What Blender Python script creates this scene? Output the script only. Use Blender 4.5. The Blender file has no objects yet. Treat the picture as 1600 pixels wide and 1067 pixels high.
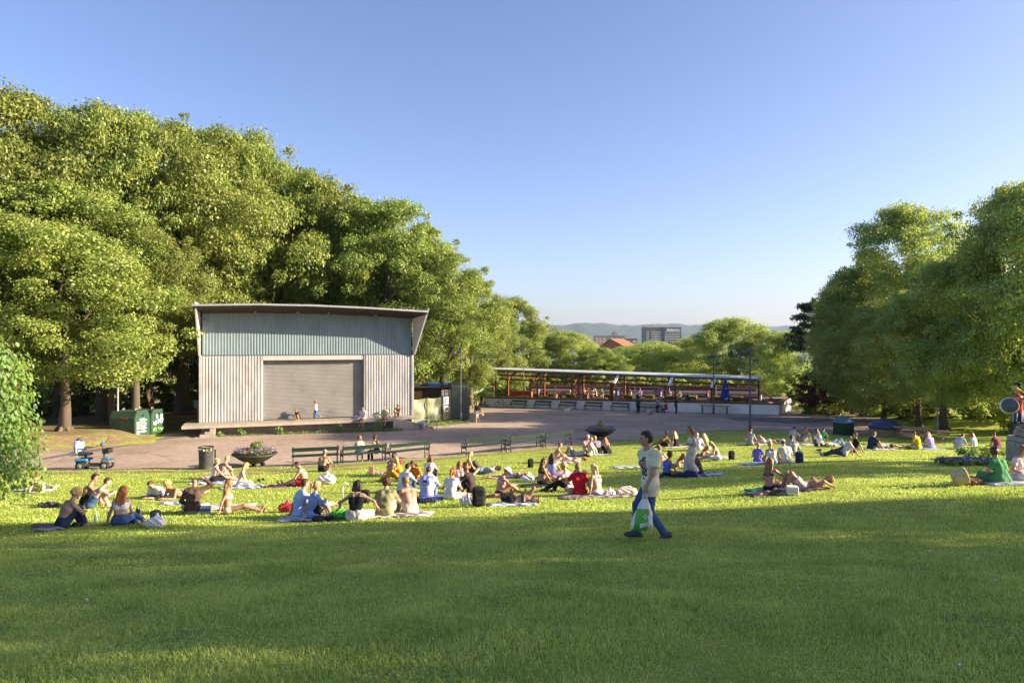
import bpy, math, random
import numpy as np
from mathutils import Vector, Matrix
random.seed(7)
RNG = np.random.default_rng(11)
R = math.radians
COL = bpy.context.scene.collection
CZ = 8.0            # height of the camera above the datum
FPX = 1100.0        # focal length in photograph pixels (1600 wide)
HY = 533.0          # row of the horizon

# ------------------------------------------------------------------ terrain
BX = np.array([-200, -40, -22, -14.1, -10, -5, -2.6, 3.3, 7.9, 11.5, 14.6, 20.2, 23, 27, 32, 40, 200.])
BD = np.array([30, 30, 30.3, 31.0, 31.7, 34.1, 35.9, 40.3, 43.6, 47.5, 49.9, 49.6, 47.0, 43.5, 41, 40, 40.])
US = np.array([-2, -.5, 0, .14, .286, .38, .46, .56, .68, .8, .93, 1.0])
HS = np.array([3.6, 3.05, 2.75, 2.38, 1.68, 1.26, .93, .70, .45, .23, .08, .03])

def sstep(a, b, v):
    t = np.clip((np.asarray(v, float) - a) / (b - a), 0, 1)
    return t * t * (3 - 2 * t)

def bound(x):
    return np.interp(x, BX, BD)

def plaza_z(x, y):
    return CZ - (4.4 + .04 * np.asarray(y, float))

def right_edge(y):
    return np.interp(y, [40, 47, 53, 66, 94, 130], [25.5, 27.5, 30.0, 34.5, 38, 44])

def left_edge(y):
    return np.interp(y, [28, 34, 39, 42, 47, 60, 80, 100], [-40, -31, -26, -21.5, -23.5, -24, -20, -20])

def terrain(x, y):
    x = np.asarray(x, float); y = np.asarray(y, float)
    D = bound(x)
    u = y / D
    H = np.interp(u, US, HS)
    H = H + .33 * sstep(3, 10, x) * np.exp(-((u - .42) / .18) ** 2)
    z = CZ - (4.4 + .04 * np.clip(y, -40, 1600)) + H
    # banks under the woods on either side
    lb = sstep(0, 3, left_edge(y) - x) * sstep(30, 36, y) * (1 - sstep(70, 90, y))
    rb = sstep(0, 4, x - right_edge(y)) * sstep(45, 52, y) * (1 - sstep(100, 120, y))
    z = z + .55 * lb + .55 * rb
    return z

def tz(x, y):
    return float(terrain(x, y))

def at(px, py):
    """Point of the ground that the photograph shows at this pixel."""
    kx = (px - 800) / FPX; kz = (py - HY) / FPX
    t = np.linspace(3, 130, 5000)
    d = (CZ - kz * t) - terrain(kx * t, t)
    i = int(np.argmax(d < 0)) if (d < 0).any() else len(t) - 1
    i = max(i, 1)
    a, b = d[i - 1], d[i]
    tt = t[i - 1] + (t[i] - t[i - 1]) * (a / (a - b) if a != b else 0)
    return Vector((kx * tt, tt, tz(kx * tt, tt)))

def spot(px, dist):
    """Ground point in the direction of image column px at a given distance."""
    x = (px - 800) / FPX * dist
    return Vector((x, dist, tz(x, dist)))

def normal_at(x, y):
    e = .25
    n = Vector((-(tz(x + e, y) - tz(x - e, y)) / (2 * e), -(tz(x, y + e) - tz(x, y - e)) / (2 * e), 1))
    return n.normalized()

# ------------------------------------------------------------------ materials
MATS = {}
def _nodes(name):
    m = bpy.data.materials.new(name); m.use_nodes = True
    nt = m.node_tree
    return m, nt, nt.nodes, nt.links, nt.nodes['Principled BSDF']

def ramp(nt, fac, stops):
    r = nt.nodes.new('ShaderNodeValToRGB')
    el = r.color_ramp.elements
    while len(el) < len(stops): el.new(.5)
    for e, (p, c) in zip(el, stops):
        e.position = p; e.color = (*c, 1)
    nt.links.new(fac, r.inputs[0])
    return r.outputs[0]

def noise(nt, scale, detail=4, rough=.55, vec=None, dist=0.0):
    n = nt.nodes.new('ShaderNodeTexNoise')
    n.inputs['Scale'].default_value = scale; n.inputs['Detail'].default_value = detail
    n.inputs['Roughness'].default_value = rough; n.inputs['Distortion'].default_value = dist
    if vec is not None: nt.links.new(vec, n.inputs['Vector'])
    return n.outputs['Fac']

def objco(nt, scale=(1, 1, 1)):
    tc = nt.nodes.new('ShaderNodeTexCoord')
    mp = nt.nodes.new('ShaderNodeMapping'); mp.inputs['Scale'].default_value = scale
    nt.links.new(tc.outputs['Object'], mp.inputs['Vector'])
    return mp.outputs[0]

def M(name, col, rough=.75, var=.12, scale=6, bump=0, metal=0, spec=.35, stretch=(1, 1, 1), bscale=None):
    """Procedural surface: a colour broken up by noise, with optional bump."""
    key = (name, tuple(col))
    if key in MATS: return MATS[key]
    m, nt, N, L, P = _nodes(name)
    v = objco(nt, stretch)
    f = noise(nt, scale, 5, .6, v)
    lo = tuple(max(0, c * (1 - var * 1.3)) for c in col); hi = tuple(min(1, c * (1 + var)) for c in col)
    c = ramp(nt, f, [(.3, lo), (.5, col), (.72, hi)])
    L.new(c, P.inputs['Base Color'])
    P.inputs['Roughness'].default_value = rough; P.inputs['Metallic'].default_value = metal
    P.inputs['Specular IOR Level'].default_value = spec
    if bump:
        b = N.new('ShaderNodeBump'); b.inputs['Strength'].default_value = bump
        b.inputs['Distance'].default_value = .02
        L.new(noise(nt, bscale or scale * 4, 4, .6, v), b.inputs['Height']); L.new(b.outputs[0], P.inputs['Normal'])
    MATS[key] = m
    return m

def cloth(col): return M('cloth', col, .85, .2, 5, .12, spec=.15)
def skin(col):
    return M('skin', col, .5, .07, 10, .0, spec=.35)
def hairmat(col): return M('hair', col, .5, .35, 26, .5, spec=.3, stretch=(1, 1, .25), bscale=60)

def leafmat(name, dark, mid, light, trans=.38, tcol=None, cl=(.55, .9), isl=.55):
    m, nt, N, L, P = _nodes(name)
    N.remove(P)
    out = [n for n in N if n.type == 'OUTPUT_MATERIAL'][0]
    geo = N.new('ShaderNodeNewGeometry')
    v = objco(nt)
    n1 = noise(nt, cl[0], 5, .62, v)
    mx = N.new('ShaderNodeMath'); mx.operation = 'MULTIPLY_ADD'
    L.new(geo.outputs['Random Per Island'], mx.inputs[0]); mx.inputs[1].default_value = isl
    sc = N.new('ShaderNodeMath'); sc.operation = 'MULTIPLY_ADD'; L.new(n1, sc.inputs[0]); sc.inputs[1].default_value = cl[1]; sc.inputs[2].default_value = .25 - cl[1] / 2
    L.new(sc.outputs[0], mx.inputs[2])
    c0 = ramp(nt, mx.outputs[0], [(.1, dark), (.5, mid), (.95, light)])
    oi = N.new('ShaderNodeObjectInfo'); hv = N.new('ShaderNodeHueSaturation')
    for sock, lo_, hi_ in (('Hue', .488, .508), ('Value', .82, 1.2)):
        mr = N.new('ShaderNodeMapRange'); mr.inputs[3].default_value = lo_; mr.inputs[4].default_value = hi_; L.new(oi.outputs['Random'], mr.inputs[0]); L.new(mr.outputs[0], hv.inputs[sock])
    L.new(c0, hv.inputs['Color']); c = hv.outputs[0]
    d = N.new('ShaderNodeBsdfDiffuse'); L.new(c, d.inputs[0])
    t = N.new('ShaderNodeBsdfTranslucent')
    hs = N.new('ShaderNodeMix'); hs.data_type = 'RGBA'; hs.inputs[0].default_value = .5
    L.new(c, hs.inputs[6]); hs.inputs[7].default_value = (*(tcol or (.22, .27, .02)), 1)
    L.new(hs.outputs[2], t.inputs[0])
    g = N.new('ShaderNodeBsdfGlossy'); g.inputs['Roughness'].default_value = .5; g.inputs[0].default_value = (.6, .65, .6, 1)
    a = N.new('ShaderNodeAddShader')
    L.new(d.outputs[0], a.inputs[0]); L.new(t.outputs[0], a.inputs[1])
    b = N.new('ShaderNodeMixShader'); b.inputs[0].default_value = .035
    L.new(a.outputs[0], b.inputs[1]); L.new(g.outputs[0], b.inputs[2])
    L.new(b.outputs[0], out.inputs[0])
    return m

# ------------------------------------------------------------------ object helpers
def tag(o, label=None, cat=None, group=None, kind=None):
    if label: o['label'] = label
    if cat: o['category'] = cat
    if group: o['group'] = group
    if kind: o['kind'] = kind
    return o

def empty(name, loc, rz=0, label=None, cat=None, group=None):
    o = bpy.data.objects.new(name, None); COL.objects.link(o)
    o.location = loc; o.rotation_euler = (0, 0, rz); o.empty_display_size = .2
    return tag(o, label, cat, group)

def link(name, me, parent=None):
    o = bpy.data.objects.new(name, me); COL.objects.link(o)
    if parent is not None: o.parent = parent
    return o

def copy_tree(o, parent=None):
    c = o.copy(); COL.objects.link(c)
    if parent is not None: c.parent = parent
    for ch in list(o.children): copy_tree(ch, c)
    return c

def mesh_np(name, V, F, mats=(), smooth=False, mi=None):
    me = bpy.data.meshes.new(name)
    V = np.asarray(V, np.float32); F = np.asarray(F, np.int32)
    n = F.shape[1]
    me.vertices.add(len(V)); me.vertices.foreach_set('co', V.ravel())
    me.loops.add(F.size); me.loops.foreach_set('vertex_index', F.ravel())
    me.polygons.add(len(F)); me.polygons.foreach_set('loop_start', np.arange(0, F.size, n, dtype=np.int32))
    me.polygons.foreach_set('loop_total', np.full(len(F), n, np.int32))
    for m in mats: me.materials.append(m)
    if mi is not None: me.polygons.foreach_set('material_index', np.asarray(mi, np.int32))
    me.update(calc_edges=True)
    if smooth: me.polygons.foreach_set('use_smooth', np.ones(len(F), bool))
    return me

def frame(d):
    d = Vector(d).normalized()
    a = Vector((0, 0, 1)) if abs(d.z) < .9 else Vector((1, 0, 0))
    u = d.cross(a).normalized()
    return u, u.cross(d).normalized()

class MB:
    """Collects shapes into one mesh."""
    def __init__(s): s.v = []; s.f = []; s.m = []; s.sm = []
    def add(s, V, F, mi=0, smooth=False):
        o = len(s.v); s.v += [tuple(p) for p in V]
        for f in F: s.f.append([i + o for i in f]); s.m.append(mi); s.sm.append(smooth)
        return s
    def box(s, lo, hi, mi=0, rot=0, piv=None, bev=0):
        x0, y0, z0 = lo; x1, y1, z1 = hi
        if bev:
            b = min(bev, (x1 - x0) * .45, (y1 - y0) * .45, (z1 - z0) * .45)
            pts = [(x0 + b, y0), (x1 - b, y0), (x1, y0 + b), (x1, y1 - b), (x1 - b, y1), (x0 + b, y1), (x0, y1 - b), (x0, y0 + b)]
            ins = [(x0 + b, y0 + b), (x1 - b, y0 + b), (x1 - b, y0 + b), (x1 - b, y1 - b), (x1 - b, y1 - b), (x0 + b, y1 - b), (x0 + b, y1 - b), (x0 + b, y0 + b)]
            V = [(*p, z0) for p in ins] + [(*p, z0 + b) for p in pts] + [(*p, z1 - b) for p in pts] + [(*p, z1) for p in ins]
            F = [[7, 6, 5, 4, 3, 2, 1, 0]]
            for k in range(3):
                for i in range(8): F.append([k * 8 + i, k * 8 + (i + 1) % 8, k * 8 + 8 + (i + 1) % 8, k * 8 + 8 + i])
            F.append([24 + i for i in range(8)])
        else:
            V = [(x0, y0, z0), (x1, y0, z0), (x1, y1, z0), (x0, y1, z0), (x0, y0, z1), (x1, y0, z1), (x1, y1, z1), (x0, y1, z1)]
            F = [[3, 2, 1, 0], [4, 5, 6, 7], [0, 1, 5, 4], [1, 2, 6, 5], [2, 3, 7, 6], [3, 0, 4, 7]]
        if rot:
            c, sn = math.cos(rot), math.sin(rot)
            px, py = piv or ((x0 + x1) / 2, (y0 + y1) / 2)
            V = [(px + (a - px) * c - (b - py) * sn, py + (a - px) * sn + (b - py) * c, z) for a, b, z in V]
        return s.add(V, F, mi)
    def tube(s, pts, r, n=8, mi=0, caps=True, smooth=True):
        pts = [Vector(p) for p in pts]
        rr = r if isinstance(r, (list, tuple)) else [r] * len(pts)
        V = []; F = []
        pu = None
        for i, p in enumerate(pts):
            d = (pts[min(i + 1, len(pts) - 1)] - pts[max(i - 1, 0)])
            if d.length < 1e-6: d = Vector((0, 0, 1))
            u, w = frame(d)
            if pu is not None:
                d = d.normalized(); u = (pu - d * pu.dot(d))
                u = u.normalized() if u.length > 1e-4 else frame(d)[0]
                w = u.cross(d).normalized()
            pu = u
            for k in range(n):
                a = 2 * math.pi * k / n
                V.append(p + (u * math.cos(a) + w * math.sin(a)) * rr[i])
        for i in range(len(pts) - 1):
            for k in range(n): F.append([i * n + k, i * n + (k + 1) % n, (i + 1) * n + (k + 1) % n, (i + 1) * n + k])
        s.add(V, F, mi, smooth)
        if caps:
            o = len(s.v) - len(V)
            s.f.append([o + k for k in range(n)][::-1]); s.m.append(mi); s.sm.append(False)
            s.f.append([o + (len(pts) - 1) * n + k for k in range(n)]); s.m.append(mi); s.sm.append(False)
        return s
    def bar(s, a, b, w, h, mi=0, up=(0, 0, 1)):
        a = Vector(a); b = Vector(b); d = (b - a).normalized(); upv = Vector(up)
        u = d.cross(upv)
        u = u.normalized() if u.length > 1e-4 else frame(d)[0]
        t = u.cross(d).normalized()
        V = []
        for p in (a, b):
            for i, j in ((-1, -1), (1, -1), (1, 1), (-1, 1)): V.append(p + u * (w / 2 * i) + t * (h / 2 * j))
        return s.add(V, [[0, 1, 2, 3], [7, 6, 5, 4], [0, 4, 5, 1], [1, 5, 6, 2], [2, 6, 7, 3], [3, 7, 4, 0]], mi)
    def lathe(s, prof, n=24, mi=0, c=(0, 0, 0), smooth=True):
        V = []; F = []
        for r, z in prof:
            for k in range(n):
                a = 2 * math.pi * k / n; V.append((c[0] + r * math.cos(a), c[1] + r * math.sin(a), c[2] + z))
        for i in range(len(prof) - 1):
            for k in range(n): F.append([i * n + k, i * n + (k + 1) % n, (i + 1) * n + (k + 1) % n, (i + 1) * n + k])
        s.add(V, F, mi, smooth)
        return s
    def prism(s, pts, y0, y1, mi=0, axis='y'):
        """Outline in (x, z) extruded along y (or (x, y) along z, or (y, z) along x)."""
        n = len(pts)
        if axis == 'y': V = [(a, y0, b) for a, b in pts] + [(a, y1, b) for a, b in pts]
        elif axis == 'z': V = [(a, b, y0) for a, b in pts] + [(a, b, y1) for a, b in pts]
        else: V = [(y0, a, b) for a, b in pts] + [(y1, a, b) for a, b in pts]
        F = [list(range(n)), list(range(2 * n - 1, n - 1, -1))] + [[i, i + n, (i + 1) % n + n, (i + 1) % n] for i in range(n)]
        return s.add(V, F, mi)
    def ball(s, c, r, n=12, mi=0, sc=(1, 1, 1)):
        V = []; F = []; m = n // 2
        for i in range(m + 1):
            t = math.pi * i / m
            for k in range(n):
                a = 2 * math.pi * k / n
                V.append((c[0] + r * sc[0] * math.sin(t) * math.cos(a), c[1] + r * sc[1] * math.sin(t) * math.sin(a), c[2] + r * sc[2] * math.cos(t)))
        for i in range(m):
            for k in range(n): F.append([i * n + k, (i + 1) * n + k, (i + 1) * n + (k + 1) % n, i * n + (k + 1) % n])
        return s.add(V, F, mi, True)
    def build(s, name, mats, parent=None, fix=True):
        me = bpy.data.meshes.new(name)
        me.from_pydata([tuple(v) for v in s.v], [], s.f)
        if not isinstance(mats, (list, tuple)): mats = [mats]
        for m in mats: me.materials.append(m)
        me.polygons.foreach_set('material_index', s.m); me.polygons.foreach_set('use_smooth', s.sm)
        if fix:
            import bmesh
            b = bmesh.new(); b.from_mesh(me); bmesh.ops.recalc_face_normals(b, faces=b.faces); b.to_mesh(me); b.free()
        me.update()
        return link(name, me, parent)

# ------------------------------------------------------------------ smooth solids (signed distance fields turned into meshes)
class Field:
    def __init__(s, lo, hi, h):
        s.h = h; s.lo = np.asarray(lo, float) - 3 * h
        n = np.ceil((np.asarray(hi, float) + 3 * h - s.lo) / h).astype(int) + 1
        s.n = n; s.ax = [s.lo[i] + h * np.arange(n[i]) for i in range(3)]
        s.F = np.full(tuple(n), 1.0, np.float32)
    def _win(s, lo, hi):
        sl = []
        for i in range(3):
            a = max(0, int((lo[i] - s.lo[i]) / s.h)); b = min(s.n[i], int((hi[i] - s.lo[i]) / s.h) + 2)
            if b <= a: return None
            sl.append(slice(a, b))
        return tuple(sl)
    def _pts(s, sl):
        return (s.ax[0][sl[0]][:, None, None], s.ax[1][sl[1]][None, :, None], s.ax[2][sl[2]][None, None, :])
    def _mix(s, sl, d, k):
        f = s.F[sl]
        if k > 0:
            m = np.minimum(f, d) - np.maximum(k - np.abs(f - d), 0) ** 2 / (4 * k)
        else: m = np.minimum(f, d)
        s.F[sl] = m
    def cone(s, a, b, ra, rb, k=.03, cut=None):
        a = np.asarray(a, float); b = np.asarray(b, float); m = max(ra, rb) + k + 2 * s.h
        sl = s._win(np.minimum(a, b) - m, np.maximum(a, b) + m)
        if sl is None: return
        X, Y, Z = s._pts(sl)
        ba = b - a; l2 = max(ba @ ba, 1e-9)
        t = np.clip(((X - a[0]) * ba[0] + (Y - a[1]) * ba[1] + (Z - a[2]) * ba[2]) / l2, 0, 1)
        d = np.sqrt((X - a[0] - t * ba[0]) ** 2 + (Y - a[1] - t * ba[1]) ** 2 + (Z - a[2] - t * ba[2]) ** 2) - (ra + (rb - ra) * t)
        if cut is not None:      # flat end at b
            u = ba / math.sqrt(l2)
            d = np.maximum(d, (X - b[0]) * u[0] + (Y - b[1]) * u[1] + (Z - b[2]) * u[2] + cut)
        s._mix(sl, d, k)
    def ell(s, c, B, r, k=.02, cutf=None):
        """Ellipsoid; B = rows right, forward, up; cutf(qx,qy,qz) gives a second distance to intersect with."""
        c = np.asarray(c, float); m = max(r) * 1.15 + k + 2 * s.h
        sl = s._win(c - m, c + m)
        if sl is None: return
        X, Y, Z = s._pts(sl); X = X - c[0]; Y = Y - c[1]; Z = Z - c[2]
        q = [X * B[i][0] + Y * B[i][1] + Z * B[i][2] for i in range(3)]
        d = (np.sqrt((q[0] / r[0]) ** 2 + (q[1] / r[1]) ** 2 + (q[2] / r[2]) ** 2) - 1) * min(r)
        if cutf is not None: d = np.maximum(d, cutf(*q))
        s._mix(sl, d, k)
    def rbox(s, c, B, e, rad, k=.01):
        c = np.asarray(c, float); m = math.sqrt(sum(x * x for x in e)) + rad + k + 2 * s.h
        sl = s._win(c - m, c + m)
        if sl is None: return
        X, Y, Z = s._pts(sl); X = X - c[0]; Y = Y - c[1]; Z = Z - c[2]
        q = [np.abs(X * B[i][0] + Y * B[i][1] + Z * B[i][2]) - (e[i] - rad) for i in range(3)]
        d = np.sqrt(sum(np.maximum(v, 0) ** 2 for v in q)) + np.minimum(np.maximum(q[0], np.maximum(q[1], q[2])), 0) - rad
        s._mix(sl, d, k)
    def keep(s, fn):
        X, Y, Z = s.ax[0][:, None, None], s.ax[1][None, :, None], s.ax[2][None, None, :]
        s.F = np.maximum(s.F, fn(X, Y, Z)).astype(np.float32)
    def ripple(s, amp, wl, seed=0):
        X, Y, Z = s.ax[0][:, None, None], s.ax[1][None, :, None], s.ax[2][None, None, :]
        r = np.random.default_rng(seed + 3); acc = 0
        for j in range(4):
            d = r.normal(size=3); d /= np.linalg.norm(d); k = 6.283 / wl * (.8, 1.3, 1.9, 2.7)[j]; e = r.normal(size=3) * 2.2
            acc = acc + (1, .8, .55, .35)[j] * np.sin(k * (d[0] * X + d[1] * Y + d[2] * Z) + 1.4 * np.sin(e[0] * X * 4 + e[1] * Y * 4 + e[2] * Z * 4 + j) + r.uniform(0, 6))
        s.F = (s.F + amp * .8 * acc).astype(np.float32)
    def mesh(s):
        F = s.F; S = F < 0
        if not S.any(): return None
        def cor(A, i, j, k): return A[i:A.shape[0] - 1 + i, j:A.shape[1] - 1 + j, k:A.shape[2] - 1 + k]
        C = [(i, j, k) for i in (0, 1) for j in (0, 1) for k in (0, 1)]
        cnt = sum(cor(S, *c).astype(np.int8) for c in C)
        mask = (cnt > 0) & (cnt < 8)
        ci = np.argwhere(mask)
        idx = np.full(mask.shape, -1, np.int32); idx[mask] = np.arange(len(ci))
        fv = {c: F[ci[:, 0] + c[0], ci[:, 1] + c[1], ci[:, 2] + c[2]] for c in C}
        pos = np.zeros((len(ci), 3)); num = np.zeros(len(ci))
        for a in C:
            for ax in range(3):
                if a[ax]: continue
                b = list(a); b[ax] = 1; b = tuple(b)
                fa, fb = fv[a], fv[b]; m = (fa < 0) != (fb < 0)
                t = np.where(m, fa / np.where(m, fa - fb, 1), 0)
                p = np.tile(np.array(a, float), (len(ci), 1)); p[:, ax] += t
                pos += p * m[:, None]; num += m
        V = s.lo + s.h * (ci + pos / np.maximum(num, 1)[:, None])
        faces = []
        for ax in range(3):
            o1, o2 = [i for i in range(3) if i != ax]
            A = [slice(None)] * 3; B = [slice(None)] * 3
            A[ax] = slice(0, -1); B[ax] = slice(1, None)
            for o in (o1, o2): A[o] = slice(1, -1); B[o] = slice(1, -1)
            sa, sb = S[tuple(A)], S[tuple(B)]
            e = np.argwhere(sa != sb)
            if not len(e): continue
            inside = sa[tuple(e.T)]
            e[:, o1] += 1; e[:, o2] += 1
            def cell(d1, d2):
                q = e.copy(); q[:, o1] -= d1; q[:, o2] -= d2
                return idx[tuple(q.T)]
            quad = np.stack([cell(1, 1), cell(0, 1), cell(0, 0), cell(1, 0)], 1)
            flip = inside if ax != 1 else ~inside
            quad[~flip] = quad[~flip][:, ::-1]
            faces.append(quad)
        Q = np.concatenate(faces)
        Q = Q[(Q >= 0).all(1)]
        return V, Q

def field_obj(name, fld, mats, parent=None, mi=None):
    r = fld.mesh()
    if r is None: return None
    V, Q = r
    if not isinstance(mats, (list, tuple)): mats = [mats]
    me = mesh_np(name, V, Q, mats, True, mi(V[Q].mean(1)) if mi else None)
    return link(name, me, parent)
I3 = ((1, 0, 0), (0, 1, 0), (0, 0, 1))

SIDE = [(25, 11.4, 16.4, 4.3, 2.8, 3.2), (22, 7.9, 16.2, 4.0, 2.6, 3.0), (23, 4.3, 17.4, 4.3, 2.9, 3.0), (29, 5.9, 19.2, 4.0, 2.7, 3.2), (23, -.4, 16.6, 4.6, 3.3, 3.0), (24, -6.5, 16, 4.8, 3.8, 3.0), (29, 21.8, 9.9, 3.4, 3.3, 2.2)]
# ------------------------------------------------------------------ ground
def ground_mat():
    m, nt, N, L, P = _nodes('grass_ground')
    v = objco(nt)
    n1 = noise(nt, .35, 4, .6, v); n2 = noise(nt, 5, 5, .65, v); n3 = noise(nt, 45, 3, .7, v)
    a = N.new('ShaderNodeMath'); a.operation = 'MULTIPLY_ADD'; L.new(n2, a.inputs[0]); a.inputs[1].default_value = .6; L.new(n1, a.inputs[2])
    b = N.new('ShaderNodeMath'); b.operation = 'MULTIPLY_ADD'; L.new(n3, b.inputs[0]); b.inputs[1].default_value = .5; L.new(a.outputs[0], b.inputs[2])
    c = ramp(nt, b.outputs[0], [(.55, (.15, .21, .034)), (.95, (.25, .31, .05)), (1.3, (.31, .34, .07)), (1.6, (.37, .35, .12))])
    # ramp works on 0..1: bring the sum into range
    r = [n for n in N if n.type == 'VALTORGB'][0]
    mr = N.new('ShaderNodeMapRange'); mr.inputs[1].default_value = .6; mr.inputs[2].default_value = 1.5
    L.new(b.outputs[0], mr.inputs[0]); L.new(mr.outputs[0], r.inputs[0])
    for e, p in zip(r.color_ramp.elements, (.1, .45, .75, 1)): e.position = p
    at_ = N.new('ShaderNodeAttribute'); at_.attribute_name = 'bare'
    nb = noise(nt, 1.3, 5, .65, v)
    th = N.new('ShaderNodeMath'); th.operation = 'MULTIPLY_ADD'; L.new(nb, th.inputs[0]); th.inputs[1].default_value = 1.6
    th.inputs[2].default_value = -1.05
    ad = N.new('ShaderNodeMath'); ad.operation = 'ADD'; L.new(th.outputs[0], ad.inputs[0]); L.new(at_.outputs['Fac'], ad.inputs[1])
    st = N.new('ShaderNodeMapRange'); st.inputs[1].default_value = .3; st.inputs[2].default_value = .55; L.new(ad.outputs[0], st.inputs[0])
    soil = ramp(nt, n2, [(.3, (.15, .105, .06)), (.6, (.25, .18, .11)), (.8, (.32, .25, .16))])
    mx = N.new('ShaderNodeMix'); mx.data_type = 'RGBA'
    L.new(st.outputs[0], mx.inputs[0]); L.new(c, mx.inputs[6]); L.new(soil, mx.inputs[7])
    L.new(mx.outputs[2], P.inputs['Base Color'])
    P.inputs['Roughness'].default_value = .9; P.inputs['Specular IOR Level'].default_value = .1
    bp = N.new('ShaderNodeBump'); bp.inputs['Strength'].default_value = .7; bp.inputs['Distance'].default_value = .06
    L.new(b.outputs[0], bp.inputs['Height']); L.new(bp.outputs[0], P.inputs['Normal'])
    return m

def bare_mask(x, y):
    D = bound(x); e = D - y
    worn = .85 * np.exp(-((e - 1.1) / .8) ** 2) * sstep(-32, -20, x) * (1 - sstep(4, 9, x))
    worn = np.maximum(worn, .8 * np.exp(-((e - 2.6) / .7) ** 2) * sstep(-15, -12, x) * (1 - sstep(-7, -5, x)))
    wood = .8 * sstep(-.6, .6, left_edge(y) - x) * sstep(30, 36, y)
    wood = np.maximum(wood, .75 * sstep(52, 56, y) * (1 - sstep(-5, -3, x)))
    wood = np.maximum(wood, .55 * sstep(3, 7, x - right_edge(y)) * sstep(44, 50, y))
    return np.clip(np.maximum(worn, wood), 0, 1)

gx = np.unique(np.concatenate([np.arange(-34, 44, .5), np.linspace(44, 90, 24), np.linspace(90, 400, 20), np.linspace(400, 4500, 16), -np.linspace(34, 90, 28), -np.linspace(90, 400, 20), -np.linspace(400, 4500, 16)]))
gy = np.unique(np.concatenate([np.arange(-12, 62, .4), np.linspace(62, 110, 40), np.linspace(110, 400, 24), np.linspace(400, 1650, 14), -np.linspace(12, 120, 10)]))
GX, GY = np.meshgrid(gx, gy, indexing='ij')
Z = terrain(GX, GY)
inpl = sstep(.0, .5, GY - bound(GX)) * sstep(0, .6, GX - left_edge(GY) ) * sstep(0, .6, right_edge(GY) - GX) * (1 - sstep(95, 97, GY))
Z = Z - .07 * inpl
und = (np.sin(GX * 1.1 + .7 * GY) * np.cos(GY * .9 - .4 * GX) + .5 * np.sin(2.3 * GX) * np.sin(1.9 * GY)) * .012 * (GY < 60)
Z = Z + und
nxg, nyg = GX.shape
ii = np.arange(nxg * nyg).reshape(nxg, nyg)
Fq = np.stack([ii[:-1, :-1], ii[1:, :-1], ii[1:, 1:], ii[:-1, 1:]], -1).reshape(-1, 4)
me = mesh_np('ground', np.stack([GX, GY, Z], -1).reshape(-1, 3), Fq, [ground_mat()], True)
at_ = me.attributes.new('bare', 'FLOAT', 'POINT')
at_.data.foreach_set('value', bare_mask(GX, GY).astype(np.float32).ravel())
tag(link('ground', me), kind='structure')

def asphalt_mat():
    m, nt, N, L, P = _nodes('asphalt')
    v = objco(nt)
    n1 = noise(nt, .18, 4, .6, v); n2 = noise(nt, 3, 6, .7, v); n3 = noise(nt, 90, 2, .6, v)
    c1 = ramp(nt, n1, [(.35, (.265, .20, .155)), (.5, (.345, .262, .205)), (.65, (.395, .305, .24))])
    c2 = ramp(nt, n2, [(.28, (.6, .6, .62)), (.5, (1, 1, 1)), (.8, (1.2, 1.16, 1.12))])
    c3 = ramp(nt, n3, [(.3, (.8, .8, .8)), (.7, (1.15, 1.15, 1.15))])
    q = N.new('ShaderNodeMix'); q.data_type = 'RGBA'; q.blend_type = 'MULTIPLY'; q.inputs[0].default_value = 1
    L.new(c1, q.inputs[6]); L.new(c2, q.inputs[7])
    q2 = N.new('ShaderNodeMix'); q2.data_type = 'RGBA'; q2.blend_type = 'MULTIPLY'; q2.inputs[0].default_value = 1
    L.new(q.outputs[2], q2.inputs[6]); L.new(c3, q2.inputs[7])
    # fine cracks and old repair seams
    vo = N.new('ShaderNodeTexVoronoi'); vo.feature = 'DISTANCE_TO_EDGE'; vo.inputs['Scale'].default_value = .22
    wv = N.new('ShaderNodeVectorMath'); wv.operation = 'MULTIPLY_ADD'; wn = N.new('ShaderNodeTexNoise'); wn.inputs['Scale'].default_value = .8; wn.inputs['Detail'].default_value = 6; L.new(v, wn.inputs['Vector'])
    L.new(wn.outputs['Color'], wv.inputs[0]); wv.inputs[1].default_value = (2.2, 2.2, 2.2); L.new(v, wv.inputs[2]); L.new(wv.outputs[0], vo.inputs['Vector'])
    cr = ramp(nt, vo.outputs['Distance'], [(.0, (.45, .45, .45)), (.006, (.75, .75, .75)), (.014, (1, 1, 1))])
    ns = noise(nt, .5, 6, .7, v); stn = ramp(nt, ns, [(.30, (.62, .62, .64)), (.42, (1, 1, 1))])
    q3 = N.new('ShaderNodeMix'); q3.data_type = 'RGBA'; q3.blend_type = 'MULTIPLY'; q3.inputs[0].default_value = 1; L.new(q2.outputs[2], q3.inputs[6]); L.new(cr, q3.inputs[7])
    q2 = N.new('ShaderNodeMix'); q2.data_type = 'RGBA'; q2.blend_type = 'MULTIPLY'; q2.inputs[0].default_value = 1; L.new(q3.outputs[2], q2.inputs[6]); L.new(stn, q2.inputs[7])
    L.new(q2.outputs[2], P.inputs['Base Color']); P.inputs['Roughness'].default_value = .85; P.inputs['Specular IOR Level'].default_value = .25
    b = N.new('ShaderNodeBump'); b.inputs['Strength'].default_value = .3; b.inputs['Distance'].default_value = .01
    L.new(n3, b.inputs['Height']); L.new(b.outputs[0], P.inputs['Normal'])
    return m
ASPH = asphalt_mat()
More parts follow.
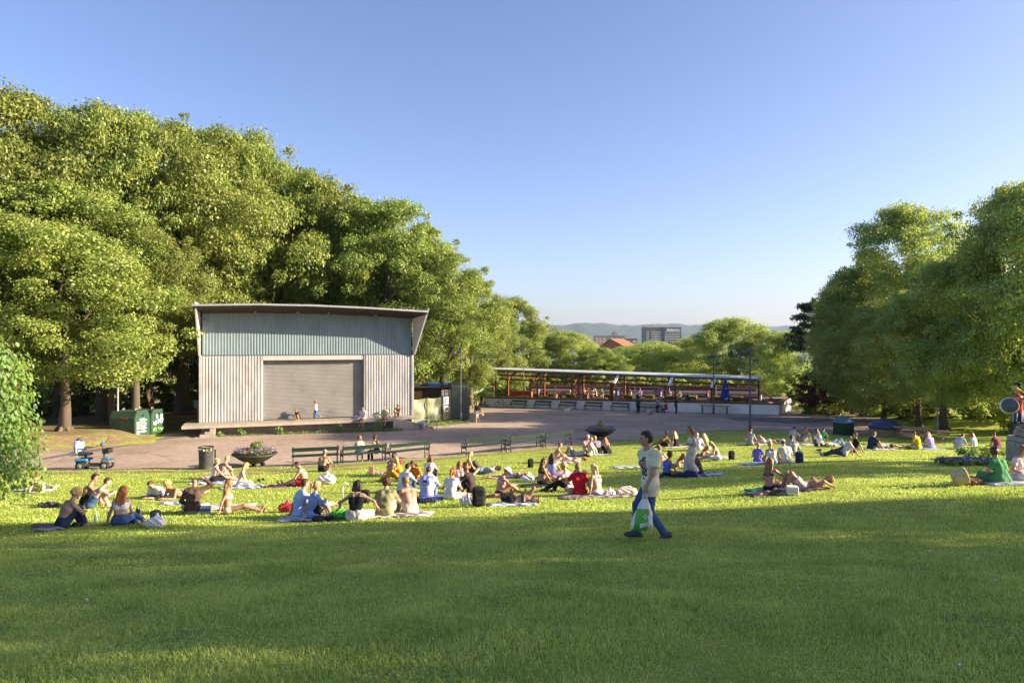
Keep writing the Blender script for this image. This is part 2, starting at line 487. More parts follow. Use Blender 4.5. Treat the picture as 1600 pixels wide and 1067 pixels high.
# the plaza: one sheet between the lawn, the woods, the stage and the garden
ys = np.linspace(0, 1, 40)
rows = []
for x in np.linspace(-40, 44, 169):
    y0 = float(bound(x)); rows.append((x, y0))
def inside_plaza(x, y):
    return (x > left_edge(y)) & (x < right_edge(y)) & (y >= bound(x) - .01)
pv = []; pf = []
cols = 169; yy = np.linspace(0, 1, 60)
for x in np.linspace(-34, 40, cols):
    y0 = float(bound(x))
    # extent in y for this column, limited by the side edges
    ylist = y0 + (96 - y0) * yy
    for y in ylist:
        xl, xr = float(left_edge(y)), float(right_edge(y))
        pv.append((min(max(x, xl), xr), y, float(plaza_z(x, y)) + .012))
for i in range(cols - 1):
    for j in range(59):
        q = [i * 60 + j, (i + 1) * 60 + j, (i + 1) * 60 + j + 1, i * 60 + j + 1]
        if len({pv[k][0] for k in q}) > 1: pf.append(q)
me = mesh_np('plaza', np.array(pv), np.array(pf), [ASPH], False)
tag(link('plaza', me), kind='structure')
# an older, darker strip of asphalt patched in on the left and one at the far right
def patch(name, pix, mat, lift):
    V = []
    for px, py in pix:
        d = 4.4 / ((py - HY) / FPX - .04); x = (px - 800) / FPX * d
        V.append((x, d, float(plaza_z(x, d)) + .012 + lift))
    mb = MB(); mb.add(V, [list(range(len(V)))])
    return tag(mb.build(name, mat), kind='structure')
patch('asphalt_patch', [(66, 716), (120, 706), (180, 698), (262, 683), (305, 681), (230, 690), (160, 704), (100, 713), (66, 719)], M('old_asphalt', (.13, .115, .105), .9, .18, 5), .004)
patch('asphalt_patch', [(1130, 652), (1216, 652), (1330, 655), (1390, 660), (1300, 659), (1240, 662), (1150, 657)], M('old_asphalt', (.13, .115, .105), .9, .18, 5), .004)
# low kerb along the lawn
kb = MB()
kp = []
for x in np.arange(-26, 26, .5): kp.append((x, float(bound(x))))
V = []; F = []
for x, y in kp:
    z = float(plaza_z(x, y))
    V += [(x, y - .02, z - .1), (x, y - .02, z + .055), (x, y + .08, z + .055), (x, y + .08, z - .1)]
for i in range(len(kp) - 1):
    for k in range(3): F.append([i * 4 + k, i * 4 + 4 + k, i * 4 + 5 + k, i * 4 + 1 + k])
kb.add(V, F)
tag(kb.build('kerb', M('kerb_stone', (.16, .15, .13), .9, .2, 4)), kind='structure')

# ------------------------------------------------------------------ distance: fjord, hills
wm, nt, N, L, P = _nodes('fjord_water')
P.inputs['Base Color'].default_value = (.06, .11, .16, 1); P.inputs['Roughness'].default_value = .25
mb = MB(); mb.add([(-5200, 1560, CZ - 64), (5200, 1560, CZ - 64), (5200, 4600, CZ - 64), (-5200, 4600, CZ - 64)], [[0, 1, 2, 3]])
tag(mb.build('fjord', wm), kind='structure')
hx = np.linspace(-5200, 5200, 260); hy = np.linspace(4300, 6600, 24)
HX, HYY = np.meshgrid(hx, hy, indexing='ij')
prof = np.interp(HX, [-5200, -1500, -400, 100, 260, 480, 700, 900, 1100, 1300, 1600, 1900, 2400, 5200],
                 [60, 80, 60, 104, 112, 124, 116, 112, 118, 122, 116, 104, 84, 60])
tt = sstep(4300, 5100, HYY)
HZ = CZ - 66 + (prof + 66) * tt + (np.sin(HX * .013) * 6 + np.sin(HX * .037 + 2) * 3.5 + np.sin(HYY * .012 + HX * .004) * 8 + RNG.normal(0, 2.2, HX.shape)) * tt
ii = np.arange(HX.size).reshape(HX.shape)
Fq = np.stack([ii[:-1, :-1], ii[1:, :-1], ii[1:, 1:], ii[:-1, 1:]], -1).reshape(-1, 4)
hm = M('wooded_hills', (.035, .055, .05), .95, .4, .02)
tag(link('hills', mesh_np('hills', np.stack([HX, HYY, HZ], -1).reshape(-1, 3), Fq, [hm], True)), kind='structure')

# ------------------------------------------------------------------ leaves
def leaf_quads(P, Nn, rng, ln, wd=.62, droop=.18):
    n = len(P)
    r = rng.normal(size=(n, 3)); a = np.cross(Nn, r); a /= np.linalg.norm(a, axis=1, keepdims=True) + 1e-9
    b = np.cross(Nn, a)
    l = ln * rng.uniform(.7, 1.3, (n, 1)); w = l * wd
    V = np.stack([P, P + a * l * .5 + b * w * .5 + Nn * l * .06, P + a * l - Nn * l * droop, P + a * l * .5 - b * w * .5 + Nn * l * .06], 1).reshape(-1, 3)
    F = np.arange(4 * n, dtype=np.int32).reshape(-1, 4)
    return V, F

def blob_leaves(C, Rr, n, rng, ln, flat=.58):
    """n leaves spread over clumps with centres C and radii Rr."""
    w = Rr ** 2; pick = rng.choice(len(C), n, p=w / w.sum())
    d = rng.normal(size=(n, 3)); d[:, 2] = np.abs(d[:, 2]) * rng.choice([1, 1, 1, -1], n); d /= np.linalg.norm(d, axis=1, keepdims=True)
    rad = np.abs(rng.normal(.86, .2, n)) + rng.choice([0, 1], n, p=[.85, .15]) * rng.uniform(0, .45, n)
    q = d * (rad * Rr[pick])[:, None]; q[:, 2] *= flat
    nn = d * .75 + rng.normal(size=(n, 3)) * .55 + np.array([0, 0, .45]); nn /= np.linalg.norm(nn, axis=1, keepdims=True)
    return leaf_quads(C[pick] + q, nn, rng, ln)

PROF = {'oval': ([-1, -.8, -.4, 0, .4, .7, .9, 1], [.45, .8, 1, 1, .95, .78, .5, .2]),
        'tall': ([-1, -.7, -.3, .2, .6, .85, 1], [.6, .9, 1, .97, .82, .55, .15]),
        'dome': ([-1, -.6, 0, .4, .75, .92, 1], [.85, 1, .98, .88, .65, .4, .15])}
def crown_mesh(name, seed, mat, shape='oval', nb=150, nl=80000, leaf=.029, br=(.08, .24), low=1.0):
    rng = np.random.default_rng(seed)
    t = np.sort(rng.uniform(-1, 1, nb)); rng.shuffle(t)
    pr = np.interp(t, *PROF[shape])
    an = rng.uniform(0, 2 * np.pi, nb)
    lob = 1 + .15 * np.sin(2 * an + seed) + .16 * np.sin(3 * an + 2 * seed + 3 * t) + .14 * np.sin(7 * t + seed + 2 * an) + rng.normal(0, .09, nb)
    f = np.sqrt(rng.uniform(.3, 1, nb)) * lob
    rb = rng.uniform(br[0], br[1], nb)
    rr = np.maximum(pr * f - rb * .55, 0)
    tt_ = t * .88 + rng.normal(0, .035, nb)
    C = np.stack([np.cos(an) * rr, np.sin(an) * rr, tt_], 1)
    # twigs reaching out of the crown
    k_ = nb // 2; a2 = rng.uniform(0, 2 * np.pi, k_); t2 = rng.uniform(-.8, 1, k_); r2 = np.interp(t2, *PROF[shape]) * rng.uniform(.92, 1.16, k_)
    C = np.concatenate([C, np.stack([np.cos(a2) * r2, np.sin(a2) * r2, t2 * .95], 1)]); rb = np.concatenate([rb, rng.uniform(.045, .10, k_)])
    V, F = blob_leaves(C, rb, nl, rng, leaf)
    return mesh_np(name, V, F, [mat])

LEAF_L = leafmat('lime_leaves', (.040, .072, .016), (.115, .153, .032), (.205, .23, .055), .36, (.095, .115, .016))
LEAF_D = leafmat('maple_leaves', (.028, .058, .02), (.125, .185, .056), (.30, .32, .09), .42, (.26, .28, .04))
LEAF_P = leafmat('pine_needles', (.022, .045, .028), (.042, .075, .042), (.075, .105, .055), .1, (.05, .08, .03))
LEAF_R = leafmat('purple_leaves', (.022, .013, .014), (.045, .022, .022), (.08, .04, .035), .3, (.16, .04, .03))
LEAF_W = leafmat('elm_leaves', (.04, .085, .024), (.082, .145, .042), (.155, .21, .095), .3)
CROWN_L = [crown_mesh('lime_crown', 20 + i, LEAF_L, ('oval', 'dome', 'oval', 'tall')[i]) for i in range(4)]
CROWN_D = [crown_mesh('maple_crown', 40 + i, LEAF_D, ('oval', 'dome', 'oval', 'tall')[i], br=(.12, .26)) for i in range(4)]
CROWN_R = crown_mesh('purple_crown', 60, LEAF_R, 'dome', nl=9000, leaf=.08)
SHRUB_L = [crown_mesh('shrub_leaves', 70 + i, (LEAF_L, LEAF_D)[i], 'dome', nb=40, nl=5000, leaf=.1) for i in range(2)]

def trunk_mesh(seed, h=1.0, forks=7):
    rng = random.Random(seed)
    mb = MB()
    pts = [(0, 0, -.02)]; x = y = 0
    for k in range(1, 8):
        x += rng.uniform(-.008, .008); y += rng.uniform(-.008, .008); pts.append((x, y, k / 7 * .74))
    rad = [.030, .021, .018, .0165, .0145, .0115, .008, .004]
    mb.tube(pts, rad, 10)
    for k in range(5):      # root flare
        a = k * 1.257 + rng.random(); mb.tube([(0, 0, .025), (math.cos(a) * .026, math.sin(a) * .026, .006), (math.cos(a) * .05, math.sin(a) * .05, -.015)], [.014, .011, .004], 6)
    for k in range(forks):
        z = rng.uniform(.2, .52); a = rng.uniform(0, 6.28); l = rng.uniform(.10, .19)
        i = z / .74 * 7; b = pts[int(i)]
        p = [Vector((b[0], b[1], z))]
        for s in (1, 2, 3): p.append(p[0] + Vector((math.cos(a) * l * s / 3, math.sin(a) * l * s / 3, l * (.25 * s + .09 * s * s) / 1.4)) + Vector((rng.uniform(-.015, .015), rng.uniform(-.015, .015), 0)))
        mb.tube(p, [.010, .008, .0055, .002], 7)
        for s in (1, 2):
            q = p[s]; e = q + Vector((rng.uniform(-.06, .06), rng.uniform(-.06, .06), rng.uniform(.03, .07)))
            mb.tube([q, (q + e) / 2 + Vector((0, 0, .01)), e], [.005, .003, .001], 5)
    return mb
BARK = M('bark', (.11, .085, .06), .95, .4, 3, .9, stretch=(1, 1, .25), bscale=9)
_tm = [trunk_mesh(i).build('trunk', BARK) for i in range(4)]
TRUNKS = [o.data for o in _tm]
for o in _tm: bpy.data.objects.remove(o)

TREE_N = 0
def tree(px, dist, top, rx, label, crowns=CROWN_L, low=2.2, name='leafy_tree', group=None, cat='tree', ry=None, v=None, tx=0):
    """A tree whose crown's middle stands at image column px; top = image row of its tip, low = height of the lowest leaves."""
    global TREE_N
    i = TREE_N; TREE_N += 1
    p = spot(px, dist)
    ztop = CZ - (top - HY) / FPX * dist
    h = ztop - p.z
    t = empty(name, p, 0, label, cat, group)
    c = link('crown', crowns[(v if v is not None else i) % len(crowns)], t)
    c.location = (tx, 0, (h + low) / 2); c.scale = (rx, ry or rx, (h - low) / 2); c.rotation_euler = (0, 0, i * 2.399)
    k = link('trunk', TRUNKS[i % 4], t); k.scale = (h * .9, h * .9, h); k.rotation_euler = (0, 0, i * 1.7)
    return t

LG = 'tall trees of the wood left of and behind the stage'
tree(100, 44, 285, 6.4, 'broad sunlit tree with bare trunk on the dirt bank left of the green containers', low=2.6, group=LG, v=1)
tree(25, 50, 142, 7.4, 'tall lime tree at the left edge, highest of the wood', low=4, group=LG, v=0)
tree(165, 53, 160, 6.4, 'tall round-topped tree behind the bare trunk on the bank', low=4, group=LG, v=1)
tree(285, 59, 178, 7.0, 'tall tree just left of the stage, high over its left wing', low=4.5, group=LG, v=2)
tree(398, 67, 210, 7.4, 'tall tree rising behind the left third of the stage roof', low=3, group=LG, v=3)
tree(502, 69, 280, 7.4, 'sloping crown rising behind the middle of the stage roof', low=3, group=LG, v=0)
tree(606, 67, 310, 6.8, 'full round tree rising behind the right end of the stage roof', low=3, group=LG, v=1)
tree(692, 66, 388, 5.0, 'tree right of the stage with leaves hanging over the tarpaulin fence', low=2.9, group=LG, v=2)
tree(735, 80, 432, 4.2, 'smaller tree at the right end of the left wood, near the lamp post', low=2, group=LG, v=3)
tree(212, 47.5, 335, 4.3, 'leafy tree overhanging the two green containers', low=4.6, group=LG, v=3)
tree(-60, 43, 230, 6.5, 'tree cut by the left edge of the picture behind the weeping elm', low=2, group=LG, v=2)
for px, d, top, rx, low, v, lab in [(95, 57, 176, 6.0, 5, 3, 'tree filling the skyline between the two leftmost tall crowns'), (228, 62, 182, 6.2, 5, 0, 'tall crown between the round-topped tree and the one beside the stage'), (345, 70, 205, 6.4, 4, 1, 'crown filling the skyline over the left corner of the stage'), (452, 73, 250, 6.6, 4, 2, 'crown in the dip behind the left middle of the stage roof'), (560, 72, 310, 6.0, 4, 3, 'crown in the dip behind the right middle of the stage roof'), (655, 72, 352, 5.4, 3, 0, 'crown sloping down right of the stage roof'), (770, 90, 476, 4.2, 1.5, 1, 'last crown of the left wood before the garden roof'), (318, 61, 330, 4.6, 4, 2, 'lower crown leaning in over the left wing of the stage'), (175, 49, 400, 4.4, 4, 0, 'low bough-heavy tree above the slim grey post')]:
    tree(px, d, top, rx, lab, low=low, group=LG, v=v)
for q, (px, d, top, r) in enumerate([(60, 66, 300, 6), (210, 70, 290, 6), (330, 72, 300, 6), (450, 78, 330, 6), (560, 80, 360, 6), (660, 84, 420, 5), (130, 60, 330, 5), (-20, 62, 260, 6)]):
    tree(px, d, top, r, 'dark tree deep in the wood behind the front row', crowns=CROWN_D, low=1.5, group='second row of trees deep in the left wood')
MG = 'trees behind the beer garden'
for px, d, top, r, lab, cr in [
    (806, 100, 466, 5.6, 'pale green tree left of the hills, over the left end of the garden roof', CROWN_L),
    (885, 104, 516, 5.4, 'rounded tree behind the garden, left below the red brick gable', CROWN_D),
    (940, 99, 541, 4.2, 'low sunlit tree in front of the red brick gable', CROWN_L),
    (1020, 110, 533, 6.4, 'wide dark tree directly below the tower block', CROWN_D),
    (1080, 112, 527, 5.0, 'small tree just right of the tower block', CROWN_D),
    (1142, 101, 495, 6.4, 'big round tree right of the tower block, tallest behind the garden', CROWN_D),
    (1196, 97, 514, 4.6, 'sunlit tree behind the right end of the garden roof', CROWN_L),
    (845, 112, 512, 4.5, 'tree filling the gap between two crowns at the left of the hills', CROWN_L),
    (978, 118, 540, 4.5, 'tree top showing between the gable and the tower block', CROWN_D)]:
    tree(px, d, top, r, lab, crowns=cr, low=.4, group=MG)
for k, px in enumerate([782, 812, 842, 872, 902, 934, 966, 1000, 1034, 1068, 1100, 1134, 1168, 1196]):
    dd = 96 - (px - 782) / 414 * 14
    p = spot(px, dd + 3); s = link('shrub', SHRUB_L[k % 2]); s.location = p + Vector((0, 0, 1.3)); s.scale = (2.3, 2.2, 1.9 + .3 * (k % 3)); s.rotation_euler = (0, 0, k)
    tag(s, 'green shrub in the hedge line behind the beer garden terraces', 'shrub', 'shrubs behind the beer garden')
RG = 'trees along the right side of the park'
tree(1416, 61, 318, 5.3, 'tall airy tree standing highest against the sky on the right', CROWN_D, 5.0, group=RG, v=3)
tree(1350, 66, 408, 4.6, 'dark tree stepping down left of the tall airy tree', CROWN_D, .9, group=RG, v=1)
tree(1322, 68, 452, 3.5, 'tree between the dark pine and the taller dark tree', CROWN_D, .9, group=RG, v=2)
tree(1380, 57, 470, 4.6, 'tree with a sunlit trunk behind the round waste container', CROWN_D, .9, group=RG, v=3)
tree(1436, 52.5, 450, 4.1, 'thick-trunked tree behind the picnic tables', CROWN_D, 1.1, group=RG, v=1)
tree(1476, 49, 405, 3.7, 'forked dark tree right beside the grey lamp post', CROWN_D, 1.1, group=RG, v=0)
tree(1590, 46, 288, 4.6, 'big spreading tree at the right, behind the statue', CROWN_D, 1.6, group=RG, v=2)
tree(1665, 43, 262, 5.4, 'tallest tree at the right edge, partly outside the picture', CROWN_D, 2.0, group=RG, v=3)
tree(1520, 60, 385, 4.2, 'tree in the gap behind the forked tree and the spreading tree', CROWN_D, 1.2, group=RG, v=0)
tree(1232, 82, 516, 4.3, 'low dark tree at the far end of the path beside the garden', CROWN_D, .6, group=RG, v=1)
tree(1274, 68, 580, 2.2, 'purple-leaved tree behind the lamp post on the path', [CROWN_R], .7, 'purple_leaved_tree', RG)
for k, (px, d, s) in enumerate([(1290, 70, 2.4), (1330, 72, 2.6), (1400, 66, 2.4), (1450, 60, 2.6), (1500, 56, 2.4), (1545, 54, 2.2), (1590, 52, 2.6), (1640, 48, 2.6), (1240, 78, 2), (1360, 78, 3)]):
    o = link('shrub', SHRUB_L[0 if k % 3 == 0 else 1]); o.location = spot(px, d) + Vector((0, 0, .9)); o.scale = (s * 1.35, s * 1.2, 1.9 + .5 * (k % 3)); o.rotation_euler = (0, 0, k * 1.3)
    tag(o, 'green bush of the undergrowth between the trunks on the right bank', 'shrub', 'bushes under the right-hand trees')
for k, (px, d, s) in enumerate([(20, 56, 2.6), (60, 58, 2.4), (140, 62, 2.6), (190, 60, 2.2), (240, 66, 2.6), (290, 70, 2.6), (660, 72, 2.4), (700, 76, 2.4), (745, 92, 2.2), (765, 100, 2.4)]):
    o = link('shrub', SHRUB_L[1]); o.location = spot(px, d) + Vector((0, 0, 1.0)); o.scale = (s, s * .9, 1.5 + .3 * (k % 3)); o.rotation_euler = (0, 0, k * 1.3)
    tag(o, 'dark bush of the undergrowth inside the left wood', 'shrub', 'bushes inside the left wood')

for k in range(13):
    px = -70 + k * 66
    o = link('shrub', SHRUB_L[1]); o.location = spot(px, 84 + 5 * (k % 2)) + Vector((0, 0, 1.6)); o.scale = (4.2, 3.2, 3.4 + .5 * (k % 3)); o.rotation_euler = (0, 0, k * 1.3)
    tag(o, 'tall dark thicket closing the back of the left wood', 'shrub', 'thicket at the back of the left wood')
# dark pine on the right
def pine(px, dist, top, label):
    p = spot(px, dist); h = CZ - (top - HY) / FPX * dist - p.z
    t = empty('pine_tree', p, 0, label, 'pine tree', RG)
    rng = np.random.default_rng(5); C = []; Rr = []
    k = trunk_mesh(9); mb = MB(); mb.tube([(0, 0, 0), (.1, 0, h * .5), (0, .05, h * .96)], [.22, .15, .04], 8)
    for i in range(46):
        z = rng.uniform(.52, 1) * h; a = rng.uniform(0, 6.28); l = (1 - .75 * z / h) * rng.uniform(.55, 1.2) * 4.0 + .25
        e = Vector((math.cos(a) * l, math.sin(a) * l, z + .12 * l))
        mb.tube([(0, 0, z - .2), (e * .5 + Vector((0, 0, z * .5 - .05))), e], [.05, .035, .015], 5)
        for s in (.5, .75, 1.0): C.append((e.x * s, e.y * s, z + .12 * l * s + .05)); Rr.append(.28 + .2 * s * rng.random())
    C.append((0, 0, h)); Rr.append(.3)
    V, F = blob_leaves(np.array(C), np.array(Rr), 9000, rng, .28, .6)
    V2 = V.copy()
    link('crown', mesh_np('pine_crown', V2, F, [LEAF_P]), t); mb.build('trunk', BARK, t)
pine(1272, 72, 470, 'dark jagged pine against the sky at the left of the right-hand trees')

# weeping elm close by at the left edge
def weeping(px, dist):
    p = spot(px, dist)
    t = empty('weeping_elm', p, 0, 'weeping elm with large hanging leaves at the left edge', 'tree')
    rng = np.random.default_rng(3); Pp = []; Nn = []
    mb = MB(); mb.tube([(0, 0, -.1), (.05, 0, 1.6), (0, 0, 3.6)], [.16, .12, .06], 10)
    H = 4.2
    for i in range(540):
        a = rng.uniform(0, 6.28); r = math.sqrt(rng.uniform(.08, 1)) * 1.72 * (1 + .10 * math.sin(3 * a))
        zt = H - .28 * r * r - .25 * rng.random() - .12 * r
        zb = .35 + 1.0 * rng.random() + (1.2 if r < 1.2 else 0)
        x, y = r * math.cos(a), r * math.sin(a); z = zt
        if i % 5 == 0: mb.tube([(0, 0, 3.5), (x * .6, y * .6, zt + .1), (x, y, zt - .3), (x * 1.04, y * 1.04, (zt + zb) / 2)], [.03, .02, .012, .005], 5)
        while z > zb:
            k = rng.uniform(.85, 1.1) + .06 * (zt - z)
            Pp.append((x * k + rng.normal(0, .06), y * k + rng.normal(0, .06), z))
            Nn.append((x / (r + .1) * .8 + rng.normal(0, .35), y / (r + .1) * .8 + rng.normal(0, .35), .35 + rng.normal(0, .3)))
            z -= rng.uniform(.022, .055)
    Nn = np.array(Nn); Nn /= np.linalg.norm(Nn, axis=1, keepdims=True); Pp = np.array(Pp); n = len(Pp)
    # leaf: pointed ellipse of eight faces' outline folded along its midrib, hanging down
    dn = np.tile(np.array([0, 0, -1.]), (n, 1)) + rng.normal(0, .35, (n, 3)); a = dn - Nn * (dn * Nn).sum(1, keepdims=True); a /= np.linalg.norm(a, axis=1, keepdims=True); b = np.cross(Nn, a)
    l = .098 * rng.uniform(.6, 1.25, (n, 1)); w = l * .36
    pts = [Pp, Pp + a * l * .3 + b * w + Nn * l * .08, Pp + a * l * .7 + b * w * .8 + Nn * l * .06, Pp + a * l - Nn * l * .12, Pp + a * l * .7 - b * w * .8 + Nn * l * .06, Pp + a * l * .3 - b * w + Nn * l * .08]
    V = np.stack(pts, 1).reshape(-1, 3); o = np.arange(n)[:, None] * 6
    F = np.concatenate([o + np.array([0, 1, 2, 3]), o + np.array([0, 3, 4, 5])]).astype(np.int32)
    link('crown', mesh_np('elm_crown', V, F, [LEAF_W]), t); mb.build('trunk', BARK, t); t.scale = (1.25, 1.25, 1.25)
weeping(-160, 15.3)

# ------------------------------------------------------------------ grass blades
def grass():
    rng = np.random.default_rng(21)
    # positions: density falls with distance
    tot = []
    for d0, d1, dens in ((3.4, 6, 4200), (6, 9, 2600), (9, 13, 1300), (13, 20, 520), (20, 30, 200), (30, 50, 70)):
        W = .78 * d1 + 5
        n = int(dens * 2 * W * (d1 - d0))
        x = rng.uniform(-W, W, n); y = rng.uniform(d0, d1, n)
        k = (np.abs(x) < .78 * y + .8 + 3.8 * rng.random(n) ** .6) & (y < bound(x) - .03)
        tot.append(np.stack([x[k], y[k]], 1))
    XY = np.concatenate(tot); x, y = XY.T
    bm = bare_mask(x, y); k = rng.random(len(x)) > bm * 1.1
    # longer and thinner grass grows in clumps
    x, y = x[k], y[k]; n = len(x)
    cl = .5 + .5 * np.sin(x * 1.7 + 1.3 * np.sin(y * .9)) * np.sin(y * 2.1 + 1.1 * np.sin(x * 1.3)) + .35 * np.sin(5.1 * x + 2 * y) * np.sin(4.3 * y - x)
    z = terrain(x, y)
    ln = np.where(y < 9, .05, np.where(y < 20, .05, .05)) * rng.uniform(.5, 1.25, n) * (.72 + .75 * np.clip(cl, 0, 1.35))
    wd = np.clip(.0030 + .00066 * y, .005, .024)
    a = rng.uniform(0, 6.283, n); le = rng.uniform(.25, 1.0, n)
    lx, ly = np.cos(a), np.sin(a)
    # blades turn their flat side at random
    b = a + np.pi / 2 + rng.normal(0, .5, n); bx, by = np.cos(b) * wd, np.sin(b) * wd
    B = np.stack([x, y, z - .008], 1); s = np.stack([bx, by, 0 * bx], 1)
    m = B + np.stack([lx * ln * le * .35, ly * ln * le * .35, ln * .62], 1)
    t = B + np.stack([lx * ln * le, ly * ln * le, ln * (1.02 - .4 * le)], 1)
    V = np.stack([B - s * .5, B + s * .5, m + s * .42, m - s * .42, t], 1).reshape(-1, 3)
    o = np.arange(n)[:, None] * 5
    me = bpy.data.meshes.new('grass')
    q = (o + np.array([0, 1, 2, 3])); tr = o + np.array([3, 2, 4])
    lo = np.concatenate([q, tr], 1).astype(np.int32).ravel()
    me.vertices.add(len(V)); me.vertices.foreach_set('co', V.astype(np.float32).ravel())
    me.loops.add(len(lo)); me.loops.foreach_set('vertex_index', lo)
    ls = np.stack([np.arange(n) * 7, np.arange(n) * 7 + 4], 1).ravel().astype(np.int32)
    me.polygons.add(2 * n); me.polygons.foreach_set('loop_start', ls); me.polygons.foreach_set('loop_total', np.tile(np.array([4, 3], np.int32), n))
    me.materials.append(leafmat('grass_blades', (.07, .125, .024), (.185, .255, .045), (.33, .36, .10), .35, (.22, .26, .04), (.9, 1.7), .85))
    me.update(calc_edges=True)
    tag(link('grass', me), kind='stuff')
grass()
def sprinkle(name, n, d0, d1, mat, size, lift, up, wd, dens):
    rng = np.random.default_rng(len(name)); y = rng.uniform(d0, d1, n); x = rng.uniform(-1, 1, n) * (.76 * y + .3)
    k = dens(x, y) > rng.random(n); x, y = x[k], y[k]
    P_ = np.stack([x, y, terrain(x, y) + lift * rng.uniform(.6, 1.3, len(x))], 1); nn = np.stack([rng.normal(0, up, len(x)), rng.normal(0, up, len(x)) - .15, np.ones(len(x))], 1); nn /= np.linalg.norm(nn, axis=1, keepdims=True)
    V, F = leaf_quads(P_, nn, rng, size, wd, .05)
    tag(link(name, mesh_np(name, V, F, [mat])), kind='stuff')
sprinkle('clover', 26000, 3.6, 10, leafmat('clover_leaves', (.06, .12, .03), (.12, .20, .055), (.20, .28, .09), .3, (.16, .22, .04)), .030, .028, .35, .9, lambda x, y: np.clip((np.sin(1.9 * x + .7 * y) * np.sin(1.6 * y - 1.1 * x) + .6 * np.sin(4.1 * x) * np.sin(3.7 * y) - .55) * 1.6, 0, 1))
sprinkle('daisies', 60, 3.8, 24, M('daisy_white', (.7, .68, .6), .8, .05), .024, .06, .3, 1.0, lambda x, y: np.full(len(x), .6))
sprinkle('dry_grass_stems', 5200, 3.8, 15, M('dry_stems', (.36, .29, .13), .9, .2, 9), .05, .045, 1.2, .09, lambda x, y: np.clip((np.sin(1.1 * x - 1.3 * y) * np.sin(.9 * y + .8 * x) + .5 * np.sin(3.1 * x + y) - .35) * 1.4, .03, 1))

SG2 = 'trees at the right of the lawn, outside the picture'
def side_tree(x, y, h, rx, ry, low, label):
    global TREE_N
    i = TREE_N; TREE_N += 1
    p = Vector((x, y, tz(x, y))); t = empty('leafy_tree', p, 0, label, 'tree', SG2)
    c = link('crown', CROWN_D[i % 4], t); c.location = (0, 0, (h + low) / 2); c.scale = (rx, ry, (h - low) / 2)
    k = link('trunk', TRUNKS[i % 4], t); k.scale = (h * .8, h * .8, h)
for x, y, h, rx, ry, low in SIDE: side_tree(x, y, h, rx, ry, low, 'tree on the right-hand slope whose shade falls across the lawn')
# ------------------------------------------------------------------ shared paints
WHITE = M('white_steel', (.34, .34, .345), .55, .22, 2.2, .05, spec=.35, stretch=(1, 1, .22))
DKGREEN = M('green_paint', (.012, .033, .022), .45, .2, 6, .1)
IRON = M('cast_iron', (.022, .022, .024), .5, .3, 12, .3)
CONC = M('concrete', (.30, .26, .22), .9, .2, 2.5, .4)
GALV = M('galvanised', (.42, .43, .44), .45, .15, 3, .1, .6)
REDW = M('red_brown_wood', (.17, .045, .022), .6, .25, 5, .2, stretch=(.3, 3, 3))
PLAST = M('white_plaster', (.78, .78, .78), .85, .10, 1.2, .3)
TIMB = M('weathered_timber', (.30, .21, .12), .8, .3, 4, .4, stretch=(.5, 4, 4))
BLACK = M('black_plastic', (.02, .02, .022), .5, .2, 10)
RUBBER = M('rubber', (.018, .018, .018), .8, .2, 20)

# ------------------------------------------------------------------ the open-air stage
SW = 14.5
st = empty('stage_building', (-21.07, 47.6, 1.70), math.atan2(4.9, 13.67), 'corrugated steel open-air stage with blue fascia and closed shutter', 'stage')
def ribbed(mb, x0, x1, z0, z1, y, pitch=.19, dep=.028, mi=0, ztop=None):
    """Vertical trapezoid ribs facing -y."""
    n = max(1, round((x1 - x0) / pitch)); p = (x1 - x0) / n; prof = []
    for i in range(n):
        a = x0 + i * p; prof += [(a, y), (a + p * .3, y), (a + p * .42, y - dep), (a + p * .82, y - dep), (a + p * .94, y)]
    prof.append((x1, y))
    V = []; F = []
    for x, yy in prof:
        V.append((x, yy, z0)); V.append((x, yy, z1 if ztop is None else ztop(x)))
    for i in range(len(prof) - 1): F.append([2 * i, 2 * i + 2, 2 * i + 3, 2 * i + 1])
    mb.add(V, F, mi)
ZP, ZF = .78, 5.33
def soff(x): return float(np.interp(x, [0, 3.6, 7.25, 11, 14.5], [8.20, 8.27, 8.27, 8.17, 8.00]))
def rfront(x): return float(np.interp(x, [-.3, 3.6, 7.25, 11, 15.2], [8.62, 8.74, 8.73, 8.62, 8.42]))
for x0, x1 in ((0.06, 3.95), (10.99, SW - .06)):
    mb = MB(); ribbed(mb, x0, x1, ZP + .02, ZF - .06, 0)
    mb.box((x0, .01, ZP), (x1, .14, ZF - .02))
    w_ = mb.build('wall_panel', WHITE, st, fix=False)
for x in (0, SW):
    mb = MB(); mb.box((x - .09, -.075, ZP), (x + .09, .16, ZF), bev=.01); mb.build('corner_trim', WHITE, st)
V = [(0.02, .16, ZP - .7), (.02, 8.2, ZP - .7), (.02, 8.2, 8.0), (.02, .16, 8.15), (SW - .02, .16, ZP - .7), (SW - .02, 8.2, ZP - .7), (SW - .02, 8.2, 7.8), (SW - .02, .16, 7.95)]
mb = MB(); mb.add(V, [[0, 1, 2, 3], [7, 6, 5, 4], [1, 5, 6, 2]])
mb.build('side_wall', WHITE, st)
BLUE = M('blue_steel', (.185, .25, .275), .55, .16, 1.8, .05, spec=.35, stretch=(1, 1, .25))
mb = MB(); ribbed(mb, .1, SW - .1, ZF + .03, 0, .02, mi=0, ztop=lambda x: soff(x) - .01)
mb.build('fascia', BLUE, st, fix=False)
mb = MB(); mb.box((0, .005, ZF - .05), (SW, .12, ZF + .03)); mb.build('shadow_gap', M('gap_shade', (.10, .10, .11), .6, .1), st)  # shadow gap below the fascia, its shade painted as a dark strip
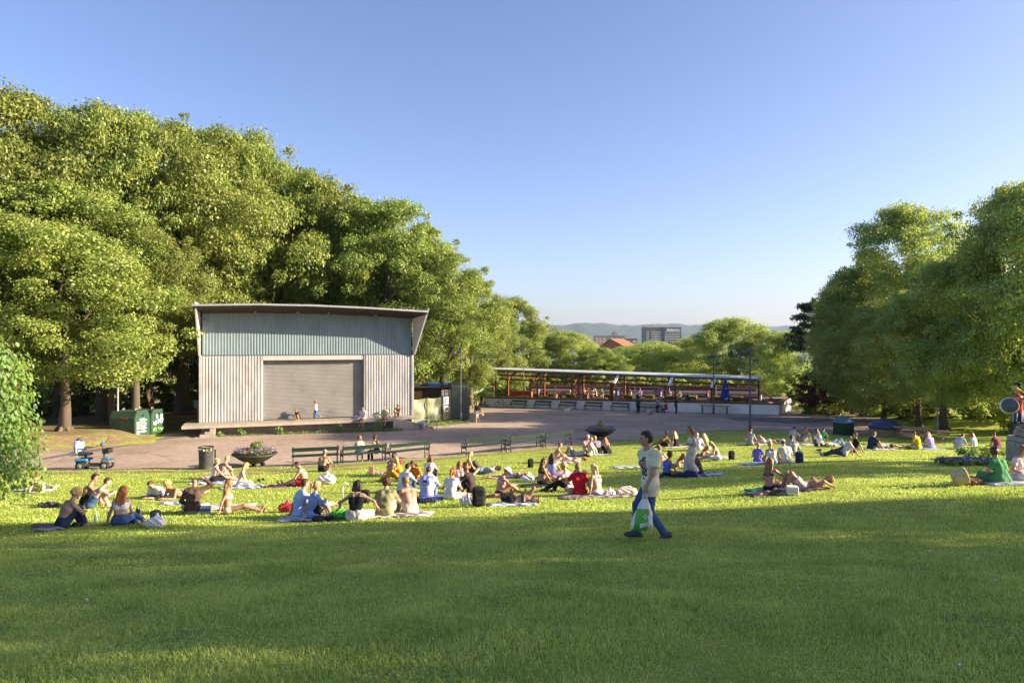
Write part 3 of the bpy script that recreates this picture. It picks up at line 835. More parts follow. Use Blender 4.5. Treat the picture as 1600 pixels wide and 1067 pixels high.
# roof with arched front, brown soffit, pale lip
mb = MB(); n = 40; V = []; F = []
for i in range(n + 1):
    x = -.30 + (SW + 1.0) * i / n; xs = min(max(x, 0), SW)
    zf, zb = rfront(x), soff(xs)
    V += [(x, -1.9, zf - .17), (x, .12, zb), (x, 8.4, zb - .35), (x, 8.4, zb - .05), (x, -1.98, zf)]
for i in range(n):
    a = i * 5; b = a + 5
    for k in range(5): F.append([a + k, b + k, b + (k + 1) % 5, a + (k + 1) % 5])
F.append([0, 1, 2, 3, 4]); F.append([n * 5 + k for k in (4, 3, 2, 1, 0)])
mb.add(V, F); rf = mb.build('roof', M('brown_soffit', (.055, .040, .033), .7, .2, 4), st)
mb = MB()
for i in range(int(n * 4)):
    x = -.25 + (SW + .9) * i / (n * 4); xs = min(max(x, 0), SW); a = (x, -1.86, rfront(x) - .19); b = (x, .0, soff(xs) - .015)
    mb.bar(a, b, .045, .03)
mb.build('soffit_boards', M('brown_soffit', (.075, .052, .043), .7, .2, 4), rf)
mb = MB(); V = []; F = []
for i in range(n + 1):
    x = -.34 + (SW + 1.08) * i / n; z = rfront(x)
    V += [(x, -2.03, z - .05), (x, -1.9, z - .05), (x, -1.9, z + .07), (x, -2.03, z + .07)]
for i in range(n):
    a = i * 4; b = a + 4
    for k in range(4): F.append([a + k, b + k, b + (k + 1) % 4, a + (k + 1) % 4])
mb.add(V, F); mb.build('roof_edge', GALV, rf)
for sx, out in ((0, -.12), (SW, .72)):
    s = 1 if sx else -1; t = .10 * s; zt = rfront(sx) + .22
    def P3(y, z, off): return (sx + off + out * max(0, -y) / 2.08, y, z)
    V = []
    for off in (0, t): V += [P3(.0, ZF - .02, off), P3(-.22, ZF - .02, off), P3(-2.08, zt, off), P3(.0, zt - .1, off)]
    mb = MB(); mb.add(V, [[0, 1, 2, 3], [7, 6, 5, 4], [0, 4, 5, 1], [1, 5, 6, 2], [2, 6, 7, 3], [3, 7, 4, 0]])
    mb.build('wing', M('wing_steel', (.52, .50, .48), .6, .08, 2), st)
# shutter
mb = MB(); V = []; F = []; zz = ZP + .02; prof = []
while zz < ZF - .42:
    prof += [(zz, .36), (zz + .02, .335), (zz + .075, .335), (zz + .09, .36)]; zz += .095
prof.append((zz, .36))
for z, y in prof: V += [(3.95, y, z), (10.99, y, z)]
for i in range(len(prof) - 1): F.append([2 * i, 2 * i + 1, 2 * i + 3, 2 * i + 2])
def shutter_mat():
    m, nt, N, L, P = _nodes('shutter_steel')
    v = objco(nt); n1 = noise(nt, .9, 5, .6, v); n2 = noise(nt, 6, 5, .7, v)
    a = N.new('ShaderNodeMath'); a.operation = 'MULTIPLY_ADD'; L.new(n2, a.inputs[0]); a.inputs[1].default_value = .4; L.new(n1, a.inputs[2])
    L.new(ramp(nt, a.outputs[0], [(.42, (.12, .115, .11)), (.60, (.23, .225, .215)), (.85, (.27, .262, .25))]), P.inputs['Base Color'])
    P.inputs['Roughness'].default_value = .55; P.inputs['Metallic'].default_value = .2
    return m
mb.add(V, F); mb.build('shutter', shutter_mat(), st, fix=False)
mb = MB(); mb.box((3.95, -.03, ZF - .38), (10.7, .34, ZF - .06), bev=.02); mb.box((10.7, .05, ZF - .36), (10.99, .34, ZF - .08)); mb.build('shutter_box', M('grey_steel', (.40, .39, .38), .5, .1, 2), st)
for x in (3.95, 10.99):
    mb = MB(); mb.box((x - .05, .005, ZP), (x + .05, .40, ZF - .06)); mb.build('jamb', M('grey_steel', (.40, .39, .38), .5, .1, 2), st)
# platform, ramp, steps
mb = MB(); mb.box((-1.0, -1.75, ZP - .2), (12.75, .0, ZP), bev=.015); mb.box((12.75, -.8, ZP - .2), (15.0, .0, ZP))
mb.box((-.95, -.01, ZP - .2), (.3, 2.0, ZP - .004)); mb.box((.2, -.72, -.3), (12.75, -.5, ZP - .2)); mb.box((.2, -1.3, -.3), (.75, -.72, ZP - .2))
mb.prism([(12.75, ZP), (15.7, .05), (15.7, -.3), (12.75, -.3)], -1.75, -.8)
plat = mb.build('platform', CONC, st)
mb = MB(); mb.box((-1.0, -1.765, ZP - .19), (12.74, -1.752, ZP - .012)); mb.build('platform_edge', M('edge_concrete', (.36, .31, .26), .9, .15, 3), plat)
mb = MB()
for k in range(4): mb.box((.45 - k * .3 + .3, -2.7, -.3), (.75 - k * .3 + .3, -1.77, ZP - .16 * (k + 1)))
mb.build('steps', CONC, st)
for x in (3.4, 6.2, 8.3, 11.6):
    mb = MB(); mb.box((x, -.6, soff(x) - .02), (x + .18, -.42, soff(x) + .10), bev=.02); mb.build('spotlight_housing', WHITE, st)
def stage_pt(x, y, z=ZP): return st.matrix_basis @ Vector((x, y, z))

# weeds along the foot of the platform
rng = np.random.default_rng(8)
def leafy(name, pts, rad, n, mat, leaf, label, cat, group=None, kind=None, flat=.8):
    V, F = blob_leaves(np.array(pts, float), np.array(rad, float), n, rng, leaf, flat)
    o = link(name, mesh_np(name, V, F, [mat])); tag(o, label, cat, group, kind); return o
pts = [tuple(stage_pt(x, -1.75 - .35 * rng.random(), .02)) for x in np.arange(.8, 13.4, .22)]
leafy('weeds', pts, [.10 + .1 * rng.random() for _ in pts], 1800, LEAF_W, .10, None, None, kind='stuff')
for x, h in ((5.0, .34), (9.05, .38), (11.6, .42), (2.6, .3), (1.3, .22)):
    c = stage_pt(x, -2.0, h * .55)
    leafy('weed_plant', [tuple(c + Vector((rng.uniform(-.2, .2), rng.uniform(-.15, .15), rng.uniform(-.1, h * .6)))) for _ in range(7)], [.16] * 7, 170, LEAF_W, .13, 'leafy weed growing at the foot of the stage platform', 'plant', 'weeds at the stage')

# ------------------------------------------------------------------ fence, container and kiosk right of the stage
def pl(px, py, lift=0):      # point of the plaza plane seen at a pixel
    d = 4.4 / ((py - HY) / FPX - .04); x = (px - 800) / FPX * d
    return Vector((x, d, float(plaza_z(x, d)) + lift))
patch('verge', [(618, 672), (655, 668), (742, 660), (735, 656), (700, 655), (640, 656), (600, 664)], M('verge_grass', (.12, .14, .035), .95, .5, 1.5, .6), .02)
vp = []; 
for i in range(150):
    px = rng.uniform(645, 735); py = rng.uniform(657, 666) if px < 700 else rng.uniform(656, 662); vp.append(tuple(pl(px, py)))
leafy('verge_weeds', vp, [.15] * len(vp), 2600, LEAF_W, .12, None, None, kind='stuff', flat=.5)
vp = [tuple(pl(rng.uniform(655, 690), rng.uniform(656.5, 658.5)) + Vector((0, 0, .2))) for i in range(26)]
leafy('nettle_bush', vp, [.3] * 26, 900, LEAF_W, .16, 'clump of green nettles in front of the tarpaulin fence', 'plant')
a, b, c_ = spot(641, 57), spot(690, 59.5), spot(717, 62)
a.z = b.z = c_.z = float(plaza_z(0, 59))
tf = empty('tarpaulin_fence', a, math.atan2((b - a).y, (b - a).x), 'site fence covered with sagging olive green tarpaulin beside the stage', 'fence')
Lf = (b - a).length; V = []; F = []; nx, nz = 40, 16
for i in range(nx + 1):
    for k in range(nz + 1):
        u, v = i / nx, k / nz
        y = .05 * math.sin(u * 13 + 4 * v) + .06 * math.sin(7 * v + 5 * u) * (1 - abs(2 * v - 1)) + .03 * math.sin(31 * u - 9 * v)
        V.append((u * Lf, y, .12 + v * (1.95 - .10 * abs(math.sin(u * 6.28)) )))
for i in range(nx):
    for k in range(nz): F.append([i * (nz + 1) + k, (i + 1) * (nz + 1) + k, (i + 1) * (nz + 1) + k + 1, i * (nz + 1) + k + 1])
mb = MB(); mb.add(V, F, 0, True); mb.build('tarpaulin', M('olive_tarpaulin', (.17, .19, .11), .5, .12, 2, .2), tf)
for u in (0, .5, 1):
    mb = MB(); mb.tube([(u * Lf, -.09, 0), (u * Lf, -.09, 2.15)], .04, 8); mb.build('post', IRON, tf)
mf = empty('mesh_fence', b, math.atan2((c_ - b).y, (c_ - b).x), 'wire mesh site fence hung with white posters', 'fence')
Lf = (c_ - b).length; mb = MB()
for i in range(15): mb.bar((Lf * i / 14 + .06, 0, .1), (Lf * i / 14 + .06, 0, 2.6), .03, .03)
for k in range(9): mb.bar((.06, .02, .1 + k * .31), (Lf, .02, .1 + k * .31), .025, .025)
mb.build('wire_mesh', GALV, mf)
WHP = M('white_paper', (.75, .74, .72), .9, .06, 3)
for lo_, hi_ in (((.25, -.06, 1.35), (1.05, -.045, 2.0)), ((.3, -.06, .75), (1.1, -.045, 1.25))):
    mb = MB(); mb.box(lo_, hi_); mb.build('poster', WHP, mf)
mb = MB()
for z in (1.8, 1.62, 1.48): mb.box((.35, -.066, z - .04), (.9, -.062, z + .03))
mb.box((.5, -.066, .85), (.95, -.062, 1.1)); mb.build('poster_print', M('print_ink', (.12, .12, .13), .9, .5, 9), mf)
mb = MB()
for k in range(7): mb.bar((.15 + k * .19, -.05, .15), (.28 + k * .19, -.05, .75 + .15 * (k % 3)), .05, .02)
mb.build('torn_banner', M('yellow_paper', (.55, .48, .22), .9, .2, 5), mf)
k0 = spot(722, 60.5); k0.z = float(plaza_z(0, 60))
ct = empty('steel_container', k0, R(8), 'dark green grey steel container standing behind the lamp post', 'container')
mb = MB(); mb.box((-.9, 0, .05), (.62, 5.5, 2.95), bev=.03); mb.build('body', M('container_paint', (.055, .075, .065), .5, .15, 3), ct)
mb = MB()
for i in range(20): mb.box((.62, .1 + i * .27, .15), (.66, .24 + i * .27, 2.85))
for i in range(6): mb.box((-.82 + i * .24, -.035, .15), (-.70 + i * .24, 0, 2.85))
mb.build('ribs', M('container_paint', (.055, .075, .065), .5, .15, 3), ct)
kk = spot(668, 66); kk.z = float(plaza_z(0, 66))
ki = empty('kiosk_hut', kk, R(12), 'low brown kiosk hut with blue cover on its roof behind the tarpaulin fence', 'hut')
mb = MB(); mb.box((-1.9, 0, 0), (2.6, 2.6, 2.7), bev=.02); mb.build('walls', M('dark_boards', (.07, .05, .04), .8, .2, 5), ki)
mb = MB(); mb.box((-2.1, -.4, 2.7), (2.9, 3, 2.85), bev=.02); mb.build('roof', M('roof_felt', (.25, .22, .21), .9, .1, 3), ki)
mb = MB(); mb.box((-.1, -.45, 2.86), (2.6, 2.4, 3.08), bev=.08); mb.build('blue_cover', M('blue_tarp', (.05, .16, .48), .4, .1, 3, .3), ki)
mb = MB(); mb.box((-1.3, -.02, 1.3), (-.5, 0, 2.4), bev=.005); mb.build('hatch', M('orange_wood', (.42, .2, .06), .6, .15, 5), ki)

# ------------------------------------------------------------------ lamp posts
def lamp(px, dist, top, kind, label, rad=.06):
    p = spot(px, dist)
    if kind != 'wood': p.z = float(plaza_z(p.x, dist)) if p.y > bound(p.x) and p.x < right_edge(dist) else p.z
    h = CZ - (top - HY) / FPX * dist - p.z
    t = empty('lamp_post', p, 0, label, 'lamp post', 'lamp posts around the plaza')
    mb = MB(); mb.tube([(0, 0, -.1), (0, 0, .7), (0, 0, .72), (0, 0, h)], [rad * 1.5, rad * 1.5, rad, rad * .75], 10); mb.build('pole', M('post_paint', (.10, .10, .105) if kind != 'wood' else (.3, .29, .28), .6, .15, 4), t)
    if kind == 'flood':
        for (dx, dz, ro) in ((-.42, -.15, .4), (.38, -.75, -.4), (-.1, .0, 0)):
            mb = MB(); mb.bar((0, 0, h + dz - .05), (dx * .7, -.1, h + dz), .05, .05); mb.box((dx - .2, -.30, h + dz - .12), (dx + .2, .0, h + dz + .1), rot=ro, bev=.03); mb.build('floodlight', M('post_paint', (.10, .10, .105), .6, .15, 4), t)
    else:
        mb = MB(); mb.lathe([(.02, -.25), (.13, -.22), (.16, 0), (.24, .03), (.22, .1), (.04, .2), (.0, .22)], 12, c=(0, 0, h)); mb.build('lantern', M('lantern_glass', (.5, .5, .5), .3, .1), t)
    return t
lamp(720, 59.8, 548, 'flood', 'lamp post on the verge by the mesh fence')
lamp(818, 81.2, 546, 'flood', 'lamp post in front of the left end of the beer garden')
lamp(1115, 69, 556, 'flood', 'lamp post in front of the right half of the beer garden wall', .07)
lamp(1172, 50.6, 546, 'flood', 'tall dark lamp post at the edge of the lawn, nearest of all', .07)
lamp(1238, 92, 553, 'lantern', 'lamp post beside the path at the far right of the plaza')
lamp(1465, 49, 596, 'wood', 'pale grey lamp post among the trees behind the picnic tables', .055)
lamp(184, 45.5, 560, 'wood', 'slim grey post behind the green containers', .06)

# ------------------------------------------------------------------ beer garden
A, B = Vector((-2.3, 83, 0)), Vector((25.8, 68, 0))
ang = math.atan2(B.y - A.y, B.x - A.x); GL = (B - A).length
g0 = Vector((A.x, A.y, float(plaza_z(0, 83))))
bg_ = empty('beer_garden', g0, ang, 'open beer garden with white terrace walls and red-brown pergola', 'beer garden')
def gz(s): return s * .0188
def gpt(s, y, z): return bg_.matrix_basis @ Vector((s, y, z + gz(s)))
def slopebox(mb, s0, s1, y0, y1, z0, z1, mi=0):
    V = []
    for s in (s0, s1):
        for y, z in ((y0, z0), (y1, z0), (y1, z1), (y0, z1)): V.append((s, y, z + gz(s)))
    mb.add(V, [[0, 1, 2, 3], [7, 6, 5, 4], [0, 4, 5, 1], [1, 5, 6, 2], [2, 6, 7, 3], [3, 7, 4, 0]], mi)
mb = MB(); slopebox(mb, -1.1, GL, 0, .3, -.5, .98); slopebox(mb, GL - .3, GL, .302, 9.5, -.5, .97)
mb.build('terrace_wall', PLAST, bg_)
for y, z0, z1, s1 in ((3.2, .3, .98, GL - 1.5), (6.4, .6, 1.42, GL - 2.6), (9.5, .8, 2.0, GL - 3.4)):
    mb = MB(); slopebox(mb, .2, s1, y, y + .25, z0 - .3, z1); mb.build('terrace_wall', PLAST, bg_)
mb = MB(); slopebox(mb, -1.15, GL + .05, -.06, .36, .982, 1.10); slopebox(mb, GL - .36, GL + .06, .362, 9.4, .974, 1.09)
for y, z1, s1 in ((3.2, .98, GL - 1.5), (6.4, 1.42, GL - 2.6), (9.5, 2.0, GL - 3.4)): slopebox(mb, .15, s1, y - .06, y + .31, z1 + .002, z1 + .11)
mb.build('coping', REDW, bg_)
mb = MB()
for y0, y1, z in ((.3, 3.2, .42), (3.45, 6.4, .75), (6.65, 9.5, 1.1)): slopebox(mb, .2, GL - .3, y0, y1, z - .5, z)
mb.build('terrace_floor', M('terrace_paving', (.20, .17, .15), .9, .2, 2), bg_)
# roof: absolute heights fall gently to the right
def rz(s): return 4.36 - .012 * s
mb = MB(); V = []
for s in (-2.2, 29.6):
    for y, z in ((1.6, -.30), (4.2, -.08), (4.2, .10), (1.55, 0)): V.append((s, y, rz(s) + z))
mb.add(V, [[0, 1, 2, 3], [7, 6, 5, 4], [0, 4, 5, 1], [1, 5, 6, 2], [3, 7, 4, 0]]); rg = mb.build('roof', M('roof_underside', (.10, .10, .105), .7, .1), bg_)
mb = MB(); mb.add([(-2.25, 1.5, rz(-.8) + .004), (29.65, 1.5, rz(29.8) + .004), (29.65, 4.25, rz(29.8) + .11), (-2.25, 4.25, rz(-.8) + .11), (-2.25, 1.5, rz(-.8) - .10), (29.65, 1.5, rz(29.8) - .10)], [[0, 1, 2, 3], [4, 5, 1, 0]])
mb.build('roof_sheet', M('zinc_sheet', (.48, .49, .50), .5, .12, 1, 0, .2), rg)
def bz(s): return 3.28 - .013 * s
posts = (0.1, 4.7, 5.6, 9.9, 10.7, 14.6, 16.4, 20.5, 21.6, 25.3)
for s in posts:
    w_ = .17 if s != 14.6 else .42
    mb = MB(); mb.box((s - w_ / 2, .5, gz(s) + .3), (s + w_ / 2, .5 + .17, bz(s) - .1), bev=.01); mb.build('post', REDW, bg_)
for s in (.1, 5, 10, 15, 20, 25, 29.4):
    mb = MB(); mb.box((s - .09, 3.6, gz(s) + .3), (s + .09, 3.78, rz(s) + .03), bev=.01); mb.build('post', REDW, bg_)
mb = MB(); mb.bar((-.9, .58, bz(0)), (25.6, .58, bz(25.6)), .16, .2); mb.bar((-.4, 1.4, bz(0) + .42), (29.5, 1.4, bz(29.5) + .42), .12, .18); mb.bar((25.6, 3.68, bz(29) + .3), (29.6, 3.68, bz(29.6) + .3), .14, .2)
mb.build('beam', REDW, bg_)
for s in (-.6, 2.0, 5.2, 10.4, 15, 21, 25.4):
    mb = MB(); mb.bar((s, .2, bz(s) + .02), (s, 2.2, rz(s) - .28), .16, .26); mb.build('rafter', REDW, bg_)
for s in (15, 21, 25.4):
    mb = MB(); mb.bar((s + .02, .12, bz(s) + .1), (s + .02, 1.5, rz(s) - .25), .3, .1); mb.build('rolled_awning', M('white_canvas', (.7, .7, .7), .8, .05), bg_)
mb = MB(); mb.bar((GL - 3.3, 9.6, 2.1 + gz(GL)), (GL - .3, .4, 1.1 + gz(GL)), .12, .14); mb.bar((GL - 1.4, 3.4, 1.2 + gz(GL)), (GL - .2, .8, 1.0 + gz(GL)), .1, .12); mb.build('ramp_rail', REDW, bg_)
for y, z1, s1 in ((3.0, .98, GL - 1.6), (6.2, 1.42, GL - 2.8), (9.35, 2.0, GL - 3.6)):
    mb = MB(); slopebox(mb, .3, s1, y - .12, y - .07, z1 - .36, z1 - .10); mb.build('wall_board', REDW, bg_)
for s in np.arange(1.5, GL - 3, 2.35):
    p_ = gpt(s, 3.35, 1.1); t = empty('flower_box', p_, ang, 'red-brown flower box on the middle terrace wall of the beer garden', 'flower box', 'flower boxes on the terrace wall')
    mb = MB(); mb.box((-.5, -.14, 0), (.5, .14, .24), bev=.01); mb.build('box', REDW, t)
    V, F = blob_leaves(np.stack([np.linspace(-.45, .45, 7), np.zeros(7), np.full(7, .3)], 1), np.full(7, .15), 150, rng, .12); link('plants', mesh_np('box_plants', V, F, [LEAF_W]), t)
# planting along the front coping
vp = [tuple(gpt(s, .52, 1.08)) for s in np.arange(.6, GL - 1, .35)]
leafy('coping_plants', vp, [.10 + .09 * rng.random() for _ in vp], 2600, LEAF_W, .14, None, None, kind='stuff')
# tables inside
def garden_table(s, y, z, wd, label):
    p = gpt(s, y, z); t = empty('beer_table', p, ang, label, 'table', 'beer garden tables')
    mb = MB(); mb.box((-wd / 2, -.38, .70), (wd / 2, .38, .76), bev=.01); mb.build('table_top', REDW, t)
    for sx in (-1, 1):
        mb = MB(); mb.bar((sx * wd * .38, -.3, 0), (sx * wd * .38, .3, .70), .07, .07); mb.bar((sx * wd * .38, .3, 0), (sx * wd * .38, -.3, .70), .065, .065); mb.build('trestle', REDW, t)
    for sy in (-1, 1):
        mb = MB(); mb.box((-wd / 2, sy * .7 - .14, .42), (wd / 2, sy * .7 + .14, .46)); mb.build('bench_board', REDW, t)
for s, y in ((3.2, 2.0), (7.4, 1.9), (12.6, 1.9), (18.4, 1.9), (23.4, 1.9)): garden_table(s, y, .42, 1.9, 'red-brown beer table on the front terrace behind the white wall')
for s, y in ((5.5, 5.0), (10.4, 5), (15, 5), (19.6, 5)): garden_table(s, y, .75, 1.9, 'red-brown beer table on the middle terrace')
for s in (8, 13, 18): garden_table(s, 8.1, 1.1, 1.9, 'red-brown beer table on the top terrace')
p = gpt(2.4, 2.9, .42); t = empty('serving_counter', p, ang, 'orange-brown wooden counter at the left end of the beer garden', 'counter')
mb = MB(); mb.box((-1.4, -.3, 0), (1.4, .3, 1.25), bev=.02); mb.build('body', M('orange_boards', (.30, .085, .03), .6, .2, 3), t); mb = MB(); mb.box((-1.5, -.38, 1.252), (1.5, .38, 1.31)); mb.build('counter_top', REDW, t)
for s in (26.0, 28.2):
    p = gpt(s, 1.6, .42); t = empty('wooden_booth', p, ang, 'red-brown wooden booth bench at the right end of the terrace', 'bench', 'booth benches at the right end')
    mb = MB(); mb.box((-.9, -.3, 0), (.9, .2, .45), bev=.01); mb.build('seat', REDW, t); mb = MB(); mb.box((-.9, .21, 0), (.9, .3, 1.05), bev=.01); mb.build('backrest', REDW, t)
# garland from the corner post to a pole
mb = MB(); q0 = gpt(-.6, .3, 2.9); q1 = spot(733, 80); q1.z = float(plaza_z(0, 80)) + 1.9
ps = [q0.lerp(q1, k / 12) - Vector((0, 0, .9 * (k / 12) * (1 - k / 12) * 2)) for k in range(13)]
mb.tube(ps, .05, 6)
for k in range(12):
    for r in range(2):
        e = ps[k].lerp(ps[k + 1], r / 2); mb.tube([e, e + Vector((.02, 0, -.12)), e + Vector((.05 * (r - .5), .05, -.3))], [.10, .09, .02], 5)
tag(mb.build('garland', M('garland_green', (.20, .30, .16), .8, .3, 4)), 'drooping green garland tied to the corner of the beer garden', 'garland')
# closed parasol
p = gpt(26.6, .9, .42)
t = empty('closed_parasol', p, 0, 'tall closed blue parasol with small white print in the beer garden', 'parasol')
NAVY = M('parasol_blue', (.025, .05, .30), .7, .15, 6, .2)
mb = MB(); mb.tube([(0, 0, 0), (0, 0, 3.1)], .03, 8); mb.build('pole', GALV, t)
V = []; F = []; nr = 14; na = 32
for i in range(nr + 1):
    z = .62 + 2.45 * i / nr; r = float(np.interp(i / nr, [0, .12, .5, .85, 1], [.30, .36, .30, .13, .01]))
    for k in range(na):
        an = 6.283 * k / na; rr = r * (1 + .22 * math.cos(8 * an + .6 * i)); V.append((rr * math.cos(an), rr * math.sin(an), z + .10 * math.cos(4 * an) * (1 - i / nr)))
for i in range(nr):
    for k in range(na): F.append([i * na + k, i * na + (k + 1) % na, (i + 1) * na + (k + 1) % na, (i + 1) * na + k])
mb = MB(); mb.add(V, F, 0, True); cn = mb.build('canopy', NAVY, t)
mb = MB()
for (x, z, s) in ((-.02, 2.05, .10), (.1, 1.1, .12), (.02, .95, .1), (-.12, 1.0, .08)): mb.box((x - s, -.46, z - .05), (x + s * .6, -.44, z + .06), rot=.2)
mb.build('white_print', M('white_ink', (.7, .7, .72), .8, .05), cn)
mb = MB(); mb.lathe([(.0, .0), (.28, .0), (.28, .12), (.06, .2), (.06, .4)], 16); mb.build('foot', PLAST, t)
for s, lab in ((7.6, 'left'), (17.0, 'right')):
    p = gpt(s, 1.2, .42); t = empty('folded_sunshade', p, 0, 'folded pale canvas sunshade standing on the front terrace, the %s one' % lab, 'parasol', 'folded pale sunshades')
    mb = MB(); mb.tube([(0, 0, 0), (0, 0, 2.9)], .025, 6); mb.build('pole', GALV, t)
    mb = MB(); mb.tube([(0, 0, .45), (0, 0, .9), (0, 0, 1.7), (0, 0, 2.1)], [.2, .17, .07, .03], 9); mb.build('canopy', M('pale_canvas', (.6, .56, .46), .8, .1), t)

# ------------------------------------------------------------------ benches
def make_bench(name='park_bench', arms=True):
    t = empty(name, (0, 0, 0))
    L = 2.0
    for sx in (-L / 2 + .06, L / 2 - .06):
        mb = MB()
        mb.tube([(sx, -.26, 0), (sx, -.24, .2), (sx, -.2, .42), (sx, -.27, .68), (sx, -.33, .88)], [.03, .022, .028, .024, .02], 6)
        mb.tube([(sx, .24, 0), (sx, .2, .14), (sx, .23, .3), (sx, .2, .42)], [.03, .02, .02, .025], 6)
        mb.tube([(sx, -.2, .41), (sx, .0, .38), (sx, .22, .40)], .022, 6)
        mb.tube([(sx, -.25, .16), (sx, 0, .22), (sx, .21, .16)], .016, 6)
        mb.tube([(sx, -.24, .62), (sx, -.02, .64), (sx, .18, .62), (sx, .23, .52), (sx, .2, .42)], [.018, .022, .024, .02, .018], 6)
        ring = [(sx, .06 * math.cos(k) , .52 + .07 * math.sin(k)) for k in np.linspace(0, 6.28, 9)]; mb.tube(ring, .011, 5)
        mb.ball((sx, -.335, .90), .035, 8)
        mb.build('end_frame', IRON, t)
    mb = MB(); mb.bar((-L / 2, -.305, .78), (L / 2, -.305, .78), .035, .17, up=(0, -.15, 1)); mb.build('backrest', DKGREEN, t)
    mb = MB(); mb.bar((-L / 2, -.225, .53), (L / 2, -.225, .53), .03, .05, up=(0, -.15, 1)); mb.build('back_slat', DKGREEN, t)
    mb = MB()
    for y in (-.15, -.04, .07, .18): mb.bar((-L / 2, y, .45), (L / 2, y, .45), .085, .035)
    mb.build('seat', DKGREEN, t)
    return t
bench0 = make_bench()
BP = [((452, 730), (527, 727), 'leftmost green park bench, a shirtless man sitting on the grass behind it'),
      ((529, 727), (600, 722.5), 'green park bench with two women sitting on it'),
      ((602, 722.5), (668, 717), 'empty green park bench at the right end of the left row'),
      ((722, 713), (789, 707.5), 'empty green park bench that starts the right-hand row'),
      ((791, 707.5), (845, 701), 'empty green park bench in the middle of the right-hand row'),
      ((847, 701), (890, 697), 'green park bench nearest to the far flower bowl')]
for i, (a, b, lab) in enumerate(BP):
    o = bench0 if i == 0 else copy_tree(bench0)
    p, q = pl(*a), pl(*b); o.location = (p + q) / 2 + Vector((0, .3, 0)); o.rotation_euler = (0, 0, math.atan2(q.y - p.y, q.x - p.x)); s = (q - p).length / 2.02; o.scale = (s, 1, 1)
    tag(o, lab, 'bench', 'green benches between lawn and plaza')
WB = [(2.6 + 3.05 * k) for k in range(6)]
for k, s in enumerate(WB):
    o = copy_tree(bench0); o.location = gpt(s + 1.2, -.75, 0); o.rotation_euler = (0, 0, ang + math.pi); o.scale = (1, 1, 1)
    tag(o, 'dark green bench standing against the white beer garden wall', 'bench', 'benches along the white wall')
for s, lab in ((19.4, 'long grey table in front of the white wall where the children play'), (26.0, 'pale wooden table standing alone against the right end of the white wall')):
    p = gpt(s, -.8, 0); t = empty('wall_table', p, ang, lab, 'table')
    mb = MB(); mb.box((-1.6, -.3, .78), (1.4, .3, .84), bev=.01); mb.build('table_top', TIMB if s > 20 else M('pale_boards', (.42, .40, .37), .7, .15, 4), t)
    for x in (-1.3, 1.1):
        mb = MB(); mb.bar((x, -.2, 0), (x, -.2, .78), .06, .06); mb.bar((x, .2, 0), (x, .2, .78), .06, .06); mb.bar((x, -.23, .4), (x, .23, .4), .05, .05); mb.build('leg_frame', IRON, t)

# ------------------------------------------------------------------ planters
def planter(px, py, label, seed):
    p = pl(px, py); t = empty('flower_bowl', p, 0, label, 'planter', 'wide flower bowls beside the plaza')
    mb = MB(); mb.lathe([(.0, .16), (.30, .17), (.62, .33), (.88, .52), (1.0, .58), (.98, .62), (.86, .57), (.3, .56), (0, .56)], 36); mb.build('bowl', M('bowl_metal', (.05, .045, .04), .55, .3, 5, .2), t)
    for k in range(4):
        a = k * 1.571 + .5; mb = MB(); mb.ball((.34 * math.cos(a), .34 * math.sin(a), .1), .11, 10, sc=(1, 1, 1.1)); mb.build('foot', M('bowl_metal', (.05, .045, .04), .55, .3, 5, .2), t)
    r = np.random.default_rng(seed); a = r.uniform(0, 6.28, 60); q = np.sqrt(r.uniform(0, 1, 60)) * .82
    C = np.stack([q * np.cos(a), q * np.sin(a), .62 + .1 * r.random(60) + .10 * (1 - q)], 1)
    V, F = blob_leaves(C, np.full(60, .11), 1500, r, .07); VV, FF, MI = [V], [F], [np.zeros(len(F), int)]
    C2 = np.stack([r.normal(0, .1, 12), r.normal(0, .1, 12), r.uniform(.75, 1.12, 12)], 1); V, F = blob_leaves(C2, np.full(12, .12), 260, r, .10); link('tall_plant', mesh_np('tall_leaves', V, F, [LEAF_W]), t)
    for nm, colr, cnt in (('violet_flowers', (.20, .10, .42), 150), ('red_flowers', (.25, .04, .08), 130), ('pale_flowers', (.55, .5, .5), 45)):
        a = r.uniform(0, 6.28, cnt); q = np.sqrt(r.uniform(.1, 1, cnt)) * .9; P_ = np.stack([q * np.cos(a), q * np.sin(a), .72 + .08 * r.random(cnt) + .1 * (1 - q)], 1)
        V, F = leaf_quads(P_, np.tile([0., -.3, .95], (cnt, 1)), r, .075, .9, .1); FF.append(F + sum(len(q_) for q_ in VV)); VV.append(V); MI.append(np.full(len(F), len(VV) - 1))
    link('planting', mesh_np('planter_leaves', np.concatenate(VV), np.concatenate(FF), [LEAF_W] + [M(nm, c_, .7, .2, 20) for nm, c_ in (('violet_flowers', (.20, .10, .42)), ('red_flowers', (.25, .04, .08)), ('pale_flowers', (.55, .5, .5)))], False, np.concatenate(MI)), t)
planter(398, 729, 'wide dark flower bowl with violet flowers between litter bin and benches', 4)
planter(938, 686, 'wide dark flower bowl at the far right end of the bench row, in shade', 9)

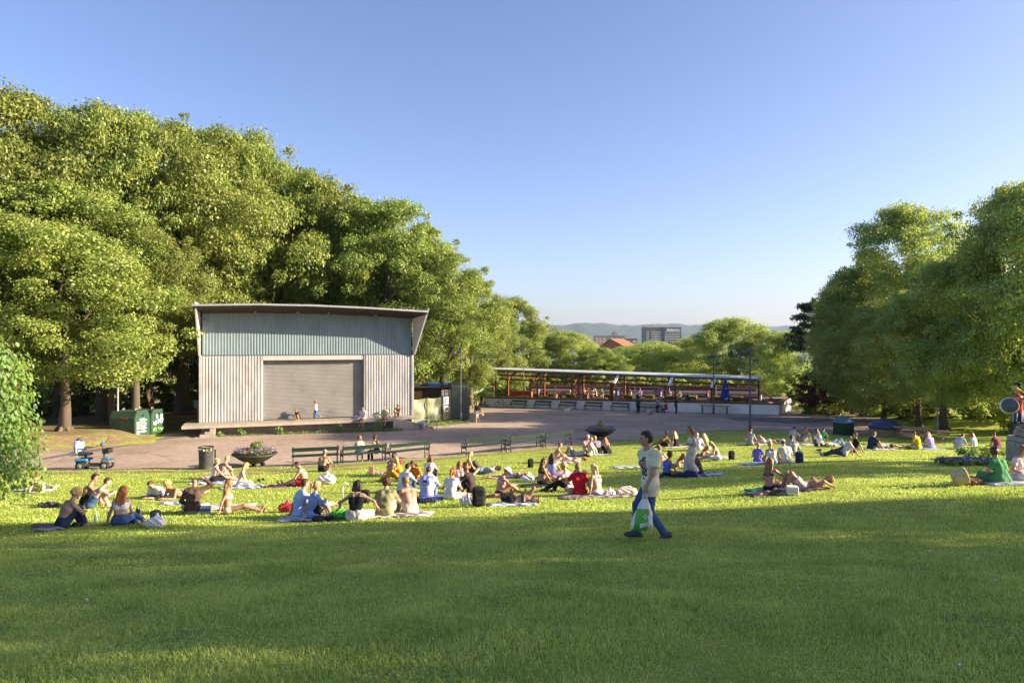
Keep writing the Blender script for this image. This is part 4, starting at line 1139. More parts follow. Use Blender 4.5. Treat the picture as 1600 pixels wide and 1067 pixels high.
# ------------------------------------------------------------------ bins and waste containers
p = pl(322, 733.5); t = empty('litter_bin', p, 0, 'full dark grey cylindrical litter bin left of the flower bowl', 'litter bin')
mb = MB(); mb.lathe([(0, .0), (.27, .0), (.29, .05), (.31, .80), (.33, .82), (.33, .86), (.29, .86), (.28, .7), (0, .7)], 24); mb.build('body', M('bin_grey', (.075, .072, .07), .45, .25, 5, .1), t)
mb = MB()
for a in np.linspace(0, 6.28, 5)[:4]: mb.tube([(.31 * math.cos(a), .31 * math.sin(a), .82), (.31 * math.cos(a), .31 * math.sin(a), .98)], .014, 5)
mb.lathe([(.27, .97), (.33, .97), (.33, 1.01), (.27, 1.01), (.27, .97)], 20); mb.build('rim_frame', IRON, t)
mb = MB()
for k in range(16):
    a = k * 2.4; r_ = .05 + .013 * k; mb.ball((r_ * math.cos(a), r_ * math.sin(a), .84 + .04 * math.sin(k)), .07, 6, mi=k % 3)
mb.build('litter', [M('litter_white', (.6, .58, .55), .8, .2, 9), M('litter_green', (.2, .35, .1), .8, .2, 9), M('litter_brown', (.3, .2, .1), .8, .2, 9)], t)
mb = MB(); mb.bar((.36, .1, 0), (.36, .1, .86), .05, .05); mb.build('post', DKGREEN, t)

p = pl(1318, 680.5); t = empty('house_shaped_bin', p, R(14), 'dark green square bin with blue pitched roof at the lawn edge', 'litter bin')
GB = M('bin_green', (.012, .035, .03), .5, .2, 5)
mb = MB(); mb.box((-.46, -.46, .04), (.46, .46, .88), bev=.02); mb.build('body', GB, t)
mb = MB(); mb.box((-.36, -.475, .66), (.36, -.461, .82)); mb.build('opening', BLACK, t)
mb = MB(); mb.add([(-.56, -.56, .88), (.56, -.56, .88), (.56, .56, .88), (-.56, .56, .88), (0, -.5, 1.27), (0, .5, 1.27)], [[3, 2, 1, 0], [0, 1, 4], [2, 3, 5], [0, 4, 5, 3], [1, 2, 5, 4]]); rf = mb.build('roof', M('bin_roof', (.05, .14, .16), .45, .15, 4), t)
mb = MB(); mb.add([(-.26, -.566, .95), (.26, -.566, .95), (.05, -.53, 1.17), (-.05, -.53, 1.17)], [[0, 1, 2, 3]]); mb.build('sign', M('bin_sign', (.06, .35, .62), .5, .1), rf)
mb = MB(); mb.box((-.14, -.572, 1.0), (.14, -.569, 1.03)); mb.box((-.08, -.565, 1.06), (.08, -.562, 1.085)); mb.build('sign_lettering', M('white_ink', (.7, .7, .72), .8, .05), rf)

p = pl(1383, 683); t = empty('round_waste_container', p, 0, 'round wood-clad waste container with dark blue domed lid', 'waste container')
mb = MB(); V = []; F = []
n = 44
mb.lathe([(0, -.1), (.85, -.1), (.88, .62), (0, .62)], 44)
for k in range(44):
    a = 6.283 * (k + .5) / 44; mb.bar((.90 * math.cos(a), .90 * math.sin(a), .0), (.92 * math.cos(a), .92 * math.sin(a), .64), .11, .03, up=(math.cos(a), math.sin(a), 0))
mb.build('cladding', TIMB, t)
mb = MB(); mb.lathe([(.97, .60), (1.02, .66), (1.0, .78), (.86, .95), (.55, 1.07), (.4, 1.09), (.36, 1.15), (.0, 1.16)], 40)
mb.build('lid', M('lid_blue', (.022, .04, .10), .35, .15, 4, spec=.5), t)

cont_g = [M('container_green', (.028, .068, .048), .5, .22, 2.5, .1), M('container_olive', (.045, .085, .05), .5, .3, 1.5, .1)]
def recycling(px, py, dx, label, graffiti):
    base = pl(px, py); a = R(82)
    base = base + Vector((math.cos(a) * dx, math.sin(a) * dx, 0)); base.z = float(plaza_z(base.x, base.y))
    t = empty('recycling_container', base, a, label, 'recycling container', 'green recycling containers')
    mb = MB(); mb.prism([(-.75, .12), (.75, .12), (.75, 1.3), (.52, 1.72), (-.52, 1.72), (-.75, 1.3)], 0, 1.75); bd = mb.build('body', cont_g[1 if graffiti else 1], t)
    mb = MB(); mb.prism([(-.72, .14), (.72, .14), (.72, 1.29), (.5, 1.69), (-.5, 1.69), (-.72, 1.29)], -.035, -.003); fp = mb.build('front_panel', cont_g[0], t)
    for x in (-.6, .6):
        for y in (.15, 1.55):
            mb = MB(); mb.box((x - .1, y - .1, 0), (x + .1, y + .1, .12)); mb.build('foot', IRON, t)
    mb = MB(); mb.lathe([(0, 0), (.09, 0), (.09, .05), (0, .05)], 14); o = mb.build('deposit_hole', BLACK, t); o.rotation_euler = (R(90), 0, 0); o.location = (0, -.035, 1.45)
    mb = MB()
    for y in (.4, 1.3): mb.tube([(-.08, y, 1.71), (-.08, y, 1.84), (.08, y, 1.84), (.08, y, 1.71)], .025, 6)
    mb.build('lifting_eye', GALV, t)
    WI = M('white_ink', (.7, .7, .72), .8, .05)
    if not graffiti:
        mb = MB()
        for k, (z, x0, x1) in enumerate([(1.2, -.28, .2), (1.1, -.28, .42), (.98, -.2, .3), (.9, -.2, .38), (.78, -.2, .4), (.72, -.2, .25), (.62, -.2, .35), (.55, -.2, .4), (.42, -.2, .3), (.35, -.2, .38)]):
            x = x0; rr = random.Random(k)
            while x < x1:
                l = rr.uniform(.04, .11); mb.box((x, -.042, z - .018), (min(x + l, x1), -.038, z + .02)); x += l + .02
        mb.build('lettering', WI, fp)
        mb = MB(); 
        for z in (.95, .68, .38): mb.box((-.56, -.042, z - .12), (-.32, -.038, z + .1))
        mb.build('pictogram', M('pale_sticker', (.5, .62, .68), .7, .15, 9), fp)
        mb = MB()
        for k in range(9): mb.bar((.75 - .755 - .755, .5 + .06 * k, 1.28 + .03 * math.sin(k * 2)), (-.76, .62 + .06 * k, 1.2 + .06 * math.sin(k * 1.3)), .02, .05)
        mb.build('red_spray', M('red_spray', (.35, .05, .03), .8, .3, 20), bd)
    else:
        mb = MB(); rr = random.Random(3)
        for k, (x, z) in enumerate([(-.5, .9), (-.3, .88), (-.08, .92), (.14, .9), (.36, .93)]):
            pts = [(x + rr.uniform(-.09, .12), -.045, z + rr.uniform(-.2, .2)) for _ in range(7)]; mb.tube(pts, .028, 5)
        mb.box((.25, -.042, 1.12), (.5, -.038, 1.38)); mb.box((-.2, -.042, 1.15), (-.05, -.038, 1.4)); mb.build('white_graffiti', WI, fp)
        mb = MB()
        for k, x in enumerate((-.5, -.25, 0, .25, .48)):
            pts = [(x + rr.uniform(-.12, .12), -.045, .42 + rr.uniform(-.14, .14)) for _ in range(6)]; mb.tube(pts, .03, 5)
        mb.build('green_graffiti', M('green_spray', (.25, .5, .12), .8, .2, 9), fp)
    return t
recycling(222, 683, 0, 'green recycling container with white lettering and red paint on its side', False)
recycling(222, 683, 1.6, 'green recycling container sprayed with white and pale green graffiti', True)

p = spot(309, 52); t = empty('small_sign', p, 0, 'small grey-green sign on a post left of the stage', 'sign')
mb = MB(); mb.tube([(0, 0, 0), (0, 0, 2.1)], .03, 6); mb.build('post', GALV, t)
mb = MB(); mb.box((-.28, -.05, 1.5), (.28, -.032, 2.1)); mb.build('board', M('sign_green', (.22, .30, .27), .6, .1), t)

# ------------------------------------------------------------------ picnic tables
def picnic(px, py, rot, label):
    p = at(px, py); t = empty('picnic_table', p, rot, label, 'picnic table', 'wooden picnic tables on the right')
    mb = MB()
    for k in range(5): mb.box((-.95, -.37 + k * .15, .70), (.95, -.24 + k * .15, .745))
    mb.build('table_top', TIMB, t)
    for s in (-1, 1):
        mb = MB(); mb.box((-.95, s * .68 - .13, .42), (.95, s * .68 + .13, .465)); mb.build('bench_board', TIMB, t)
    for x in (-.65, .65):
        mb = MB(); mb.bar((x, -.62, 0), (x, -.2, .70), .09, .05, up=(1, 0, 0)); mb.bar((x, .62, 0), (x, .2, .70), .09, .05, up=(1, 0, 0)); mb.bar((x + .05, -.8, .38), (x + .05, .8, .38), .05, .09); mb.build('leg_frame', TIMB, t)
picnic(1424, 686, R(-20), 'picnic table right beside the round waste container')
picnic(1453, 691, R(-35), 'picnic table behind the yellow and lilac couple')

# ------------------------------------------------------------------ bicycles
def make_bike(col):
    t = empty('bicycle', (0, 0, 0))
    for x in (-.52, .52):
        mb = MB(); n = 28
        ring = [(x + .33 * math.cos(a), 0, .34 + .33 * math.sin(a)) for a in np.linspace(0, 2 * math.pi, n + 1)]; mb.tube(ring, .02, 6, caps=False)
        w_ = mb.build('wheel', RUBBER, t)
        mb = MB()
        for k in range(12):
            a = k * .5236; mb.tube([(x, 0, .34), (x + .32 * math.cos(a), 0, .34 + .32 * math.sin(a))], .004, 4)
        mb.build('spokes', GALV, w_)
    mb = MB(); bb, seat, head, rear, front = (-.08, 0, .30), (-.2, 0, .82), (.36, 0, .86), (-.52, 0, .34), (.52, 0, .34)
    for a, b in ((bb, seat), (seat, head), (bb, (.38, 0, .76)), (rear, bb), (rear, (-.19, 0, .78)), (head, front)): mb.tube([a, b], .018, 7)
    mb.build('frame', col, t)
    mb = MB(); mb.box((-.34, -.07, .84), (-.08, .07, .89), bev=.02); mb.tube([seat, (-.2, 0, .86)], .014, 6); mb.build('saddle', BLACK, t)
    mb = MB(); mb.tube([head, (.34, 0, .98)], .014, 6); mb.tube([(.24, -.28, 1.0), (.33, -.15, 1.0), (.34, 0, .98), (.33, .15, 1.0), (.24, .28, 1.0)], .013, 6); mb.build('handlebar', BLACK, t)
    return t
bk = make_bike(M('bike_grey', (.3, .3, .31), .4, .1)); bk.location = stage_pt(15.35, -1.9, 0); bk.location.z = float(plaza_z(0, bk.location.y)) + .02; bk.rotation_euler = (R(8), 0, R(-40)); tag(bk, 'grey bicycle parked at the foot of the stage ramp', 'bicycle')
bk2 = copy_tree(bk); bk2.location = gpt(1.4, -.35, 0); bk2.rotation_euler = (R(-8), 0, ang + math.pi); tag(bk2, 'dark bicycle leaning against the left end of the white wall', 'bicycle')
bm_ = M('bike_black', (.03, .03, .035), .4, .1)
for c in bk2.children:
    if c.name.startswith('frame'): c.data = c.data.copy(); c.data.materials[0] = bm_

# ------------------------------------------------------------------ mobility scooter
p = pl(147, 733); p.z += .0
t = empty('mobility_scooter', p, R(3), 'blue and grey mobility scooter parked at the kerb, jacket hung on its seat', 'mobility scooter')
SB = M('scooter_blue', (.03, .22, .48), .3, .08, 3, spec=.5); SG = M('scooter_grey', (.09, .09, .095), .5, .15, 6)
for nm, x, y in (('rear', -.48, -.24), ('rear', -.48, .24), ('front', .55, -.24), ('front', .55, .24)):
    mb = MB(); r = .19
    ring = [(0, -.06), (r * .72, -.06), (r * .95, -.05), (r, 0), (r * .95, .05), (r * .72, .06), (0, .06)]
    mb.lathe(ring, 20); w_ = mb.build('wheel', RUBBER, t); w_.rotation_euler = (R(90), 0, 0); w_.location = (x, y, r)
    mb = MB(); mb.lathe([(0, -.07), (r * .5, -.068), (r * .6, -.05), (r * .6, .05), (r * .5, .068), (0, .07)], 14); mb.build('hub', GALV, w_)
mb = MB(); mb.prism([(-.30, .16), (.42, .16), (.46, .24), (-.3, .25)], -.25, .25); mb.prism([(-.68, .24), (-.28, .2), (-.22, .42), (-.28, .5), (-.58, .5), (-.72, .4)], -.16, .16); mb.build('chassis', SG, t)
f = Field((-.8, -.4, .2), (.9, .4, .75), .022)
f.cone((-.62, -.22, .42), (-.22, -.22, .44), .09, .07, .05); f.cone((-.62, .22, .42), (-.22, .22, .44), .09, .07, .05); f.cone((-.62, -.2, .42), (-.62, .2, .42), .08, .08, .05)
f.keep(lambda X, Y, Z: .40 - Z); field_obj('rear_fender', f, SB, t)
f = Field((.2, -.4, .15), (.95, .4, .75), .022)
f.cone((.50, -.22, .38), (.72, -.2, .36), .1, .09, .05); f.cone((.50, .22, .38), (.72, .2, .36), .1, .09, .05); f.cone((.46, 0, .42), (.76, 0, .34), .13, .11, .08)
f.keep(lambda X, Y, Z: .30 - Z); field_obj('front_cowl', f, SG, t)
mb = MB(); mb.box((.42, -.14, .47), (.66, .14, .53), bev=.03); mb.build('cowl_panel', SB, t)
mb = MB(); mb.tube([(.46, 0, .45), (.42, 0, .78), (.36, 0, 1.06)], [.05, .04, .035], 8); mb.box((.28, -.11, 1.03), (.42, .11, 1.13), bev=.03)
mb.build('tiller', SG, t)
mb = MB(); mb.box((.30, -.08, 1.12), (.44, .08, 1.2), bev=.03); mb.build('tiller_head', SB, t)
mb = MB(); mb.tube([(.2, -.28, 1.04), (.3, -.2, 1.08), (.34, 0, 1.08), (.3, .2, 1.08), (.2, .28, 1.04)], .018, 6); mb.build('handlebar', BLACK, t)
mb = MB(); mb.tube([(.36, .2, 1.1), (.46, .28, 1.3)], .01, 5); mb.ball((.47, .29, 1.33), .05, 8, sc=(.4, 1, .8)); mb.build('mirror', BLACK, t)
mb = MB(); mb.box((.44, -.19, .72), (.45, .19, .92)); mb.box((.70, -.19, .74), (.71, .19, .92)); mb.box((.45, -.19, .72), (.70, -.18, .92)); mb.box((.45, .18, .72), (.70, .19, .92)); mb.box((.45, -.18, .72), (.70, .18, .73)); mb.tube([(.43, 0, .8), (.45, 0, .8)], .02, 5); mb.build('basket', BLACK, t)
mb = MB(); mb.tube([(-.36, 0, .48), (-.36, 0, .62)], .05, 8); mb.box((-.60, -.24, .62), (-.12, .24, .72), bev=.05); mb.build('seat', BLACK, t)
mb = MB(); mb.box((-.70, -.22, .70), (-.60, .22, 1.22), bev=.045); mb.build('backrest', BLACK, t)
for y in (-.29, .25):
    mb = MB(); mb.box((-.62, y, .9), (-.16, y + .06, .95), bev=.02); mb.bar((-.6, y + .03, .7), (-.56, y + .03, .92), .03, .03); mb.build('armrest', BLACK, t)
mb = MB()
for k in range(5): mb.bar((-.95, -.2 + .1 * k, .62), (-.70, -.2 + .1 * k, .64), .012, .012)
for z in (.62, .75): mb.tube([(-.7, -.2, z), (-.95, -.2, z), (-.95, .2, z), (-.7, .2, z)], .01, 5)
mb.build('rear_basket', GALV, t)
f = Field((-.85, -.4, .65), (-.45, .4, 1.3), .02)
f.rbox((-.655, 0, 1.02), I3, (.085, .28, .25), .06); f.cone((-.63, -.27, 1.12), (-.6, -.31, .78), .06, .05, .04); f.cone((-.63, .27, 1.12), (-.62, .31, .8), .06, .05, .04); f.ripple(.012, .17, 2)
jk = p + Matrix.Rotation(R(3), 3, 'Z') @ Vector((0, 0, 0))
o = field_obj('jacket', f, M('jacket_cloth', (.22, .32, .52), .85, .2, 5, .3)); o.location = p; o.rotation_euler = (0, 0, R(3)); tag(o, 'light blue jacket hung over the scooter backrest', 'jacket')
f = Field((-.8, -.2, 1.2), (-.5, .2, 1.45), .018); f.ell((-.655, 0, 1.29), I3, (.11, .10, .09)); f.cone((-.56, 0, 1.27), (-.5, 0, 1.26), .04, .03)
o = field_obj('cap', f, M('cap_cloth', (.05, .05, .055), .8, .1)); o.location = p; o.rotation_euler = (0, 0, R(3)); tag(o, 'dark cap perched on top of the scooter backrest', 'cap')

# ------------------------------------------------------------------ statue of a drummer on a stone pedestal (right edge)
p = at(1621, 719)
p = Vector((p.x * 1.0, p.y, p.z))
sg = empty('pedestal', p, R(-8), 'stepped pedestal of rough grey stone blocks under the painted statue', 'pedestal')
STONE = M('rough_stone', (.27, .26, .24), .9, .25, 3, .8)
rr = random.Random(5)
def course(z0, z1, wx, wy, n):
    mb = MB(); x = -wx
    cuts = sorted([-wx] + [-wx + 2 * wx * (k + rr.uniform(-.15, .15)) / n for k in range(1, n)] + [wx])
    for a_, b_ in zip(cuts, cuts[1:]): mb.box((a_ + .006, -wy + rr.uniform(-.02, .02), z0 + .006), (b_ - .006, wy, z1 - .004), bev=.025)
    return mb
for z0, z1, wx, wy, n in ((-.2, .66, .74, .74, 2), (.66, .86, .72, .72, 3), (.86, 1.06, .56, .56, 2), (1.06, 1.21, .54, .46, 3), (1.21, 1.36, .50, .34, 2)):
    course(z0, z1, wx, wy, n).build('stone_course', STONE, sg)
sp = p + Vector((-.74, .02, 1.36))
sm = empty('drummer_statue', sp, 0, 'painted statue of a marching drummer in red jacket carrying drum and horn', 'statue')
RED = M('statue_red', (.42, .02, .025), .4, .15, 6, .1, spec=.5); BLU = M('statue_blue', (.02, .045, .28), .4, .15, 6, .1, spec=.5); BRASS = M('brass', (.62, .42, .12), .3, .15, 6, 0, .85)
h = .016
f = Field((-.55, -.35, 0), (.4, .3, 1.75), h)
for s in (-1, 1):
    f.cone((s * .09, 0, .52), (s * .1, -.02, .30), .1, .085, .03); f.cone((s * .1, -.02, .3), (s * .1, .02, .05), .085, .07, .02)
fl = field_obj('trousers', f, BLU, sm)
mb = MB()
for s in (-1, 1): mb.tube([(s * .19 - .0, -.02, .52), (s * .19, -.04, .3), (s * .175, -.02, .07)], .016, 5); mb.tube([(s * .08, -.105, .52), (s * .09, -.11, .3), (s * .10, -.06, .07)], .018, 5)
mb.build('trouser_stripe', M('pale_yellow', (.6, .55, .3), .5, .1), fl)
f = Field((-.6, -.4, .4), (.4, .3, 1.3), h)
f.cone((0, 0, .54), (0, 0, .95), .17, .18, .04); f.cone((-.12, 0, .95), (.12, 0, .95), .12, .12, .06)
f.cone((-.2, 0, 1.0), (-.30, -.12, .92), .075, .065, .03); f.cone((-.30, -.12, .92), (-.40, -.26, .97), .062, .05, .02, 0)
f.cone((.2, 0, 1.0), (.28, -.2, 1.0), .075, .06, .03); f.cone((.28, -.2, 1.0), (.1, -.32, 1.12), .06, .05, .02)
tor = field_obj('jacket', f, RED, sm)
f = Field((-.3, -.3, 1.0), (.3, .3, 1.8), h); f.cone((0, 0, 1.05), (0, 0, 1.16), .06, .06, .02); f.ell((0, 0, 1.27), I3, (.085, .1, .12)); f.cone((0, -.1, 1.27), (0, -.12, 1.25), .02, .02, .02)
f.cone((-.43, -.29, .97), (-.46, -.33, .98), .045, .03, .02)
field_obj('head', f, M('statue_skin', (.5, .3, .2), .5, .05), sm)
mb = MB(); mb.lathe([(0, 0), (.13, 0), (.12, .06), (.115, .2), (.14, .22), (.0, .23)], 18, c=(0, 0, 1.33)); mb.build('hat', BLACK, sm)
mb = MB(); mb.lathe([(0, -.14), (.285, -.14), (.30, -.12), (.30, .12), (.285, .14), (0, .14)], 30); dr = mb.build('drum', M('drum_white', (.62, .6, .55), .5, .08), sm); dr.location = (-.56, -.36, .72); dr.scale = (1.0, 1.0, 1.0); dr.rotation_euler = (R(82), 0, R(-28))
mb = MB(); mb.lathe([(0, .142), (.265, .142), (.265, .15), (0, .155)], 30); mb.build('drum_head', M('drum_skin', (.10, .12, .15), .6, .2, 5), dr)
mb = MB(); mb.lathe([(0, 0), (.2, .01), (.22, .0), (.06, .05), (0, .06)], 22); cy = mb.build('cymbal', BRASS, sm); cy.location = (-.40, -.36, 1.03)
mb = MB(); mb.bar((-.2, -.16, 1.0), (.25, -.2, .8), .05, .02); mb.tube([(-.3, -.26, .98), (-.2, -.16, 1.0)], .02, 5); mb.build('strap', M('strap_white', (.6, .58, .52), .6, .05), sm)
mb = MB(); mb.tube([(-.34, -.34, 1.40), (-.29, -.34, 1.37), (-.23, -.33, 1.34), (-.1, -.32, 1.27), (.0, -.32, 1.2), (.06, -.32, 1.15), (.12, -.32, 1.2), (.12, -.32, 1.34), (.05, -.32, 1.42), (-.02, -.31, 1.38), (0, -.3, 1.26), (0, -.15, 1.24)], [.105, .07, .045, .028, .022, .022, .02, .02, .018, .018, .014, .012], 10); mb.build('horn', BRASS, sm)
mb = MB(); mb.box((-.22, -.2, -.005), (.22, .2, .05), bev=.02); mb.box((-.17, -.2, .05), (-.03, .12, .1), bev=.03); mb.box((.03, -.2, .05), (.17, .12, .1), bev=.03); mb.build('shoes', BLACK, sm)

# flower bed in front of the statue
c = at(1517, 726); pts = []
for i in range(70): pts.append((c.x + rng.uniform(-.95, .85), c.y + rng.uniform(-.7, .55), 0))
pts = [(x, y, tz(x, y) + .10) for x, y, z in pts]
fb = empty('flower_bed', c, 0, 'low bed of blue-violet flowers in the lawn before the statue', 'flower bed')
V, F = blob_leaves(np.array(pts) - np.array(c), np.full(70, .16), 2200, rng, .09); link('foliage', mesh_np('bed_leaves', V, F, [LEAF_W]), fb)
V, F = blob_leaves(np.array(pts) - np.array(c) + np.array([0, 0, .06]), np.full(70, .15), 1500, rng, .06); link('blossoms', mesh_np('bed_blossoms', V, F, [M('violet_blossom', (.13, .12, .40), .7, .4, 3)]), fb)
c = at(1545, 716); pts = [(rng.uniform(-1.0, .9), rng.uniform(-.3, .5), .15 + .15 * rng.random()) for _ in range(40)]
V, F = blob_leaves(np.array(pts), np.full(40, .2), 1500, rng, .12); o = link('low_shrub', mesh_np('bed_shrub', V, F, [LEAF_W])); o.location = c; tag(o, 'low green shrub between flower bed and pedestal', 'shrub')

# ------------------------------------------------------------------ the town beyond
def text_mesh(name, cu, parent):
    o = bpy.data.objects.new(name, cu); COL.objects.link(o); dg = bpy.context.evaluated_depsgraph_get()
    me = bpy.data.meshes.new_from_object(o.evaluated_get(dg)); bpy.data.objects.remove(o); return link(name, me, parent)
def far(px, py, d): return Vector(((px - 800) / FPX * d, d, CZ - (py - HY) / FPX * d))
d = 900; x0, x1 = far(1006, 0, d).x, far(1064.5, 0, d).x; top = far(0, 511, d).z; base = -30
tw = empty('tower_block', (x0, d, base), 0, 'dark hotel tower block with white sign standing before the hills', 'tower block')
W_ = x1 - x0; H_ = top - base
CL = M('tower_cladding', (.085, .075, .08), .6, .12, .2); PAN = M('tower_window', (.42, .46, .5), .15, .3, .3, spec=.6); NB = M('tower_navy', (.02, .035, .075), .3, .1, .2)
mb = MB(); mb.box((0, 0, 0), (W_, 16, H_)); wl = mb.build('wall', CL, tw)
mb = MB(); mb.box((W_ * .47, -.5, 0), (W_ * .55, -.02, H_ - .8)); mb.build('dark_strip', NB, tw)
for r_ in range(9):
    z = H_ - 7.0 - r_ * 2.95
    for a_, b_, n_ in ((.07, .14, 2), (.20, .46, 7), (.56, .965, 11)):
        mb = MB()
        for k in range(n_):
            u0 = a_ + (b_ - a_) * k / n_; u1 = a_ + (b_ - a_) * (k + .78) / n_; mb.box((W_ * u0, -.25, z), (W_ * u1, -.02, z + 1.35))
        mb.build('window_band', PAN, tw)
cu = bpy.data.curves.new('sign_lettering', 'FONT'); cu.body = 'Radisson'; cu.size = 5.2; cu.shear = .3; cu.extrude = .15; cu.offset = .06
cu.materials.append(M('sign_white', (.85, .85, .85), .6, .03)); so_ = text_mesh('sign_lettering', cu, tw); so_.location = (W_ * .60, -.6, H_ - 5.2); so_.rotation_euler = (R(90), 0, 0); so_.scale = (.78, 1, 1)
mb = MB(); mb.box((W_ * .905, -.7, H_ - 5.2), (W_ * .97, -.3, H_ - 2.2)); sq = mb.build('blue_sign', M('sign_blue', (.10, .22, .6), .5, .05), tw)
cu = bpy.data.curves.new('blue_lettering', 'FONT'); cu.body = 'BLU'; cu.size = 1.6; cu.extrude = .05
cu.materials.append(M('sign_white', (.85, .85, .85), .6, .03)); so_ = text_mesh('blue_lettering', cu, sq); so_.location = (W_ * .91, -.8, H_ - 4.4); so_.rotation_euler = (R(90), 0, 0)
mb = MB(); mb.tube([(W_ * .31, 5, H_), (W_ * .31, 5, H_ + 7)], [.25, .12], 6); mb.tube([(W_ * .70, 6, H_), (W_ * .70, 6, H_ + 3)], [.2, .1], 6); mb.build('antenna', GALV, tw)
mb = MB(); mb.box((2, 2, H_ + .01), (W_ * .6, 12, H_ + .9)); mb.build('parapet', M('roof_pale', (.45, .42, .4), .7, .1), tw)
d = 380
def gable(px0, px1, eave, ridge, d, dep, wallc, roofc, label, rot=0):
    a_, b_ = far(px0, eave, d), far(px1, eave, d); zr = far(0, ridge, d).z; base = -14.
    t = empty('gabled_house', (a_.x, d, base), rot, label, 'house'); w_ = b_.x - a_.x; he = a_.z - base; hr = zr - base
    mb = MB(); mb.prism([(0, 0), (w_, 0), (w_, he), (w_ * .42, hr), (0, he)], 0, dep); mb.build('wall', wallc, t)
    mb = MB()
    for u0, z0, u1, z1 in ((w_ * .42, hr, w_ + .6, he - .4), (w_ * .42, hr, -.6, he - .4)):
        mb.add([(u0, -.6, z0 + .1), (u1, -.6, z1 + .1), (u1, dep + .6, z1 + .1), (u0, dep + .6, z0 + .1), (u0, -.6, z0 + .5), (u1, -.6, z1 + .5), (u1, dep + .6, z1 + .5), (u0, dep + .6, z0 + .5)], [[0, 1, 2, 3], [7, 6, 5, 4], [0, 4, 5, 1], [1, 5, 6, 2], [2, 6, 7, 3], [3, 7, 4, 0]])
    mb.build('roof', roofc, t)
    for k in range(3):
        mb = MB(); mb.box((w_ * (.2 + .22 * k), -.1, he - 3), (w_ * (.29 + .22 * k), -.01, he - 1)); mb.build('window', PAN, t)
    return t
BRK = M('red_brick', (.26, .085, .05), .9, .15, .6); TIL = M('orange_tiles', (.26, .10, .055), .85, .15, .5)
gable(936, 985, 543, 530.5, 400, 14, BRK, TIL, 'red brick house with steep orange tiled gable above the trees', R(-38))
def block(px0, px1, ptop, d, dep, mt, label, name='apartment_building', extra=None):
    a_, b_ = far(px0, ptop, d), far(px1, ptop, d); base = -25.
    t = empty(name, (a_.x, d, base), 0, label, 'building'); w_, h_ = b_.x - a_.x, a_.z - base
    mb = MB(); mb.box((0, 0, 0), (w_, dep, h_)); mb.build('wall', mt, t)
    mb = MB(); mb.box((-.3, -.3, h_ + .01), (w_ + .3, dep + .3, h_ + .7)); mb.build('roof', M('roof_dark', (.16, .15, .15), .8, .1), t)
    n_ = max(2, int(w_ / 3.2))
    for r_ in range(3):
        for k in range(n_):
            mb = MB(); mb.box((w_ * (k + .25) / n_, -.12, h_ - 2.6 - r_ * 3), (w_ * (k + .75) / n_, -.01, h_ - 1.1 - r_ * 3)); mb.build('window', PAN, t)
    if extra: extra(t, w_, h_)
    return t
def roofbox(t, w_, h_):
    mb = MB(); mb.box((w_ * .25, 2, h_ + .7), (w_ * .55, 8, h_ + 3.6)); mb.box((w_ * .33, 1.5, h_ + 3.6), (w_ * .42, 4, h_ + 5)); mb.build('roof_housing', M('grey_render', (.30, .27, .26), .8, .1, .3), t)
block(952, 977, 526, 560, 14, M('grey_render', (.30, .27, .26), .8, .1, .3), 'grey block with roof housing behind the orange gable', extra=roofbox)
block(976, 996, 530, 520, 12, M('brown_render', (.20, .15, .14), .8, .1, .3), 'brown flat-roofed block right of the orange gable')
block(930, 952, 526, 640, 12, M('pink_render', (.42, .26, .22), .8, .1, .3), 'pinkish low block left of the orange gable')
block(1050, 1066, 536, 420, 12, M('red_render', (.36, .10, .08), .8, .1, .3), 'small red building under the right end of the tower block')
# ------------------------------------------------------------------ people
def vn(v):
    v = np.asarray(v, float); return v / (np.linalg.norm(v) + 1e-9)
def ik(a, t, l1, l2, pole):
    a = np.asarray(a, float); t = np.asarray(t, float); d = t - a; L = np.linalg.norm(d)
    L2 = min(max(L, abs(l1 - l2) + .01), l1 + l2 - .004); u = d / (L + 1e-9); e = a + u * L2
    x = (l1 * l1 - l2 * l2 + L2 * L2) / (2 * L2); h = math.sqrt(max(l1 * l1 - x * x, 0))
    p = np.asarray(pole, float); p = p - u * (p @ u); p = vn(p)
    return a + u * x + p * h, e

